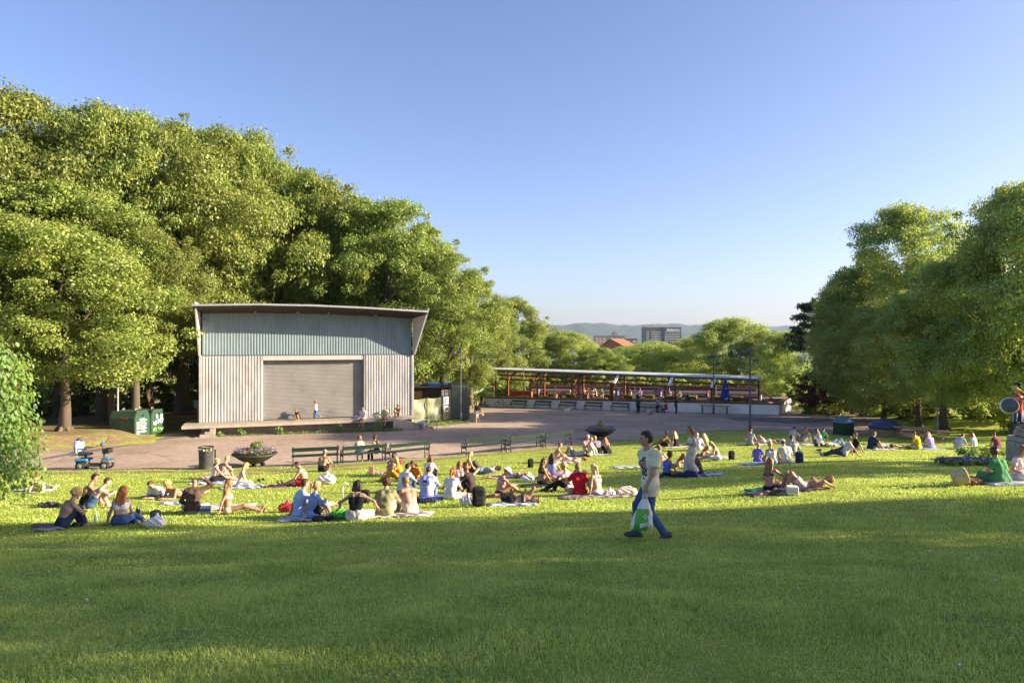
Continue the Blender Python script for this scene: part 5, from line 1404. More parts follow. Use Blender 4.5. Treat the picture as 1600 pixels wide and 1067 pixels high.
POSES = {
 # pz, lower/upper spine pitch, ankles (left, right), knee poles, hands (left, right), elbow poles, head pitch, toes
 'knees': dict(pz=.115, a=(8, 26), f=((-.11, .43, .07), (.11, .43, .07)), kp=((-.25, .1, 1), (.25, .1, 1)), h=((-.06, .40, .36), (.07, .42, .33)), ep=((-1, -.2, -.3), (1, -.2, -.3)), hp=8),
 'cross': dict(pz=.115, a=(4, 20), f=((.14, .30, .06), (-.14, .34, .07)), kp=((-1, .55, .18), (1, .55, .18)), h=((-.14, .28, .20), (.12, .30, .22)), ep=((-1, -.4, -.3), (1, -.4, -.3)), hp=14),
 'out': dict(pz=.115, a=(-20, -6), f=((-.10, .84, .07), (.12, .82, .07)), kp=((-.2, 0, 1), (.2, 0, 1)), h=((-.27, -.36, .03), (.27, -.36, .03)), ep=((-.4, -1, .2), (.4, -1, .2)), hp=4, toe=(0, .35, 1)),
 'outf': dict(pz=.115, a=(6, 26), f=((-.10, .84, .07), (.12, .80, .07)), kp=((-.2, 0, 1), (.2, 0, 1)), h=((-.09, .36, .24), (.10, .38, .24)), ep=((-1, -.3, -.5), (1, -.3, -.5)), hp=26, toe=(0, .35, 1)),
 'bent': dict(pz=.115, a=(0, 18), f=((-.10, .46, .07), (.14, .78, .07)), kp=((-.3, .1, 1), (.3, 0, .8)), h=((-.10, .34, .42), (.27, -.10, .03)), ep=((-1, 0, -.2), (.5, -1, 0)), hp=6),
 'side': dict(pz=.115, a=(2, 14), f=((.40, .06, .05), (.50, .20, .06)), kp=((-.2, 1, .05), (.6, 1, .10)), h=((-.30, .04, .03), (.10, .34, .14)), ep=((-.5, -.6, .2), (1, -.4, -.2)), hp=8, toe=(.7, -.6, 0)),
 'back': dict(pz=.105, a=(-88, -88), f=((-.10, .85, .06), (.12, .84, .06)), kp=((-.3, 0, 1), (.3, 0, 1)), h=((-.30, .02, .05), (.30, .04, .05)), ep=((-1, 0, .2), (1, 0, .2)), hp=0, toe=(0, .3, 1)),
 'backknees': dict(pz=.105, a=(-86, -84), f=((-.12, .42, .07), (.13, .47, .07)), kp=((-.15, .1, 1), (.15, .1, 1)), h=((-.34, -.62, .10), (.34, -.60, .10)), ep=((-1, -.3, .1), (1, -.3, .1)), hp=12),
 'prone': dict(pz=.105, a=(80, 48), f=((-.10, -.86, .07), (.11, -.84, .07)), kp=((0, 0, -1), (0, 0, -1)), h=((-.06, .70, .05), (.07, .72, .05)), ep=((-.4, -.2, -1), (.4, -.2, -1)), hp=18, toe=(0, -1, -.25)),
 'flat': dict(pz=.105, a=(89, 88), f=((-.10, -.86, .07), (.11, -.84, .07)), kp=((0, 0, -1), (0, 0, -1)), h=((-.26, .66, .05), (.22, .70, .05)), ep=((-1, 0, -.1), (1, 0, -.1)), hp=0, toe=(0, -1, -.3)),
 'bench': dict(pz=.54, a=(4, 14), f=((-.12, .42, .07), (.12, .40, .07)), kp=((0, 1, 1), (0, 1, 1)), h=((-.12, .30, .62), (.12, .32, .60)), ep=((-1, -.5, -.4), (1, -.5, -.4)), hp=6),
 'edge': dict(pz=.115, a=(4, 16), f=((-.12, .36, -.36), (.12, .33, -.38)), kp=((0, 1, 1), (0, 1, 1)), h=((-.12, .28, .20), (.12, .30, .20)), ep=((-1, -.5, -.4), (1, -.5, -.4)), hp=14),
 'stand': dict(pz=.92, a=(0, 3), f=((-.10, 0, .07), (.10, .02, .07)), kp=((0, 1, 0), (0, 1, 0)), h=((-.24, .06, .86), (.24, .06, .86)), ep=((-.3, -1, 0), (.3, -1, 0)), hp=2),
 'walk': dict(pz=.90, a=(2, 6), f=((-.09, -.36, .14), (.09, .34, .08)), kp=((0, 1, .2), (0, 1, .2)), h=((-.24, .16, .88), (.25, -.18, .88)), ep=((-.3, -1, 0), (.3, -1, 0)), hp=2),
 'crouch': dict(pz=.26, a=(18, 34), f=((-.13, .10, .07), (.13, .14, .07)), kp=((-.35, 1, .9), (.35, 1, .9)), h=((-.08, .52, .20), (.10, .50, .16)), ep=((-1, 0, 0), (1, 0, 0)), hp=24),
}
LU, LF, LT, LS = .285, .25, .43, .43
def pose(kind, o, fem):
    d = dict(POSES[kind]); d.update(o); J = {}
    X = np.array([1., 0, 0])
    lean = R(d.get('lean', 0)); tw = R(d.get('twist', 0))
    def axes(a, t=0):
        a = R(a); u = np.array([math.sin(lean), math.sin(a) * math.cos(lean), math.cos(a) * math.cos(lean)])
        r = vn(X - u * (X @ u)); f = np.cross(u, r)
        r, f = r * math.cos(t) - f * math.sin(t), f * math.cos(t) + r * math.sin(t)
        return r, f, u
    p = np.array([0, 0, d['pz']]); a1, a2 = d['a']
    r0, f0, u0 = axes(a1); r1, f1, u1 = axes((a1 + a2) / 2, tw * .5); r2, f2, u2 = axes(a2, tw)
    J['r0'], J['r1'], J['r2'], J['f0'], J['f2'], J['u0'], J['u2'] = r0, r1, r2, f0, f2, u0, u2
    J['p'] = p; J['w'] = p + u0 * .17; J['c'] = J['w'] + u1 * .16; J['n'] = J['c'] + u2 * .175
    shw = .152 if fem else .172; hw = .095 if fem else .088; J['hw'] = hw
    J['fem'] = fem
    lying = abs(a2) > 60
    hy, hp = R(d.get('hy', 0)), R(d['hp'])
    if lying or kind == 'prone':
        r, f, u = r2, f2, u2
        if kind == 'prone': f, u = vn(np.array([0, 1, -.15])), vn(np.array([0, .15, 1])); r = X
    else:
        k = .45; u = vn(u2 * k + np.array([0, 0, 1]) * (1 - k)); r = vn(X - u * (X @ u)); f = np.cross(u, r)
    r, f = r * math.cos(hy) + f * (-math.sin(hy)), f * math.cos(hy) + r * math.sin(hy)
    f, u = f * math.cos(hp) - u * math.sin(hp), u * math.cos(hp) + f * math.sin(hp)
    J['H'] = (r, f, u)
    nk = vn(u2 + u * .6); J['hc'] = J['n'] + nk * .085 + u * .115 + f * .022
    for s, i in ((-1, 0), (1, 1)):
        sh = J['n'] - u2 * .055 + r2 * s * shw; J['sh%d' % i] = sh
        t = np.asarray(d['h'][i], float)
        e, w_ = ik(sh, t, LU, LF, d['ep'][i]); J['e%d' % i] = e; J['wr%d' % i] = w_
        hd = vn(w_ - e); hdx = d.get('hd', (None, None))[i]
        if hdx is not None: hd = vn(hdx)
        elif t[2] < .06 and kind not in ('back', 'backknees', 'flat'): hd = vn(np.array([hd[0], hd[1], 0]) + np.array([s * .3, -.1, 0]))
        J['hd%d' % i] = hd
        hip = p + r0 * s * hw
        ft = np.asarray(d['f'][i], float)
        k_, a_ = ik(hip, ft, LT, LS, d['kp'][i]); J['hip%d' % i], J['k%d' % i], J['a%d' % i] = hip, k_, a_
        td = d.get('toe', (0, 1, -.02))
        if isinstance(td[0], (tuple, list)): td = td[i]
        sv_ = vn(a_ - k_); td = np.asarray(td, float); J['t%d' % i] = vn(td)
    return J

def torso(F, J, off, k=.035, bust=True, top=True):
    p, w_, c, n = J['p'], J['w'], J['c'], J['n']; fem = J['fem']
    hr, wr_, cr = (.108, .084, .092) if fem else (.104, .092, .106)
    F.cone(p - J['r0'] * J['hw'] * .9, p + J['r0'] * J['hw'] * .9, hr + off, hr + off, k)
    for s in (-1, 1):
        F.cone(p + J['r0'] * s * .055, w_ + J['r1'] * s * .045, hr - .006 + off, wr_ + off, k)
        F.cone(w_ + J['r1'] * s * .045, c + J['r2'] * s * .07, wr_ + off, cr + off, k)
        if top:
            F.cone(c + J['r2'] * s * .07, n - J['u2'] * .06 + J['r2'] * s * .085, cr + off, .068 + off, k)
            F.cone(n - J['u2'] * .015, J['sh%d' % (s > 0)], .05 + off, .054 + off, k)
        if fem and bust: F.cone(c + J['f2'] * .065 + J['r2'] * s * .068, c + J['f2'] * .072 + J['r2'] * s * .07, .058 + off, .052 + off, k * .6)
def arm(F, J, i, off, l=(1, 1), cut=None, k=.03):
    sh, e, w_ = J['sh%d' % i], J['e%d' % i], J['wr%d' % i]; m = 1 if not J['fem'] else .88
    if l[0] < 1: F.cone(sh, sh + (e - sh) * l[0], .052 * m + off, (.045 * m + off * 1.2), k, cut); return
    F.cone(sh, e, .050 * m + off, .039 * m + off, k)
    if l[1] > 0: F.cone(e, e + (w_ - e) * l[1], .041 * m + off, .027 * m + off, k, cut if l[1] < 1 or cut else None)
def leg(F, J, i, off, l=(1, 1), cut=None, k=.03, flare=0):
    h_, k_, a_ = J['hip%d' % i], J['k%d' % i], J['a%d' % i]
    if l[0] < 1: F.cone(h_, h_ + (k_ - h_) * l[0], .088 + off, .066 + off + flare, k, cut); return
    F.cone(h_, k_, .088 + off, .055 + off, k)
    if l[1] > 0:
        e = k_ + (a_ - k_) * l[1]
        F.cone(k_, e, .055 + off, (.055 - .018 * l[1]) + off + flare, k, cut)
        if not off:
            back = vn(-J['t%d' % i] + .0); m = k_ + (a_ - k_) * .3; F.cone(k_ + (a_ - k_) * .15 + back * .012, k_ + (a_ - k_) * .5 + back * .01, .05, .04, .02)
def hand(F, J, i, h):
    w_, d = J['wr%d' % i], J['hd%d' % i]; s = 1 if i else -1
    up = np.array([0, 0, 1.]); 
    if abs(d @ up) > .85: up = J['f2']
    sd = vn(np.cross(d, up)); nr = np.cross(sd, d)      # palm spreads along sd, thumb to the inside
    th = -s
    if abs(d[2]) > .85: sd = vn(np.cross(d, J['r2'])); nr = np.cross(sd, d)
    fr = max(.0088, .56 * h)
    F.cone(w_ + sd * .016, w_ + d * .085 + sd * .024, .019, .017, .012); F.cone(w_ - sd * .016, w_ + d * .085 - sd * .024, .019, .017, .012)
    curl = -.45
    for q, ln in zip((-1.5, -.5, .5, 1.5), (.066, .076, .071, .056)):
        b = w_ + d * .088 + sd * q * .018; m = b + vn(d + nr * curl * .4 + sd * q * .05) * ln * .5; e = m + vn(d * .8 + nr * curl * 1.3) * ln * .5
        F.cone(b, m, fr, fr * .95, .006); F.cone(m, e, fr * .95, fr * .8, .004)
    b = w_ + d * .03 + sd * th * .028; m = b + vn(d * .7 + sd * th * .75 + nr * -.2) * .036; F.cone(b, m, fr * 1.25, fr * 1.05, .01); F.cone(m, m + vn(d + sd * th * .2 + nr * -.3) * .03, fr * 1.05, fr * .85, .004)
def foot(F, J, i, off, k=.02):
    a_, t = J['a%d' % i], J['t%d' % i]; sh = vn(a_ - J['k%d' % i]); dn = sh - t * (sh @ t); dn = vn(dn) if np.linalg.norm(dn) > .2 else np.array([0, 0, -1.])
    heel = a_ - t * .05 + dn * .03; ball = a_ + t * .12 + dn * .042; toe = a_ + t * .175 + dn * .046
    sd = vn(np.cross(t, dn))
    F.cone(a_, heel, .036 + off, .032 + off, k); F.cone(a_ + dn * .005, ball, .036 + off, .026 + off, k)
    F.cone(ball + sd * .02, toe + sd * .016, .023 + off, .018 + off, k); F.cone(ball - sd * .02, toe - sd * .02, .023 + off, .016 + off, k)
    F.cone(heel, ball, .028 + off, .026 + off, k)

SK = {'olive': (.43, .25, .165), 'fair': (.46, .30, .225), 'light': (.40, .245, .175), 'tan': (.33, .185, .118), 'brown': (.24, .115, .06), 'dark': (.12, .06, .035)}
HAIR = {'blond': (.46, .30, .12), 'pale': (.56, .42, .22), 'brown': (.075, .038, .018), 'dark': (.025, .016, .011), 'auburn': (.22, .075, .022), 'red': (.28, .10, .03), 'light': (.20, .11, .045), 'grey': (.28, .26, .25)}
C = dict(white=(.62, .61, .61), offwhite=(.50, .47, .41), cream=(.50, .46, .34), black=(.018, .018, .02), navy=(.022, .03, .075), denim=(.06, .11, .22), ldenim=(.20, .29, .42), grey=(.28, .28, .29), lgrey=(.44, .44, .45), dgrey=(.07, .07, .075), red=(.42, .015, .025), blue=(.08, .14, .50), lblue=(.36, .46, .68), purple=(.16, .13, .46), lilac=(.40, .29, .52), green=(.07, .22, .09), lime=(.22, .55, .06), olive=(.21, .21, .11), mustard=(.42, .22, .03), yellow=(.50, .40, .015), beige=(.48, .41, .33), brown=(.09, .055, .045), burgundy=(.17, .05, .085), pink=(.62, .40, .44), teal=(.04, .30, .28), orange=(.55, .20, .03), dgreen=(.02, .07, .045), khaki=(.36, .30, .2))
def col(c): return C[c] if isinstance(c, str) else c

def person(px, py, face, kind, label, top=None, bot=None, hair=('short', 'brown'), sk='light', fem=False, s=1.0, shoes=None, o=None, glasses=False, loc=None, vox=None, group='people sitting and lying on the lawn', tilt=None, roll=0, extra=None, dress=None, cap=None, hem=0):
    p = Vector(loc) if loc is not None else at(px, py)
    dist = p.y
    h = vox or (.0125 if dist < 17.5 else .0145 if dist < 22 else .018 if dist < 30 else .022 if dist < 46 else .03)
    h = h / s
    J = pose(kind, o or {}, fem)
    if roll:
        M3 = np.array(Matrix.Rotation(R(roll), 3, 'Y')); pv = np.array([0, 0, J['p'][2]])
        for k_ in list(J):
            v = J[k_]
            if k_ == 'H': J[k_] = tuple(M3 @ q for q in v)
            elif isinstance(v, np.ndarray):
                J[k_] = (M3 @ v) if k_[0] in 'rfut' or k_[:2] == 'hd' else M3 @ (v - pv) + pv
    pts = np.array([v for k_, v in J.items() if isinstance(v, np.ndarray) and k_[0] not in 'rfut' and k_[:2] != 'hd'])
    lo, hi = pts.min(0) - .24, pts.max(0) + .24
    r, f, u = J['H']; hc = J['hc']
    def newF(): return Field(lo, hi, h)
    # body
    F = newF(); torso(F, J, 0)
    F.cone(J['n'] - J['u2'] * .03, hc - u * .055 - f * .012, .056 if not fem else .047, .05 if not fem else .043, .025)
    F.ell(hc + u * .012 - f * .006, (r, f, u), (.074, .092, .098), .02); F.cone(hc - u * .055 + f * .03, hc - u * .088 + f * .055, .052, .034, .03)
    F.cone(hc + f * .084 - u * .0, hc + f * .103 - u * .032, .011, .015, .014)
    for sg_ in (-1, 1): F.cone(hc + r * sg_ * .074 - f * .012 + u * .012, hc + r * sg_ * .076 - f * .012 - u * .022, .015, .012, .008)
    for i in (0, 1): arm(F, J, i, 0); leg(F, J, i, 0)
    for i in (0, 1): foot(F, J, i, 0)
    for i in (0, 1): hand(F, J, i, h)
    sm_ = skin(SK[sk]); mats = [sm_, M('lips', tuple(np.array(SK[sk]) * (.85, .5, .5)), .5, .05), M('eye', (.02, .016, .014), .3, .05), M('brow', HAIR.get(hair[1], (.05, .03, .02)) if hair[1] in HAIR else (.05, .03, .02), .8, .1)]
    def mi(c):
        q = c - hc; a_, b_, c2 = q @ r, q @ f, q @ u
        out = np.zeros(len(c), np.int32); fr_ = (b_ > .052) & (np.abs(c2) < .11)
        ex = np.abs(np.abs(a_) - .032)
        out[fr_ & (ex < .014 + .2 * h) & (np.abs(c2 - .008) < .006 + .2 * h)] = 2
        out[fr_ & (ex < .019) & (np.abs(c2 - .030) < .005 + .15 * h)] = 3
        out[fr_ & (np.abs(a_) < .024) & (np.abs(c2 + .055) < .007 + .15 * h)] = 1
        return out
    body = field_obj('person', F, mats, None, mi)
    body.location = p
    # stand on the slope
    if kind in ('stand', 'walk', 'bench', 'edge', 'crouch') or loc is not None: up = Vector((0, 0, 1))
    else: up = normal_at(p.x, p.y)
    a = R(face); fw = Vector((math.sin(a), math.cos(a), 0)); fw = (fw - up * fw.dot(up)).normalized(); rt = fw.cross(up)
    Mx = Matrix((rt, fw, up)).transposed().to_4x4()
    body.rotation_euler = Mx.to_euler(); body.scale = (s, s, s)
    tag(body, label, 'person', group)
    seed = (int(px * 7 + py * 3)) % 97
    # bottoms
    def part(nm, F, mt): return field_obj(nm, F, mt, body)
    if bot:
        ty, c = bot; mt = cloth(col(c)); F = newF()
        if ty in ('trousers', 'shorts', 'wide', 'capri'):
            F.cone(J['p'] - J['r0'] * J['hw'] * .9, J['p'] + J['r0'] * J['hw'] * .9, .118, .118, .03)
            for s_ in (-1, 1): F.cone(J['p'] + J['r0'] * s_ * .055, J['p'] + J['u0'] * .11 + J['r0'] * s_ * .05, .114, .103, .03)
            for i in (0, 1):
                if ty == 'shorts': leg(F, J, i, .018, (.62, 0), 0, flare=.02)
                elif ty == 'capri': leg(F, J, i, .014, (1, .45), 0, flare=.005)
                elif ty == 'wide': leg(F, J, i, .03, (1, .82), 0, .04, flare=.075)
                else: leg(F, J, i, .013, (1, .94), 0, flare=.012)
            F.ripple(.0035, .11, seed)
        elif ty == 'skirt':
            F.cone(J['p'] - J['r0'] * J['hw'], J['p'] + J['r0'] * J['hw'], .122, .122, .03)
            for s_ in (-1, 1): F.cone(J['p'] + J['r0'] * s_ * .05, J['p'] + J['u0'] * .11 + J['r0'] * s_ * .045, .114, .10, .03)
            for i in (0, 1): leg(F, J, i, .035, (.95, 0), 0, .08)
            F.cone((J['hip0'] + J['hip1']) / 2, (J['k0'] + J['k1']) / 2, .12, .09, .08); F.ripple(.006, .09, seed)
        else:
            F.cone(J['p'] - J['r0'] * J['hw'] * .9, J['p'] + J['r0'] * J['hw'] * .9, .115, .115, .03)
            for i in (0, 1): F.cone(J['hip%d' % i], J['hip%d' % i] + (J['k%d' % i] - J['hip%d' % i]) * .12, .10, .094, .02)
            pp, uu = J['p'], J['u0']; F.keep(lambda X, Y, Z: np.abs((X - pp[0]) * uu[0] + (Y - pp[1]) * uu[1] + (Z - pp[2]) * uu[2] - .01) - .075)
        part({'bikini': 'bikini_bottom', 'wide': 'trousers', 'capri': 'leggings'}.get(ty, ty), F, mt)
    if top:
        ty, c = top; mt = cloth(col(c)); F = newF(); cc, u2, pp, u0 = J['c'], J['u2'], J['p'], J['u0']
        def along(X, Y, Z, b, d): return (X - b[0]) * d[0] + (Y - b[1]) * d[1] + (Z - b[2]) * d[2]
        if ty in ('tee', 'long', 'tank', 'polo', 'dress'):
            torso(F, J, .022 if ty != 'tank' else .014, .04)
            F.cone(J['p'] - J['r0'] * J['hw'], J['p'] + J['r0'] * J['hw'], .132, .132, .03)
            if hem:
                for i in (0, 1): F.cone(J['hip%d' % i], J['hip%d' % i] - np.array([0, 0, .3]), .122, .12, .05)
            if ty == 'tee' or ty == 'polo' or (ty == 'dress' and not isinstance(dress, str)):
                for i in (0, 1): arm(F, J, i, .018, (.62, 0), 0)
            if ty == 'long' or dress == 'sleeves':
                for i in (0, 1): arm(F, J, i, .014, (1, .93 if ty == 'long' else .3), 0)
            if ty == 'tank':      # straps: open at the sides of the shoulders
                for i, s_ in ((0, -1), (1, 1)):
                    sh = J['sh%d' % i]; q = J['r2'] * s_
                    F.keep(lambda X, Y, Z, sh=sh, q=q: np.minimum(along(X, Y, Z, sh, q) + .055, np.maximum(along(X, Y, Z, sh, q) - 1, .0 - 0 * X) + (-.10 - along(X, Y, Z, sh, u2)) * -1 * 0 + along(X, Y, Z, sh, q) + .055))
            if ty == 'dress':
                for i in (0, 1): leg(F, J, i, .04, (1, .5), 0, .08)
                F.cone((J['hip0'] + J['hip1']) / 2, (J['k0'] + J['k1']) / 2, .13, .10, .08); F.cone((J['k0'] + J['k1']) / 2, (J['k0'] + J['k1'] + J['a0'] + J['a1']) / 4, .10, .09, .08)
            else: F.keep(lambda X, Y, Z: (-.055 - hem) - along(X, Y, Z, pp, u0))
            nn = J['n']; F.keep(lambda X, Y, Z: (.062 if ty != 'tank' else .085) - np.sqrt((X - nn[0] - .03 * J['f2'][0] - u2[0] * .05) ** 2 + (Y - nn[1] - .03 * J['f2'][1] - u2[1] * .05) ** 2 + (Z - nn[2] - .03 * J['f2'][2] - u2[2] * .05) ** 2))
            F.ripple(.0042, .21, seed)
        else:      # band: bikini, strapless, crop
            torso(F, J, .011, .035)
            a_, b_ = {'bikini': (-.03, .05), 'strapless': (-.20, .075), 'crop': (-.09, .10), 'camisole': (-.30, .085)}[ty]
            F.keep(lambda X, Y, Z: np.maximum(a_ - along(X, Y, Z, cc, u2), along(X, Y, Z, cc, u2) - b_))
            if ty != 'strapless':
                for i, s_ in ((0, -1), (1, 1)):
                    b0 = cc + u2 * b_ + J['r2'] * s_ * .075; m = J['n'] - u2 * .005 + J['r2'] * s_ * .085
                    F.cone(b0 + J['f2'] * .095, m + J['f2'] * .03, max(.013, .6 * h), max(.011, .6 * h), .004); F.cone(m + J['f2'] * .03, m - J['f2'] * .055, max(.011, .6 * h), max(.011, .6 * h), .004); F.cone(m - J['f2'] * .055, b0 - J['f2'] * .092, max(.011, .6 * h), max(.013, .6 * h), .004)
        part({'tee': 'shirt', 'long': 'long_sleeved_top', 'tank': 'vest', 'polo': 'shirt', 'bikini': 'bikini_top', 'strapless': 'strapless_top', 'crop': 'crop_top'}.get(ty, ty), F, mt)
    if shoes:
        for i in (0, 1):
            F = newF(); foot(F, J, i, .014); part('shoe', F, M('shoe', col(shoes), .6, .15, 12))
    # hair
    hs, hcol = hair
    hm_ = hairmat(HAIR[hcol])
    if hs != 'bald':
        F = newF()
        fl_ = .034 if hs != 'short' else .028
        ex = .0125 if hs in ('short',) else .022
        F.ell(hc + u * .016 - f * .010, (r, f, u), (.074 + ex, .090 + ex, .098 + ex), .01, lambda a_, b_, c2: np.maximum(np.maximum(np.minimum(b_ - fl_, .052 - c2), -.085 - c2 if hs == 'short' else -.16 - c2), np.minimum(np.minimum(b_ + .014, -.002 - c2), np.abs(a_) - .03) if hs == 'short' else -1 + 0 * a_))
        dn = -J['u2'] if kind not in ('back', 'backknees', 'flat') else -u
        if hs in ('long', 'wavy'):
            L_ = .40 if hs == 'long' else .34
            for s_ in (-1, -.35, .35, 1):
                a0 = hc - f * .055 + r * s_ * .052 + u * .03; a1_ = hc - f * .075 + r * s_ * .072 - u * .09; a2_ = a1_ + dn * (L_ - .1 - .03 * abs(s_)) - J['f2'] * .035 + r * s_ * .01
                F.cone(a0, a1_, .042, .042, .02); F.cone(a1_, a2_, .044, .022, .02)
        elif hs == 'bob':
            for s_ in (-1, -.4, .4, 1): F.cone(hc - f * .05 + r * s_ * .06 + u * .02, hc - f * .055 + r * s_ * .08 - u * .12, .045, .042, .02)
        elif hs == 'curly':
            rr_ = np.random.default_rng(seed)
            for _ in range(34):
                v = vn(rr_.normal(size=3)); q = r * v[0] * .088 + f * (v[1] * .10 - .02) + u * (abs(v[2]) * .115 - .03 + .0)
                if v[1] < .45 or v[2] > .5: F.cone(hc + q, hc + q * 1.06, .034, .03, .006)
        elif hs == 'pony':
            b0 = hc - f * .10 + u * .045; F.cone(b0, b0 - f * .035 - u * .03, .03, .032, .02); F.cone(b0 - f * .035 - u * .03, b0 - f * .04 + dn * .26, .036, .016, .02)
        elif hs == 'bun':
            F.cone(hc - f * .075 + u * .085, hc - f * .095 + u * .10, .048, .045, .01)
        F.ripple(.0035, .045, seed)
        if kind in ('back', 'backknees'): F.keep(lambda X, Y, Z: .012 - Z)
        part('hair', F, hm_)
    if cap:
        F = newF(); big = cap[0] == 'bucket'
        F.ell(hc + u * .026 - f * .008, (r, f, u), (.098, .116, .116), .01, lambda a_, b_, c2: .018 - c2)
        if big: F.ell(hc + u * .03, (r, f, u), (.16, .17, .03), .02)
        else: F.ell(hc + u * .042 + f * .10, (r, f, u), (.068, .085, .02), .012)
        part('hat' if big else 'cap', F, cloth(col(cap[1])))
    if glasses:
        F = newF()
        for s_ in (-1, 1): F.ell(hc + f * .094 + r * s_ * .032 + u * .008, (r, f, u), (.028, .013, .02), .004); F.cone(hc + f * .088 + r * s_ * .058 + u * .012, hc + r * s_ * .082 + u * .012, max(.006, .55 * h), max(.006, .55 * h), .004)
        part('sunglasses', F, M('dark_glass', (.015, .015, .016), .2, .05, spec=.6))
    if extra: extra(body, J, newF, part, u)
    return body

# ---- the man walking past in the foreground
def man_extra(body, J, newF, part, u):
    sh = [c for c in body.children if c.name.startswith('shirt')][0]
    # print on the chest: dark figure with a pink patch, painted on the cloth
    me = sh.data; n = len(me.polygons); cen = np.zeros(n * 3); me.polygons.foreach_get('center', cen); cen = cen.reshape(-1, 3)
    q = cen - J['c']; a = q @ J['r2']; b = q @ J['u2']; f_ = q @ J['f2']
    mi = np.zeros(n, np.int32); fr = f_ > .02
    dark = fr & (((np.abs(a + .0) < .075) & (b > -.19) & (b < -.03)) | ((np.abs(a - .02) < .085) & (b > -.04) & (b < .045) & (np.abs(a - .02) + .6 * np.abs(b) > .05)) | ((a + .0) ** 2 + (b - .055) ** 2 < .05 ** 2))
    dark &= ~(fr & (np.sin(a * 90) * np.sin(b * 75) > .62))
    pinkp = fr & (((a + .01) / .062) ** 2 + ((b + .015) / .048) ** 2 < 1)
    txt = fr & (np.abs(b + .225) < .008) & (np.abs(a) < .06)
    mi[dark | txt] = 1; mi[pinkp] = 2
    me.materials.append(M('print_black', (.03, .03, .035), .85, .2, 20)); me.materials.append(M('print_pink', (.42, .16, .22), .85, .2, 20))
    me.polygons.foreach_set('material_index', mi); me.update()
MAN = dict(h=((-.22, .10, .80), (.25, -.06, .85)), f=((-.08, -.23, .10), (.08, .20, .08)), toe=((0, .93, -.5), (0, 1, .06)), hd=((0, .12, -1), (0, .1, -1)), a=(0, 5), hp=4, hy=-4, twist=-38, kp=((0, 1, .1), (0, 1, .1)), pz=.885)
man = person(1016, 842, 278, 'walk', 'man in cream printed t-shirt and jeans walking past with a plastic bag', ('tee', (.68, .65, .45)), ('trousers', 'denim'), ('short', 'dark'), 'olive', shoes='dgrey', o=MAN, s=1.015, vox=.0085, group='people standing and walking', extra=man_extra, hem=.12)
# his carrier bag
Jm = pose('walk', MAN, False)
hp_ = Jm['wr0'] + Jm['hd0'] * .09
wpos = man.matrix_basis @ Vector(hp_)
def carrier(loc, rz):
    t = empty('carrier_bag', loc, rz, 'white and green plastic carrier bag in the walking man\'s hand', 'bag')
    V = []; F = []; nu, nv = 28, 16
    for j in range(nv + 1):
        v = j / nv; z = -.07 - .50 * v; wd = float(np.interp(v, [0, .15, .5, .9, 1], [.035, .075, .145, .175, .15])); th = float(np.interp(v, [0, .3, .8, 1], [.02, .05, .085, .03]))
        sh = -.055 * v
        for i in range(nu):
            a = 6.283 * i / nu; k = .008 * math.sin(5 * a + 9 * v) + .006 * math.sin(11 * a - 14 * v)
            ca, sa = math.cos(a), math.sin(a); e = .55
            V.append((sh + (wd + k) * math.copysign(abs(ca) ** e, ca), (th + k) * math.copysign(abs(sa) ** .8, sa), z + .03 * math.sin(2 * a) * v * (1 - v)))
    for j in range(nv):
        for i in range(nu): F.append([j * nu + i, j * nu + (i + 1) % nu, (j + 1) * nu + (i + 1) % nu, (j + 1) * nu + i])
    F.append([nv * nu + i for i in range(nu)])
    mb = MB(); mb.add(V, F, 0, True)
    WP = M('white_plastic', (.70, .70, .70), .35, .05, 6, .2, spec=.5); GP = M('green_plastic', (.10, .42, .05), .35, .08, 6, .2, spec=.5)
    for k in range(len(mb.f)):
        c = np.mean([mb.v[i] for i in mb.f[k]], 0)
        if c[2] < -.22 and c[0] < .055 - .12 * (-.22 - c[2]) and abs(c[1]) > .02 and c[0] > -.16 - .2 * (-.3 - c[2]): mb.m[k] = 1
    bd = mb.build('bag_body', [WP, GP], t)
    mb = MB()
    for s in (-1, 1): mb.tube([(.03, s * .012, -.08), (.02, s * .014, -.02), (0, s * .01, .012), (-.02, s * .014, -.02), (-.03, s * .012, -.08)], [.016, .010, .008, .010, .016], 6)
    mb.build('handles', WP, t)
    mb = MB()      # pale lettering on the side facing the lawn
    for k, (x, z, w_, h_) in enumerate([(-.10, -.47, .03, .06), (-.065, -.465, .025, .06), (-.035, -.46, .02, .055), (-.005, -.455, .02, .05)]):
        mb.box((x - w_ / 2, -.108, z - h_ / 2), (x + w_ / 2, -.098, z + h_ / 2), rot=.15)
    mb.tube([(-.02, -.098, -.38), (.0, -.1, -.33), (-.035, -.1, -.30), (-.05, -.1, -.34), (-.02, -.098, -.38)], .008, 5)
    mb.build('lettering', WP, bd)
carrier(wpos + Vector((0, 0, .0)), R(8))

# ---- everyone on the lawn: (column, row of the seat, direction faced, pose, label, ...)
FEM = dict(fem=True, s=.95)
P = person
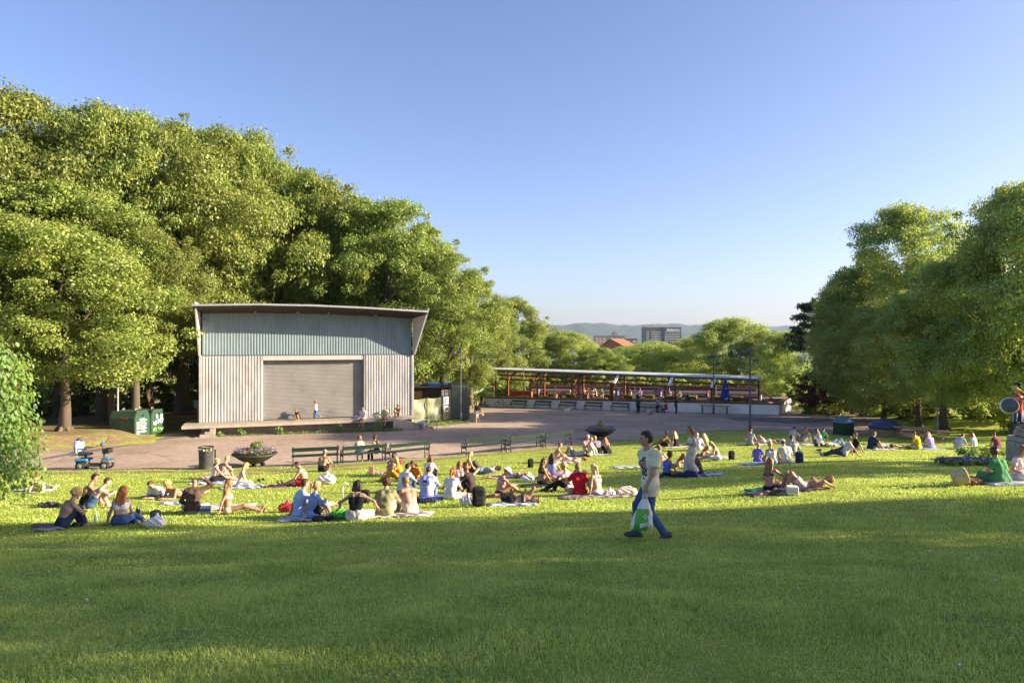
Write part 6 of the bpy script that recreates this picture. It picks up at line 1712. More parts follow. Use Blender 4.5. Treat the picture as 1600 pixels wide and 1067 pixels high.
# left groups
P(66, 767, 168, 'prone', 'fair shirtless person lying on a pale towel at the far left, propped on elbows', None, ('shorts', 'dgrey'), ('short', 'auburn'), 'fair', o=dict(hp=24))
P(97, 826, 35, 'knees', 'shirtless curly blond in dark jeans seen from behind at the far left', None, ('trousers', (.03, .045, .08)), ('curly', 'blond'), 'light', o=dict(lean=5))
P(141, 794, 62, 'knees', 'shirtless brown-haired man in denim shorts leaning forward on his knees', None, ('shorts', 'denim'), ('short', 'brown'), 'fair', o=dict(a=(22, 42), h=((-.1, .52, .42), (.1, .55, .4))))
P(131, 790, 60, 'knees', 'dark-haired shirtless man mostly hidden behind the one in denim shorts', None, ('shorts', 'black'), ('short', 'dark'), 'tan')
P(187, 821, 350, 'side', 'red-haired woman in white crop top and jeans seen from behind', ('crop', 'white'), ('trousers', 'denim'), ('long', 'red'), 'light', **FEM)
P(257, 776, 195, 'prone', 'dark-haired man in white shirt lying on his front looking down', ('tee', 'white'), ('shorts', 'beige'), ('short', 'brown'), 'light', o=dict(hp=40))
P(284, 777, 200, 'prone', 'sandy-haired person lying on the teal towel beside the man in white', None, ('shorts', 'navy'), ('curly', 'blond'), 'tan', o=dict(hp=30))
P(301, 802, 345, 'cross', 'bald man in dark brown jacket with one arm raised to his head', ('long', 'brown'), ('trousers', 'lgrey'), ('bald', 'brown'), 'tan', o=dict(h=((-.14, .28, .2), (.22, .12, .86)), ep=((-1, -.4, -.3), (1, .2, .3))), shoes='red')
P(334, 754, 55, 'out', 'blonde woman in white top and black skirt, legs stretched to the right', ('tank', 'white'), ('skirt', 'black'), ('bun', 'blond'), 'light', o=dict(a=(4, 12), h=((-.2, .30, .1), (.22, .42, .18))), **FEM)
P(345, 749, 40, 'knees', 'close-cropped fair person behind the woman in the black skirt', None, ('shorts', 'beige'), ('short', 'blond'), 'light')
P(375, 762, 70, 'cross', 'short-haired blonde woman in sunglasses and white skirt facing right', ('bikini', 'offwhite'), ('skirt', 'white'), ('bob', 'blond'), 'fair', glasses=True, **FEM)
P(357, 803, 78, 'side', 'woman with very long fair hair, legs stretched out on a white blanket', ('bikini', 'beige'), ('bikini', 'beige'), ('long', 'light'), 'tan', o=dict(f=((-.08, .84, .07), (.12, .82, .07)), kp=((-.2, 0, 1), (.2, 0, 1)), a=(-8, 0), h=((-.28, -.22, .03), (.26, -.2, .03)), ep=((-.5, -1, 0), (.5, -1, 0)), toe=(0, .35, 1)), **FEM)
P(476, 760, 275, 'outf', 'shirtless brown-haired man reading with his legs stretched to the left', None, ('shorts', 'red'), ('short', 'brown'), 'light', o=dict(h=((-.08, .44, .2), (.1, .46, .2))))
P(504, 737, 8, 'knees', 'shirtless man in grey cap and black shorts sitting behind the leftmost bench', None, ('shorts', 'black'), ('short', 'light'), 'tan', cap=('cap', 'grey'))
# group with the pale blue shirt
P(467, 809, 55, 'bent', 'dark-haired man in pale blue t-shirt leaning on one arm behind the blonde', ('tee', 'lblue'), ('shorts', 'beige'), ('short', 'brown'), 'light', o=dict(h=((-.26, -.14, .03), (.10, .4, .4)), ep=((-.5, -1, 0), (1, 0, -.2)), f=((-.1, .46, .07), (.12, .78, .3))))
P(489, 812, 60, 'knees', 'blonde woman in sunglasses with a denim-blue shirt over her shoulders', ('long', (.20, .29, .55)), ('shorts', 'black'), ('pony', 'blond'), 'light', glasses=True, o=dict(a=(2, 8)), **FEM)
P(556, 814, 2, 'cross', 'dark-haired woman in black camisole and pale skirt seen from behind', ('camisole', 'black'), ('skirt', 'offwhite'), ('bob', 'dark'), 'light', o=dict(h=((-.42, .30, .28), (.42, .30, .28))), fem=True, s=1.0)
P(601, 808, 3, 'knees', 'curly brown-haired person in olive t-shirt seen from behind', ('tee', 'olive'), ('trousers', 'offwhite'), ('curly', 'brown'), 'light')
P(642, 803, 322, 'knees', 'shirtless man in beige trousers turning left, his bare back lit by the sun', None, ('trousers', 'beige'), ('short', 'light'), 'tan', o=dict(hy=-25))
P(629, 770, 40, 'knees', 'dark-haired man in pale blue shirt behind the bare-backed man', ('tee', (.52, .60, .70)), ('trousers', 'denim'), ('short', 'dark'), 'light')
P(651, 757, 205, 'cross', 'woman with long dark brown hair looking down in the middle of the circle', ('tee', 'orange'), ('trousers', 'navy'), ('long', 'brown'), 'tan', o=dict(hp=30), **FEM)
P(669, 749, 20, 'knees', 'auburn-haired woman in white t-shirt at the back of the circle', ('tee', 'white'), ('trousers', 'black'), ('bob', 'auburn'), 'light', **FEM)
def badge(body, J, newF, part, u):
    sh = [c for c in body.children if c.name.startswith('shirt')][0]; me = sh.data; n = len(me.polygons); cen = np.zeros(n * 3); me.polygons.foreach_get('center', cen); cen = cen.reshape(-1, 3)
    q = cen - J['c']; a = q @ J['r2']; b = q @ J['u2'] + .02; f_ = q @ J['f2']; r_ = np.sqrt(a * a + b * b); bk_ = f_ < 0
    mi = np.zeros(n, np.int32); mi[bk_ & (((r_ > .098) & (r_ < .115)) | ((np.abs(a + .015) < .06) & (np.abs(b - .01) < .038)))] = 1
    me.materials.append(M('print_black', (.03, .03, .035), .85, .2, 20)); me.polygons.foreach_set('material_index', mi); me.update()
P(666, 778, 15, 'knees', 'man in lavender-white t-shirt with a round dark emblem on the back', ('tee', (.40, .42, .72)), ('trousers', 'ldenim'), ('short', 'brown'), 'light', extra=badge)
P(704, 781, 20, 'cross', 'woman with auburn ponytail in white shirt seen from behind', ('tee', 'white'), ('shorts', 'beige'), ('pony', 'auburn'), 'light', **FEM)
P(719, 761, 175, 'cross', 'woman in sunglasses and pale pink t-shirt facing the camera', ('tee', 'pink'), ('trousers', 'beige'), ('bob', 'light'), 'light', glasses=True, **FEM)
P(738, 770, 300, 'knees', 'woman in dark brown t-shirt with tied-back hair leaning forward', ('tee', (.055, .04, .038)), ('trousers', 'black'), ('bun', 'light'), 'light', **FEM)
P(620, 743, 330, 'knees', 'person in red top and black cap behind the circle', ('tee', 'red'), ('shorts', 'black'), ('short', 'dark'), 'tan', cap=('cap', 'black'))
P(625, 752, 270, 'bent', 'blonde woman in mustard trousers leaning back to back with the red top', ('tee', 'mustard'), ('trousers', 'mustard'), ('bob', 'blond'), 'light', **FEM)
P(611, 745, 20, 'knees', 'tanned bare-backed person left of the red top', None, ('shorts', 'khaki'), ('short', 'brown'), 'tan')
P(731, 741, 80, 'side', 'blonde woman in orange top sitting beside someone in grey trousers', ('tank', 'orange'), ('shorts', 'black'), ('bob', 'blond'), 'light', **FEM)
P(752, 740, 278, 'backknees', 'person in grey trousers lying on the back, knees up, before the benches', ('tee', 'ldenim'), ('trousers', 'dgrey'), ('short', 'brown'), 'tan')
# middle
P(780, 776, 78, 'outf', 'woman in white bucket hat and lilac bikini sitting with a phone', ('bikini', 'lilac'), ('bikini', 'black'), ('short', 'light'), 'tan', cap=('bucket', 'white'), o=dict(f=((-.1, .44, .07), (.14, .7, .07)), h=((-.09, .48, .34), (.10, .50, .34))), **FEM)
P(798, 788, 272, 'back', 'woman in black swimwear lying on her side on a pale towel', ('bikini', 'black'), ('shorts', 'black'), ('long', 'light'), 'tan', roll=-65, o=dict(h=((-.2, -.2, .25), (.1, -.55, .15))), **FEM)
P(797, 747, 85, 'flat', 'person lying face down on the grass behind the white bucket hat', ('bikini', 'pink'), ('shorts', 'lilac'), ('long', 'blond'), 'light', **FEM)
P(846, 759, 72, 'out', 'dark-haired woman in black bikini sitting with legs out to the right', ('bikini', 'black'), ('bikini', 'black'), ('long', 'brown'), 'tan', o=dict(a=(2, 12), h=((-.2, .2, .06), (.25, .3, .1)), f=((-.1, .55, .07), (.12, .72, .07))), **FEM)
P(862, 747, 15, 'cross', 'woman with long brown hair in lavender top, behind the black bikini', ('camisole', (.42, .42, .72)), ('shorts', 'lilac'), ('long', 'brown'), 'light', **FEM)
P(887, 744, 265, 'back', 'person lying on the back right of the lavender top', ('bikini', 'black'), ('bikini', 'black'), ('short', 'light'), 'fair', **FEM)
P(868, 723, 80, 'knees', 'shirtless sandy-haired man sitting with arms across his knees', None, ('shorts', 'beige'), ('short', 'light'), 'light', o=dict(f=((-.1, .42, .07), (.12, .7, .07))))
P(889, 722, 272, 'back', 'sunburnt person lying on the back with head to the right', None, ('shorts', 'pink'), ('short', 'auburn'), 'light')
P(889, 768, 285, 'bent', 'curly blonde woman in black leggings hidden behind the red t-shirt', ('tee', 'pink'), ('trousers', 'black'), ('curly', 'blond'), 'fair', shoes='dgrey', **FEM)
P(906, 775, 350, 'cross', 'man in red t-shirt seen from behind, leaning on his right arm', ('tee', 'red'), ('shorts', 'khaki'), ('short', 'light'), 'light', o=dict(h=((-.1, .35, .3), (.36, .02, .03)), ep=((-1, 0, -.2), (.5, -1, 0)), hy=20))
P(934, 775, 320, 'side', 'blonde woman with ponytail in grey-lilac bikini beside the red t-shirt', ('bikini', (.40, .36, .46)), ('bikini', (.44, .40, .46)), ('pony', 'pale'), 'light', **FEM)
P(898, 713, 268, 'backknees', 'person in pale jeans shorts lying back with knees raised, near the far flower bowl', ('tee', 'lgrey'), ('shorts', 'ldenim'), ('short', 'brown'), 'light')
P(921, 713, 290, 'out', 'blond person in cream top and navy shorts leaning back', ('long', 'cream'), ('shorts', 'navy'), ('short', 'blond'), 'fair')
P(934, 709, 335, 'knees', 'balding man in grey t-shirt in front of the far flower bowl', ('tee', (.22, .20, .25)), ('shorts', 'navy'), ('short', 'blond'), 'tan')
P(950, 710, 330, 'knees', 'woman with long auburn hair in black dress seen from behind', ('tank', 'black'), ('skirt', 'black'), ('long', 'red'), 'light', **FEM)
P(917, 706, 170, 'knees', 'person in pink cap partly hidden behind the cream top', ('tee', 'pink'), ('shorts', 'lgrey'), ('short', 'brown'), 'light', cap=('cap', 'pink'))
# right of the walking man
P(1040, 699, 285, 'bent', 'deeply tanned man in black shorts leaning back, far right by the plaza edge', None, ('shorts', 'black'), ('short', 'dark'), 'brown', o=dict(a=(-16, -4), h=((-.1, .2, .4), (.3, -.3, .03))))
P(1057, 699, 330, 'side', 'blonde woman in black top propped on her arm beside the tanned man', ('camisole', 'black'), ('shorts', 'black'), ('long', 'blond'), 'light', **FEM)
P(1082, 744, 268, 'walk', 'woman in white top, sunglasses and wide pale trousers walking across the lawn', ('crop', 'white'), ('wide', 'offwhite'), ('long', 'light'), 'light', fem=True, s=1.0, glasses=True, group='people standing and walking', o=dict(h=((-.14, .20, 1.08), (.14, .22, 1.06)), f=((-.07, -.12, .09), (.08, .16, .08)), hp=10))
P(1042, 745, 70, 'cross', 'woman in blue swimsuit and sunglasses sitting cross-legged', ('camisole', 'blue'), ('bikini', 'black'), ('bun', 'brown'), 'tan', glasses=True, **FEM)
P(1054, 731, 150, 'prone', 'woman with long fair hair lying behind the blue swimsuit', ('bikini', 'beige'), ('bikini', 'beige'), ('long', 'light'), 'tan', **FEM)
P(1031, 733, 20, 'knees', 'bare-shouldered person behind the walking man', None, ('shorts', 'beige'), ('short', 'light'), 'light')
P(1093, 742, 270, 'knees', 'person in dark green trousers behind the woman in wide trousers', ('tee', 'brown'), ('trousers', 'dgreen'), ('short', 'brown'), 'light')
P(1106, 703, 330, 'knees', 'woman with long blonde hair in neon green top', ('tank', 'lime'), ('shorts', 'white'), ('long', 'pale'), 'light', **FEM)
P(1094, 715, 155, 'prone', 'red-haired woman lying propped on her elbows', ('bikini', 'brown'), ('bikini', 'brown'), ('long', 'red'), 'tan', **FEM)
P(1122, 719, 282, 'outf', 'blonde woman in white summer clothes, legs stretched to the left', ('tank', 'offwhite'), ('skirt', 'white'), ('long', 'pale'), 'light', **FEM)
P(1090, 704, 20, 'cross', 'person in white t-shirt left of the neon green top', ('tee', 'white'), ('shorts', 'lgrey'), ('short', 'pale'), 'light')
P(1172, 696, 40, 'cross', 'man in grey t-shirt sitting at the foot of the dark lamp post', ('tee', 'grey'), ('trousers', 'dgrey'), ('short', 'brown'), 'light')
P(1194, 694, 275, 'backknees', 'person lying on the back, one bare knee raised, by the lamp post', ('bikini', 'white'), ('shorts', 'white'), ('short', 'brown'), 'light')
P(1184, 723, 50, 'cross', 'blond child in violet t-shirt sitting with knees crossed', ('tee', 'purple'), ('shorts', 'black'), ('short', 'blond'), 'light', s=.85)
P(1207, 726, 10, 'side', 'woman with high bun in white strapless top and jeans', ('strapless', 'white'), ('shorts', 'ldenim'), ('bun', 'blond'), 'light', **FEM)
P(1230, 724, 355, 'cross', 'man in white cap and pale grey t-shirt seen from behind', ('tee', (.50, .50, .46)), ('trousers', 'lgrey'), ('short', 'brown'), 'light', cap=('cap', 'white'))
P(1239, 712, 20, 'cross', 'dark-haired man in grey-beige t-shirt behind the white cap', ('tee', (.36, .34, .32)), ('trousers', 'navy'), ('short', 'dark'), 'tan')
P(1237, 690, 60, 'knees', 'person in grey hoodie with bowed head near the house-shaped bin', ('long', 'lgrey'), ('trousers', 'grey'), ('short', 'dark'), 'light', o=dict(hp=30))
P(1255, 690, 70, 'knees', 'shirtless brown-haired person right of the grey hoodie', None, ('trousers', 'lgrey'), ('short', 'light'), 'tan')
P(1282, 694, 330, 'knees', 'dark-haired woman in white dress leaning on a boy in green', ('tank', 'white'), ('skirt', 'white'), ('long', 'brown'), 'light', **FEM)
P(1284, 689, 60, 'knees', 'boy in bright green t-shirt behind the woman in white', ('tee', (.05, .40, .12)), ('shorts', 'navy'), ('short', 'light'), 'light', s=.85)
P(1302, 698, 72, 'back', 'person in pale clothes lying on the back with head to the left', ('tee', 'offwhite'), ('trousers', 'ldenim'), ('short', 'dark'), 'light', shoes='lblue', o=dict(f=((-.1, .7, .07), (.12, .6, .07))))
P(1334, 707, 285, 'out', 'man in black t-shirt propped on his arms behind the one in jeans', ('tee', 'black'), ('trousers', 'dgrey'), ('short', 'brown'), 'light', o=dict(hy=10))
P(1318, 713, 278, 'out', 'person in grey t-shirt and jeans leaning back, legs to the left', ('tee', 'lgrey'), ('trousers', (.035, .05, .10)), ('short', 'dark'), 'tan', shoes='ldenim', o=dict(a=(-40, -24), h=((-.27, -.5, .03), (.27, -.45, .03))))
P(1361, 703, 75, 'knees', 'man in navy t-shirt and black shorts, knees drawn up, facing right', ('tee', 'navy'), ('shorts', 'black'), ('short', 'light'), 'light', o=dict(f=((-.1, .40, .07), (.12, .62, .07))))
P(1386, 700, 85, 'back', 'person in white shirt lying behind the man in navy', ('tee', 'white'), ('shorts', 'burgundy'), ('short', 'brown'), 'light', s=.9)
P(1435, 702, 325, 'cross', 'man in yellow t-shirt seen from behind', ('tee', 'yellow'), ('shorts', 'lgrey'), ('short', 'dark'), 'light', o=dict(f=((.1, .6, .06), (-.1, .7, .07))))
P(1455, 702, 345, 'cross', 'blonde woman in lilac t-shirt and pale blue skirt beside the yellow t-shirt', ('tee', (.40, .30, .62)), ('skirt', 'ldenim'), ('bob', 'blond'), 'light', **FEM)
P(1497, 702, 65, 'cross', 'man in pale grey t-shirt bent over, left of the long-haired woman', ('tee', (.40, .43, .48)), ('trousers', 'lgrey'), ('short', 'brown'), 'light', o=dict(a=(14, 40), hp=30))
P(1523, 702, 330, 'side', 'woman with long brown hair in pale blue top near the flower bed', ('tee', (.46, .55, .58)), ('shorts', 'beige'), ('long', 'auburn'), 'light', **FEM)
P(1559, 702, 340, 'cross', 'person in burgundy t-shirt sitting left of the pedestal', ('tee', 'burgundy'), ('shorts', 'beige'), ('short', 'brown'), 'tan')
P(1205, 769, 45, 'side', 'long-haired woman in green bikini sitting beside a man lying down', ('bikini', 'dgreen'), ('bikini', 'black'), ('long', 'light'), 'tan', o=dict(h=((-.06, .36, .3), (.12, .28, .52)), a=(8, 22), ep=((-1, 0, -.3), (1, .2, -.8))), **FEM)
P(1253, 766, 277, 'backknees', 'shirtless man in pink shorts lying on his back with knees raised, hands behind head', None, ('shorts', 'pink'), ('short', 'auburn'), 'tan')
P(1566, 757, 345, 'side', 'woman with dark bun in green dress seen from behind at the right', ('dress', 'green'), None, ('bun', 'brown'), 'tan', o=dict(f=((-.45, .2, .06), (-.52, .34, .06)), kp=((-.2, 1, .2), (-.2, 1, .2)), h=((-.2, .3, .2), (.25, .3, .2)), toe=(-1, 0, 0)), glasses=True, **FEM)
P(1594, 752, 172, 'cross', 'woman in pale pink dress facing the camera at the right edge', ('dress', (.66, .52, .52)), None, ('bun', 'light'), 'light', **FEM)
# on the benches, the stage and the plaza
def seat_on(px, py):
    q = pl(px, py); return q
P(0, 0, 350, 'bench', 'woman with brown bob in white cardigan on the second bench', ('long', 'offwhite'), ('skirt', 'ldenim'), ('bob', 'light'), 'light', loc=pl(561, 724) + Vector((.0, .10, 0)), group='people on the benches', **FEM)
P(0, 0, 300, 'bench', 'woman in black vest turning to her neighbour on the second bench', ('tank', 'black'), ('trousers', 'black'), ('bun', 'brown'), 'tan', loc=pl(588, 722.5) + Vector((0, .10, 0)), group='people on the benches', **FEM)
SG_ = 'people on and around the stage'
yaw = math.degrees(st.rotation_euler.z)
P(0, 0, 205, 'crouch', 'long-haired girl crouching on the stage platform', ('tee', 'brown'), ('shorts', 'black'), ('long', 'red'), 'light', fem=True, s=.8, loc=stage_pt(6.35, -.55), group=SG_)
P(0, 0, 255, 'walk', 'girl in white top and blue leggings skipping across the stage', ('tee', 'white'), ('trousers', (.06, .14, .33)), ('long', 'red'), 'light', fem=True, s=.78, loc=stage_pt(7.5, -.6), group=SG_, o=dict(f=((-.08, -.42, .3), (.08, .1, .08)), toe=((0, .5, -1), (0, 1, 0)), h=((-.3, .3, .95), (.35, -.1, 1.0))))
P(0, 0, 190, 'edge', 'dark-haired person in white t-shirt sitting on the platform edge', ('tee', 'white'), ('shorts', 'beige'), ('short', 'brown'), 'tan', loc=stage_pt(10.65, -1.68), group=SG_)
P(0, 0, 190, 'edge', 'bald man in pale green top sitting on the platform edge', ('tee', (.42, .46, .28)), ('shorts', 'burgundy'), ('bald', 'grey'), 'light', loc=stage_pt(12.2, -1.66), group=SG_)
P(0, 0, 170, 'knees', 'long-haired person in brown leaning against the right stage wall', ('tee', (.15, .08, .05)), ('trousers', 'khaki'), ('curly', 'brown'), 'tan', loc=stage_pt(13.3, -.45), group=SG_)
PG = 'people on the plaza'
P(0, 0, 178, 'walk', 'woman in black top and patterned skirt walking with a bag by the lamp post', ('long', 'black'), ('skirt', 'grey'), ('bun', 'blond'), 'light', fem=True, loc=pl(746, 660.5), group=PG)
P(0, 0, 200, 'stand', 'tanned person in dark vest and shorts standing at the end of the beer garden wall', ('tank', 'black'), ('shorts', 'navy'), ('short', 'dark'), 'brown', loc=pl(753, 634), group=PG)
P(0, 0, 350, 'stand', 'child in dark green top standing at the long grey table', ('tee', 'dgreen'), ('trousers', 'black'), ('short', 'dark'), 'brown', s=.95, loc=pl(997, 646.5), group=PG)
P(0, 0, 140, 'crouch', 'child in white and blue crouching on the plaza', ('tee', 'white'), ('trousers', 'lblue'), ('short', 'dark'), 'brown', s=.82, loc=pl(1013, 648), group=PG)
P(0, 0, 350, 'stand', 'child in grey patterned top standing at the middle of the long table', ('tee', 'grey'), ('trousers', 'black'), ('short', 'dark'), 'brown', s=.9, loc=pl(1028, 645), group=PG)
P(0, 0, 330, 'bench', 'child in red t-shirt sitting at the end of the long table', ('tee', 'red'), ('trousers', 'black'), ('short', 'dark'), 'brown', s=.85, loc=pl(1041, 645.8), group=PG)
P(0, 0, 90, 'stand', 'child in black with striped trousers standing beside the white wall', ('tee', 'black'), ('trousers', 'navy'), ('short', 'dark'), 'brown', s=.95, loc=pl(1056, 647), group=PG)
# guests of the beer garden
GG = 'guests in the beer garden'
GU = [(3.2, 5.5, 1, 'cream', 'pale', 'guest in cream top by the counter at the left'), (6.9, 2.7, 0, 'orange', 'brown', 'guest in orange top left on the front terrace'), (7.5, 5.7, 1, 'offwhite', 'brown', 'guest in off-white top beside the first post pair'), (8.3, 1.2, 0, 'dgrey', 'dark', 'guest in dark grey hunched at the front wall'),
      (9.2, 5.7, 1, 'pink', 'blond', 'guest in pink top left of the third post'), (10.4, 5.6, 1, 'white', 'brown', 'tall guest in white behind the third post'), (10.9, 2.6, 0, 'burgundy', 'light', 'guest in burgundy on the front terrace'), (11.3, 4.3, 1, 'cream', 'pale', 'guest in cream left of the green one'), (12.0, 4.3, 1, 'green', 'blond', 'guest in green top mid-garden'), (12.8, 5.7, 1, 'white', 'light', 'guest in white right of the green one'),
      (13.9, 4.3, 1, 'blue', 'brown', 'guest in blue top by the wide post'), (15.5, 4.3, 1, 'pink', 'auburn', 'guest in pale pink right of the wide post'), (16.1, 5.7, 1, 'lilac', 'pale', 'guest in lilac near the right folded sunshade'), (17.3, 1.3, 0, 'black', 'dark', 'guest in black at the front wall'), (18.9, 4.3, 1, 'purple', 'brown', 'guest in violet mid-right of the garden'), (19.6, 5.7, 1, 'lblue', 'blond', 'guest in light blue mid-right of the garden'),
      (21.0, 4.3, 1, 'grey', 'dark', 'guest in grey near the second-last post'), (22.7, 1.3, 0, 'navy', 'dark', 'guest in navy on the right front terrace'), (24.0, 4.4, 1, 'burgundy', 'dark', 'guest in burgundy at the far right of the middle terrace')]
for k, (s_, y_, lv, c_, hcol, lab) in enumerate(GU):
    person(0, 0, (180, 20, 120, 240)[k % 4], 'bench', lab, ('tee', c_), ('trousers', ('denim', 'black', 'beige')[k % 3]), (('short', 'long', 'bob')[k % 3], hcol), ('light', 'tan')[k % 2], fem=k % 3 > 0, loc=gpt(s_, y_, (.42, .75)[lv]) + Vector((0, 0, -.06)), vox=.035, group=GG)

# small white dog trotting over the plaza
q = pl(886, 645.5)
f = Field((-.5, -.2, 0), (.5, .2, .6), .016)
f.cone((-.2, 0, .31), (.15, 0, .32), .095, .12, .03); f.cone((.17, 0, .36), (.27, 0, .46), .075, .06, .03); f.ell((.31, 0, .49), I3, (.085, .065, .065), .02); f.cone((.36, 0, .475), (.43, 0, .46), .035, .026, .015)
for s in (-1, 1):
    f.cone((.29, s * .055, .53), (.27, s * .075, .46), .02, .025, .01)
    sw = .07 * s
    f.cone((.15, s * .06, .27), (.15 + sw * .6, s * .065, .14), .05, .028, .02); f.cone((.15 + sw * .6, s * .065, .14), (.15 + sw * 1.3, s * .065, .02), .026, .024, .01)
    f.cone((-.2, s * .06, .29), (-.13 - sw * .5, s * .07, .19), .065, .04, .02); f.cone((-.13 - sw * .5, s * .07, .19), (-.24 - sw, s * .07, .12), .035, .025, .01); f.cone((-.24 - sw, s * .07, .12), (-.23 - sw * 1.3, s * .07, .02), .025, .024, .01)
f.cone((-.28, 0, .37), (-.36, 0, .5), .03, .02, .02)
dog = field_obj('dog', f, [M('white_fur', (.70, .66, .60), .9, .1, 14, .4), M('eye', (.02, .016, .014), .3, .05)], None, lambda c: ((c[:, 0] > .425) & (c[:, 2] > .455)).astype(np.int32))
dog.location = q; dog.rotation_euler = (0, 0, R(10)); tag(dog, 'small white dog trotting across the plaza', 'dog')

# ------------------------------------------------------------------ things lying on the lawn
def pattern_mat(name, c1, c2, scale, kind='stripe'):
    key = (name, c1, c2)
    if key in MATS: return MATS[key]
    m, nt, N, L, P_ = _nodes(name); v = objco(nt)
    if kind == 'stripe':
        w_ = N.new('ShaderNodeTexWave'); w_.inputs['Scale'].default_value = scale; w_.inputs['Distortion'].default_value = 1.2; L.new(v, w_.inputs['Vector']); fac = w_.outputs['Fac']
    elif kind == 'check':
        w_ = N.new('ShaderNodeTexChecker'); w_.inputs['Scale'].default_value = scale; L.new(v, w_.inputs['Vector']); fac = w_.outputs['Fac']
    else: fac = noise(nt, scale, 3, .5, v)
    L.new(ramp(nt, fac, [(.42, c1), (.58, c2)]), P_.inputs['Base Color']); P_.inputs['Roughness'].default_value = .9; P_.inputs['Specular IOR Level'].default_value = .1
    MATS[key] = m; return m
def blanket(px, py, w_, l, rot, mt, label, fringe=False, name='blanket'):
    w_ *= .66; l *= .72; c = at(px, py - 2.2); r_ = np.random.default_rng(int(px)); ph = r_.uniform(0, 6, 6); V = []; F = []; nx, ny = 36, 28; ca, sa = math.cos(R(rot)), math.sin(R(rot))
    for i in range(nx + 1):
        for j in range(ny + 1):
            a, b = (i / nx - .5) * w_, (j / ny - .5) * l
            ed = .03 * math.sin(6 * b + ph[0]), .03 * math.sin(5 * a + ph[1]); a2 = a + ed[0] + .02 * math.sin(17 * b + ph[4]); b2 = b + ed[1] + .02 * math.sin(15 * a + ph[5])
            x, y = ca * a2 - sa * b2, sa * a2 + ca * b2
            z = tz(c.x + x, c.y + y) - c.z + .05 + .02 * abs(math.sin(7 * a + 3 * b + ph[2])) * abs(math.sin(5 * b - 2 * a + ph[3])) + .012 * math.sin(19 * a + 11 * b)
            e = max(abs(i / nx - .5), abs(j / ny - .5)); z -= .03 * max(0, (e - .45) / .05)
            V.append((x, y, z))
    for i in range(nx):
        for j in range(ny): F.append([i * (ny + 1) + j, (i + 1) * (ny + 1) + j, (i + 1) * (ny + 1) + j + 1, i * (ny + 1) + j + 1])
    n0 = len(V); V += [(x, y, z - .012) for x, y, z in V]; F += [[q + n0 for q in f_[::-1]] for f_ in F]
    mb = MB(); mb.add(V, F, 0, True)
    if fringe:
        for j in range(0, 70):
            a = (j / 69 - .5) * w_; b = -l / 2; x, y = ca * a - sa * b, sa * a + ca * b; x2, y2 = ca * a - sa * (b - .07), sa * a + ca * (b - .07)
            mb.tube([(x, y, tz(c.x + x, c.y + y) - c.z + .045), (x2, y2, tz(c.x + x2, c.y + y2) - c.z + .02)], .012, 4)
    o = mb.build(name, mt, None, fix=False); o.location = c; tag(o, label, 'blanket' if name == 'blanket' else 'towel', 'blankets and towels on the lawn'); return o
WB_ = (.62, .61, .62)
blanket(52, 769, 1.9, .75, 6, cloth((.55, .50, .44)), 'pale beige towel under the sunbather at the far left', name='towel')
blanket(82, 829, .9, .7, 20, pattern_mat('grey_weave', (.16, .15, .16), (.30, .28, .30), 20), 'grey cloth under the curly blond at the far left')
blanket(268, 777, 2.3, 1.0, -8, pattern_mat('teal_towel', (.02, .26, .25), (.06, .36, .34), 5, 'noise'), 'teal towel under the man in white shirt', name='towel')
blanket(345, 796, 2.6, 1.3, 6, cloth((.56, .55, .55)), 'white blanket under the woman with very long hair')
blanket(270, 789, 1.0, .8, 5, pattern_mat('blue_white', (.20, .27, .50), (.58, .58, .60), 6), 'blue and white cloth in front of the teal towel')
blanket(335, 757, 2.4, 1.1, 4, pattern_mat('white_print', (.60, .60, .62), (.32, .36, .55), 7, 'noise'), 'white printed blanket under the woman in black skirt')
blanket(378, 764, 2.0, 1.2, 5, pattern_mat('blue_white', (.20, .27, .50), (.58, .58, .60), 6), 'striped blue and white blanket under the blonde in sunglasses')
blanket(452, 762, 2.4, .9, 3, pattern_mat('red_blue', (.36, .03, .03), (.04, .07, .24), 1.6), 'red and navy blanket under the reading man')
blanket(505, 812, 3.0, 1.2, 4, pattern_mat('lilac_weave', (.34, .30, .36), (.50, .46, .48), 9, 'noise'), 'grey-lilac blanket under the blonde with the blue shirt')
blanket(620, 808, 2.6, 1.1, 3, pattern_mat('patchy_cream', (.58, .54, .5), (.22, .2, .2), 6, 'noise'), 'cream patterned blanket under the bare-backed man')
blanket(700, 780, 2.6, 1.2, -4, pattern_mat('blue_cloth', (.06, .09, .36), (.40, .42, .62), 4, 'noise'), 'blue patterned blanket under the auburn ponytail')
blanket(598, 741, 1.8, .9, 0, pattern_mat('red_check', (.46, .03, .04), (.55, .55, .58), 9, 'check'), 'red checked blanket beside the person in red top')
blanket(752, 741, 1.7, .8, 5, pattern_mat('blue_check', (.10, .16, .40), (.4, .44, .55), 9, 'check'), 'blue checked blanket under the grey trousers')
blanket(802, 791, 1.9, .8, 6, cloth((.42, .52, .62)), 'pale blue towel under the woman in black swimwear', name='towel')
blanket(800, 748, 2.0, .8, 8, pattern_mat('rose_cloth', (.4, .3, .3), (.55, .45, .42), 5, 'noise'), 'rose-beige towel under the person lying face down', name='towel')
blanket(872, 748, 2.3, .9, 3, cloth((.14, .24, .50)), 'blue towel under the lavender top', name='towel')
blanket(838, 762, 1.5, .8, 3, cloth((.05, .05, .055)), 'black cloth under the dark-haired woman in bikini')
blanket(880, 725, 2.3, .9, 5, cloth((.60, .56, .52)), 'pale towel under the sandy-haired man', name='towel')
blanket(922, 713, 3.6, 1.2, 14, pattern_mat('dark_white', (.10, .09, .10), (.5, .48, .46), 4, 'noise'), 'dark and white blanket in front of the far flower bowl')
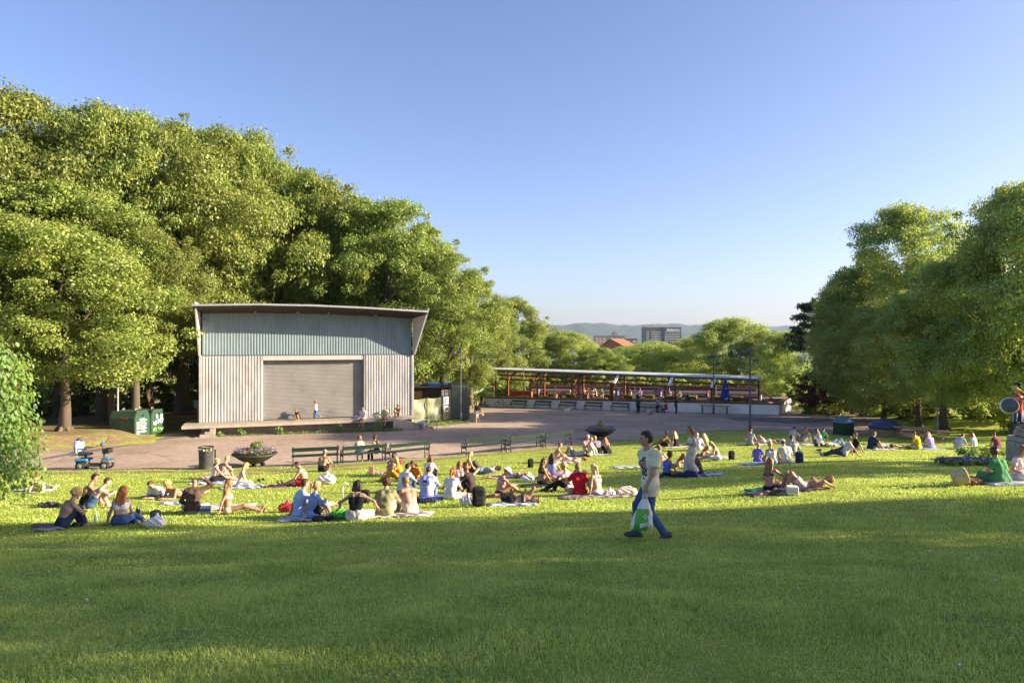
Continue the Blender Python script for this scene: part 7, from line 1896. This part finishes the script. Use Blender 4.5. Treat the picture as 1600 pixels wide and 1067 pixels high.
blanket(932, 778, 3.2, 1.2, 5, pattern_mat('dark_weave', (.12, .09, .08), (.42, .36, .34), 8, 'noise'), 'brown patterned blanket under the red t-shirt')
blanket(980, 733, 1.6, .8, 4, cloth((.48, .52, .60)), 'empty pale blue towel behind the walking man', name='towel')
blanket(1055, 701, 2.8, 1.1, 4, cloth((.5, .48, .46)), 'pale blanket under the deeply tanned man')
blanket(1098, 745, 2.0, 1.0, 6, pattern_mat('bright_blue', (.04, .10, .48), (.40, .46, .62), 3, 'noise'), 'bright blue towel in front of the woman in wide trousers', name='towel')
blanket(1052, 745, 1.9, 1.1, 4, cloth((.06, .07, .14)), 'navy blanket under the blue swimsuit')
blanket(1112, 718, 3.2, 1.4, 6, cloth((.52, .49, .45)), 'cream blanket under the blonde in white summer clothes')
blanket(1180, 697, 2.6, 1.0, 5, cloth((.5, .47, .46)), 'pale blanket under the man by the lamp post')
blanket(1207, 726, 3.6, 1.4, 4, pattern_mat('ldenim_cloth', (.20, .28, .45), (.36, .42, .52), 4, 'noise'), 'denim-blue blanket under the group with the white cap')
blanket(1225, 771, 3.0, 1.1, 3, pattern_mat('maroon_cloth', (.10, .05, .05), (.30, .22, .24), 6, 'noise'), 'dark maroon blanket under the couple in swimwear')
blanket(1192, 768, 1.3, .9, 0, cloth((.02, .20, .12)), 'green towel left of the woman in green bikini', name='towel')
blanket(1372, 705, 2.6, .9, 4, cloth((.44, .42, .43)), 'grey blanket under the man in navy')
blanket(1448, 704, 2.6, .9, 3, pattern_mat('ldenim_cloth', (.20, .28, .45), (.36, .42, .52), 4, 'noise'), 'pale blue blanket under the yellow and lilac couple')
blanket(1515, 705, 3.0, .9, 3, cloth((.5, .42, .40)), 'rosy blanket under the grey t-shirt and long-haired woman')
blanket(1280, 697, 3.4, 1.1, 4, cloth((.52, .50, .5)), 'white blanket under the woman in white dress')
blanket(1578, 758, 2.2, 1.3, 2, pattern_mat('white_weave', (.58, .57, .6), (.42, .42, .50), 12), 'white woven blanket with fringe under the green dress', fringe=True)

def lump(name, px, py, cones, mt, label, cat, rz=0, h=.014, rip=.006, group=None, lift=0, loc=None):
    c = Vector(loc) if loc is not None else at(px, py)
    A_ = np.array([q[:3] for q in cones] + [q[3:6] for q in cones]); rm = max(max(q[6], q[7]) for q in cones)
    f = Field(A_.min(0) - rm - .03, A_.max(0) + rm + .03, h)
    for q in cones: f.cone(q[:3], q[3:6], q[6], q[7], .03)
    if rip: f.ripple(rip, .1, int(px) % 7)
    f.keep(lambda X, Y, Z: -.0 - Z)
    o = field_obj(name, f, mt); o.location = c + Vector((0, 0, .02 + lift)); o.rotation_euler = (0, 0, R(rz)); tag(o, label, cat, group); return o
def backpack(px, py, colr, label, rz=0, s=1, lie=False):
    c = at(px, py); t = empty('backpack', c + Vector((0, 0, .02)), R(rz), label, 'backpack', 'backpacks on the lawn'); t.scale = (s, s, s)
    mt = cloth(col(colr))
    f = Field((-.3, -.25, 0), (.3, .25, .6), .013); f.rbox((0, 0, .22), I3, (.15, .09, .22), .07, .03); f.cone((-.06, 0, .38), (.06, 0, .38), .08, .08, .04); f.ripple(.005, .12, 1); b = field_obj('bag_body', f, mt, t)
    f = Field((-.2, -.25, 0), (.2, 0, .35), .013); f.rbox((0, -.10, .14), I3, (.11, .05, .10), .04); field_obj('front_pocket', f, mt, t)
    mb = MB()
    for x in (-.07, .07): mb.tube([(x, .07, .40), (x * 1.2, .14, .32), (x * 1.4, .13, .14), (x * 1.3, .08, .05)], .014, 5)
    mb.tube([(-.04, .02, .44), (0, .02, .50), (.04, .02, .44)], .012, 5); mb.build('straps', BLACK, t)
    if lie:
        t.rotation_euler = (R(-80), 0, R(rz)); t.location.z += .1
backpack(243, 822, 'dgrey', 'dark backpack beside the red-haired woman in jeans', 30, .75)
backpack(748, 792, 'black', 'black backpack standing left of the woman on the pale blue towel', 10, 1.1)
backpack(571, 787, 'black', 'black bag behind the curly-haired person in olive', 0, .8)
backpack(829, 731, 'black', 'black backpack on the grass left of the sandy-haired man', 20, .8)
backpack(1143, 719, 'black', 'dark bag right of the blonde in white summer clothes', 10, .85)
backpack(1249, 724, 'navy', 'navy backpack right of the man in white cap', 0, .95)
backpack(1275, 698, 'dgrey', 'dark grey bag lying before the woman in white dress', 60, .8)
backpack(727, 735, 'black', 'black bag left of the blonde in orange top', 0, .7)
def bagp(px, py, mt, label, s=1.0, rz=0): 
    return lump('plastic_bag', px, py, [(-.1 * s, 0, .08 * s, .1 * s, 0, .09 * s, .11 * s, .12 * s), (0, 0, .12 * s, .03 * s, .02, .27 * s, .09 * s, .03 * s), (.05 * s, -.03, .1 * s, .13 * s, .0, .2 * s, .08 * s, .02 * s)], mt, label, 'bag', rz, .013, .012, 'bags on the lawn')
WPL = M('white_plastic', (.70, .70, .70), .35, .05, 6, .2, spec=.5)
bagp(243, 824, WPL, 'crumpled white bag beside the dark backpack at the left')
bagp(510, 756, M('white_blue_print', (.6, .6, .66), .5, .2, 9), 'large white printed bag behind the reading man', 1.5)
bagp(448, 800, M('red_plastic', (.45, .03, .04), .4, .2, 9), 'small red and white bag left of the pale blue shirt')
bagp(529, 812, M('green_bag', (.08, .36, .04), .35, .15, 6, .2), 'green carrier bag with white print between the blonde and the camisole')
bagp(824, 753, WPL, 'white carrier bag left of the woman in black bikini', 1.1)
bagp(731, 789, M('clear_plastic', (.45, .47, .48), .2, .2, 9), 'small clear bag beside the black backpack')
bagp(1202, 694, WPL, 'white bag behind the blond child in violet')
bagp(952, 776, cloth((.62, .55, .58)), 'pale pink bundle on the blanket right of the lilac bikini', .8)
lump('sun_hat', 978, 773, [(-.2, 0, .06, .2, 0, .07, .1, .12), (-.1, .05, .12, .12, .05, .15, .09, .08)], cloth((.58, .50, .42)), 'cream folded cloth at the right end of the brown blanket', 'cloth', 5)
lump('clothes_heap', 330, 750, [(-.2, 0, .05, .15, 0, .06, .09, .1), (0, .05, .1, .1, 0, .12, .08, .06)], pattern_mat('white_print', (.60, .60, .62), (.32, .36, .55), 7, 'noise'), 'heap of white and grey clothes left of the black skirt', 'clothes', 0)
lump('clothes_heap', 1075, 746, [(-.25, 0, .06, .2, 0, .07, .1, .12), (-.02, 0, .12, .12, .02, .14, .1, .08)], cloth((.02, .025, .09)), 'navy bundle of clothes before the woman in wide trousers', 'clothes', 0)
lump('clothes_heap', 1217, 775, [(-.3, 0, .04, .25, 0, .05, .08, .09), (-.1, 0, .1, .12, .02, .1, .07, .06)], pattern_mat('maroon_cloth', (.10, .05, .05), (.30, .22, .24), 6, 'noise'), 'maroon heap of clothes before the woman in green bikini', 'clothes', 0)
lump('clothes_heap', 668, 787, [(-.2, 0, .05, .18, 0, .05, .09, .08), (0, .03, .1, .1, 0, .1, .06, .06)], cloth((.03, .035, .08)), 'dark blue jacket heaped behind the bare-backed man', 'clothes', 0)
lump('clothes_heap', 70, 825, [(-.25, 0, .03, .2, 0, .03, .06, .06)], cloth((.2, .19, .2)), 'grey crumpled garment left of the curly blond', 'clothes', 0)
lump('clothes_heap', 75, 793, [(-.2, 0, .05, .2, .05, .06, .08, .07), (0, 0, .1, .1, 0, .1, .05, .05)], M('dark_clothes', (.06, .05, .07), .9, .5, 9), 'dark heap of clothes behind the curly blond', 'clothes', 0)
lump('clothes_heap', 507, 815, [(-.2, 0, .04, .15, 0, .05, .08, .07)], cloth((.02, .022, .04)), 'black garment lying before the blonde with the blue shirt', 'clothes', 0)
# wicker basket beside the green dress
c = at(1499, 760); t = empty('wicker_basket', c, R(-20), 'straw basket bag lying left of the green dress', 'basket')
mb = MB(); mb.lathe([(.0, -.02), (.15, -.02), (.18, .02)] + [(.185 + .008 * (k % 2), .02 + .022 * k) for k in range(1, 13)] + [(.17, .29), (.15, .2), (.0, .05)], 26); o = mb.build('body', M('straw', (.50, .40, .22), .9, .2, 12, .5), t); o.rotation_euler = (0, R(72), 0); o.location = (-.12, 0, .19)
mb = MB(); mb.tube([(.16, -.1, .3), (.26, -.16, .22), (.28, -.14, .08), (.2, -.1, .05)], .012, 5); mb.build('handle', M('leather', (.16, .08, .04), .6, .2), t)
lump('shawl', 1517, 758, [(-.15, 0, .08, .18, 0, .06, .11, .10), (0, .03, .14, .12, 0, .1, .07, .07)], M('brown_shawl', (.16, .085, .05), .9, .4, 9), 'brown patterned shawl spilling from the straw basket', 'shawl', 0)
def carton(px, py, dims, mt, label, rz, name='carton', cat='box', inner=None):
    c = at(px, py); t = empty(name, c + Vector((0, 0, .03)), R(rz), label, cat); a, b, hh = dims
    mb = MB(); mb.box((-a / 2, -b / 2, 0), (a / 2, b / 2, hh), bev=.012); mb.build('body', mt, t)
    mb = MB(); mb.box((-a / 2 + .01, -b / 2 - .004, hh * .25), (a / 2 - .01, -b / 2 - .001, hh * .7)); mb.build('printed_band', inner or M('print_blue', (.08, .14, .42), .6, .3, 20), t)
carton(322, 802, (.26, .16, .16), M('silver_card', (.5, .5, .5), .5, .1), 'silver and blue drinks carton before the bald man', 10)
carton(1238, 774, (.26, .2, .2), M('white_card', (.68, .68, .68), .8, .06), 'white cardboard box in front of the man in pink shorts', -12, inner=M('card_grey', (.5, .5, .5), .8, .1))
carton(580, 741, (.2, .14, .32), M('kraft', (.36, .22, .13), .85, .15), 'brown paper bag left of the red checked blanket', 8, 'paper_bag', 'bag', M('kraft_dark', (.3, .18, .1), .85, .1))
def bottle(px, py, mt, label):
    c = at(px, py); mb = MB(); mb.lathe([(0, 0), (.035, 0), (.037, .02), (.037, .14), (.03, .17), (.013, .2), (.013, .25), (0, .25)], 14); o = mb.build('bottle', mt, None); o.location = c + Vector((0, 0, .03)); tag(o, label, 'bottle', 'bottles on the lawn')
bottle(214, 808, M('dark_can', (.04, .04, .045), .3, .2), 'dark thermos bottle right of the red-haired woman')
bottle(219, 808, M('dark_can', (.04, .04, .045), .3, .2), 'second dark bottle right of the red-haired woman')
bottle(604, 800, M('amber_glass', (.12, .10, .03), .15, .2, spec=.6), 'beer bottle between the olive t-shirt and the bare back')
bottle(613, 803, M('amber_glass', (.12, .10, .03), .15, .2, spec=.6), 'beer bottle on the cream patterned blanket')
bottle(1235, 723, M('yellow_bottle', (.45, .38, .08), .3, .2), 'yellow bottle on the grass before the white cap')
bottle(150, 817, M('mint_cup', (.3, .5, .42), .4, .1), 'pale mint cup between the curly blond and the red-haired woman')
for k, (px, py, c_, lab) in enumerate([(402, 797, 'dgrey', 'pair of dark sandals right of the white blanket'), (123, 823, 'navy', 'dark shoes beside the curly blond'), (408, 752, 'dgrey', 'black sandals behind the red and navy blanket'), (1280, 705, 'dgrey', 'dark shoes in front of the dark grey bag')]):
    c = at(px, py); t = empty('shoe_pair', c + Vector((0, 0, .03)), R(20 * k), lab, 'shoes')
    for sx in (-.08, .08):
        f = Field((sx - .08, -.2, 0), (sx + .08, .2, .16), .012); f.cone((sx, -.08, .04), (sx, .10, .03), .04, .035, .03); f.cone((sx, -.08, .05), (sx, -.07, .08), .035, .03, .02); f.keep(lambda X, Y, Z: .003 - Z); field_obj('shoe', f, cloth(col(c_)), t)
# white bent pipe handle standing in the grass (a folded parasol stand beside the pale blue shirt)
c = at(536, 783); mb = MB(); mb.tube([(0, 0, .05), (-.01, 0, .35), (0, 0, .45), (.06, 0, .5), (.16, 0, .5)], .018, 7); mb.tube([(-.05, .0, .03), (.2, 0, .08), (.24, 0, .12)], .016, 6); mb.tube([(0, 0, .05), (.1, .05, .04)], .016, 6)
o = mb.build('bag_frame', M('white_tube', (.6, .6, .58), .4, .05), None); o.location = c; tag(o, 'bent white metal tube frame standing behind the pale blue shirt', 'frame')
lump('tote_bag', 752, 653, [(-.05, 0, .1, .05, 0, .1, .12, .12), (0, 0, .2, 0, 0, .32, .1, .03)], cloth((.45, .24, .18)), 'salmon shoulder bag carried by the woman in black', 'bag', loc=pl(746, 660.5) + Vector((.36, 0, .55)))
for k, (x, c_, lab) in enumerate([(10.15, 'blue', 'blue and white bag on the platform left of the white t-shirt'), (12.55, 'offwhite', 'pale bundle on the platform right of the bald man'), (11.75, 'lime', 'pale green bag between the two sitting on the platform edge')]):
    lump('stage_bag', 600 + k, 657, [(-.15, 0, .06, .15, 0, .07, .1, .1), (0, 0, .1, .08, 0, .16, .08, .05)], cloth(tuple(.5 * v + .1 for v in col(c_))), lab, 'bag', loc=stage_pt(x, -.9, ZP))
lump('pale_bundle', 640, 665, [(0, 0, .1, .05, 0, .35, .12, .08), (-.35, 0, .35, -.05, 0, .4, .1, .12)], cloth((.5, .5, .55)), 'pale jacket and bag hanging on the bicycle at the ramp', 'clothes', loc=bk.location + Vector((-.4, -.15, .15)))
HAZE = .00005
EXPO = 1.97
# ------------------------------------------------------------------ sky, sun, camera
SUN_AZ, SUN_EL = R(-4), R(20)
sc = bpy.context.scene
w = bpy.data.worlds.new('World'); sc.world = w; w.use_nodes = True
nt = w.node_tree; bg = nt.nodes['Background']
sky = nt.nodes.new('ShaderNodeTexSky'); sky.sky_type = 'NISHITA'; sky.sun_disc = False
sky.sun_elevation = SUN_EL; sky.sun_rotation = math.pi / 2 - SUN_AZ
sky.altitude = 60; sky.air_density = .85; sky.dust_density = 1.6; sky.ozone_density = 2.6
tint = nt.nodes.new('ShaderNodeMix'); tint.data_type = 'RGBA'; tint.blend_type = 'MULTIPLY'; tint.inputs[0].default_value = 1; tint.inputs[7].default_value = (.97, .87, .96, 1)
nt.links.new(sky.outputs[0], tint.inputs[6]); nt.links.new(tint.outputs[2], bg.inputs[0]); bg.inputs[1].default_value = .072
ld = bpy.data.lights.new('sun', 'SUN'); ld.energy = 4.3; ld.angle = R(.5); ld.color = (1, .83, .59)
so = bpy.data.objects.new('sun', ld); COL.objects.link(so)
sv = Vector((math.cos(SUN_EL) * math.cos(SUN_AZ), math.cos(SUN_EL) * math.sin(SUN_AZ), math.sin(SUN_EL)))
so.rotation_euler = sv.to_track_quat('Z', 'Y').to_euler(); so.location = (30, 0, 40)
cd = bpy.data.cameras.new('camera'); cam = bpy.data.objects.new('camera', cd); COL.objects.link(cam)
cam.location = (0, 0, CZ); cam.rotation_euler = (R(90), 0, 0)
cd.sensor_width = 36; cd.lens = FPX / 1600 * 36; cd.clip_end = 20000; cd.clip_start = .05
cd.shift_y = -(533.5 - HY) / 1600
sc.camera = cam
sc.view_settings.view_transform = 'Standard'; sc.view_settings.look = 'None'; sc.view_settings.exposure = EXPO if 'EXPO' in globals() else 0
sc.cycles.max_bounces = 8; sc.cycles.transparent_max_bounces = 8; sc.cycles.diffuse_bounces = 4
sc.cycles.use_denoising = True

# evening air over the fjord
m = bpy.data.materials.new('haze_air'); m.use_nodes = True; nt = m.node_tree
for n in list(nt.nodes):
    if n.type == 'BSDF_PRINCIPLED': nt.nodes.remove(n)
pv = nt.nodes.new('ShaderNodeVolumePrincipled'); pv.inputs['Density'].default_value = HAZE; pv.inputs['Color'].default_value = (.60, .78, 1, 1); pv.inputs['Anisotropy'].default_value = .2
nt.links.new(pv.outputs[0], [n for n in nt.nodes if n.type == 'OUTPUT_MATERIAL'][0].inputs['Volume'])
mb = MB(); mb.box((-5300, -150, CZ - 100), (5300, 6700, CZ + 190)); tag(mb.build('haze', m), kind='stuff')
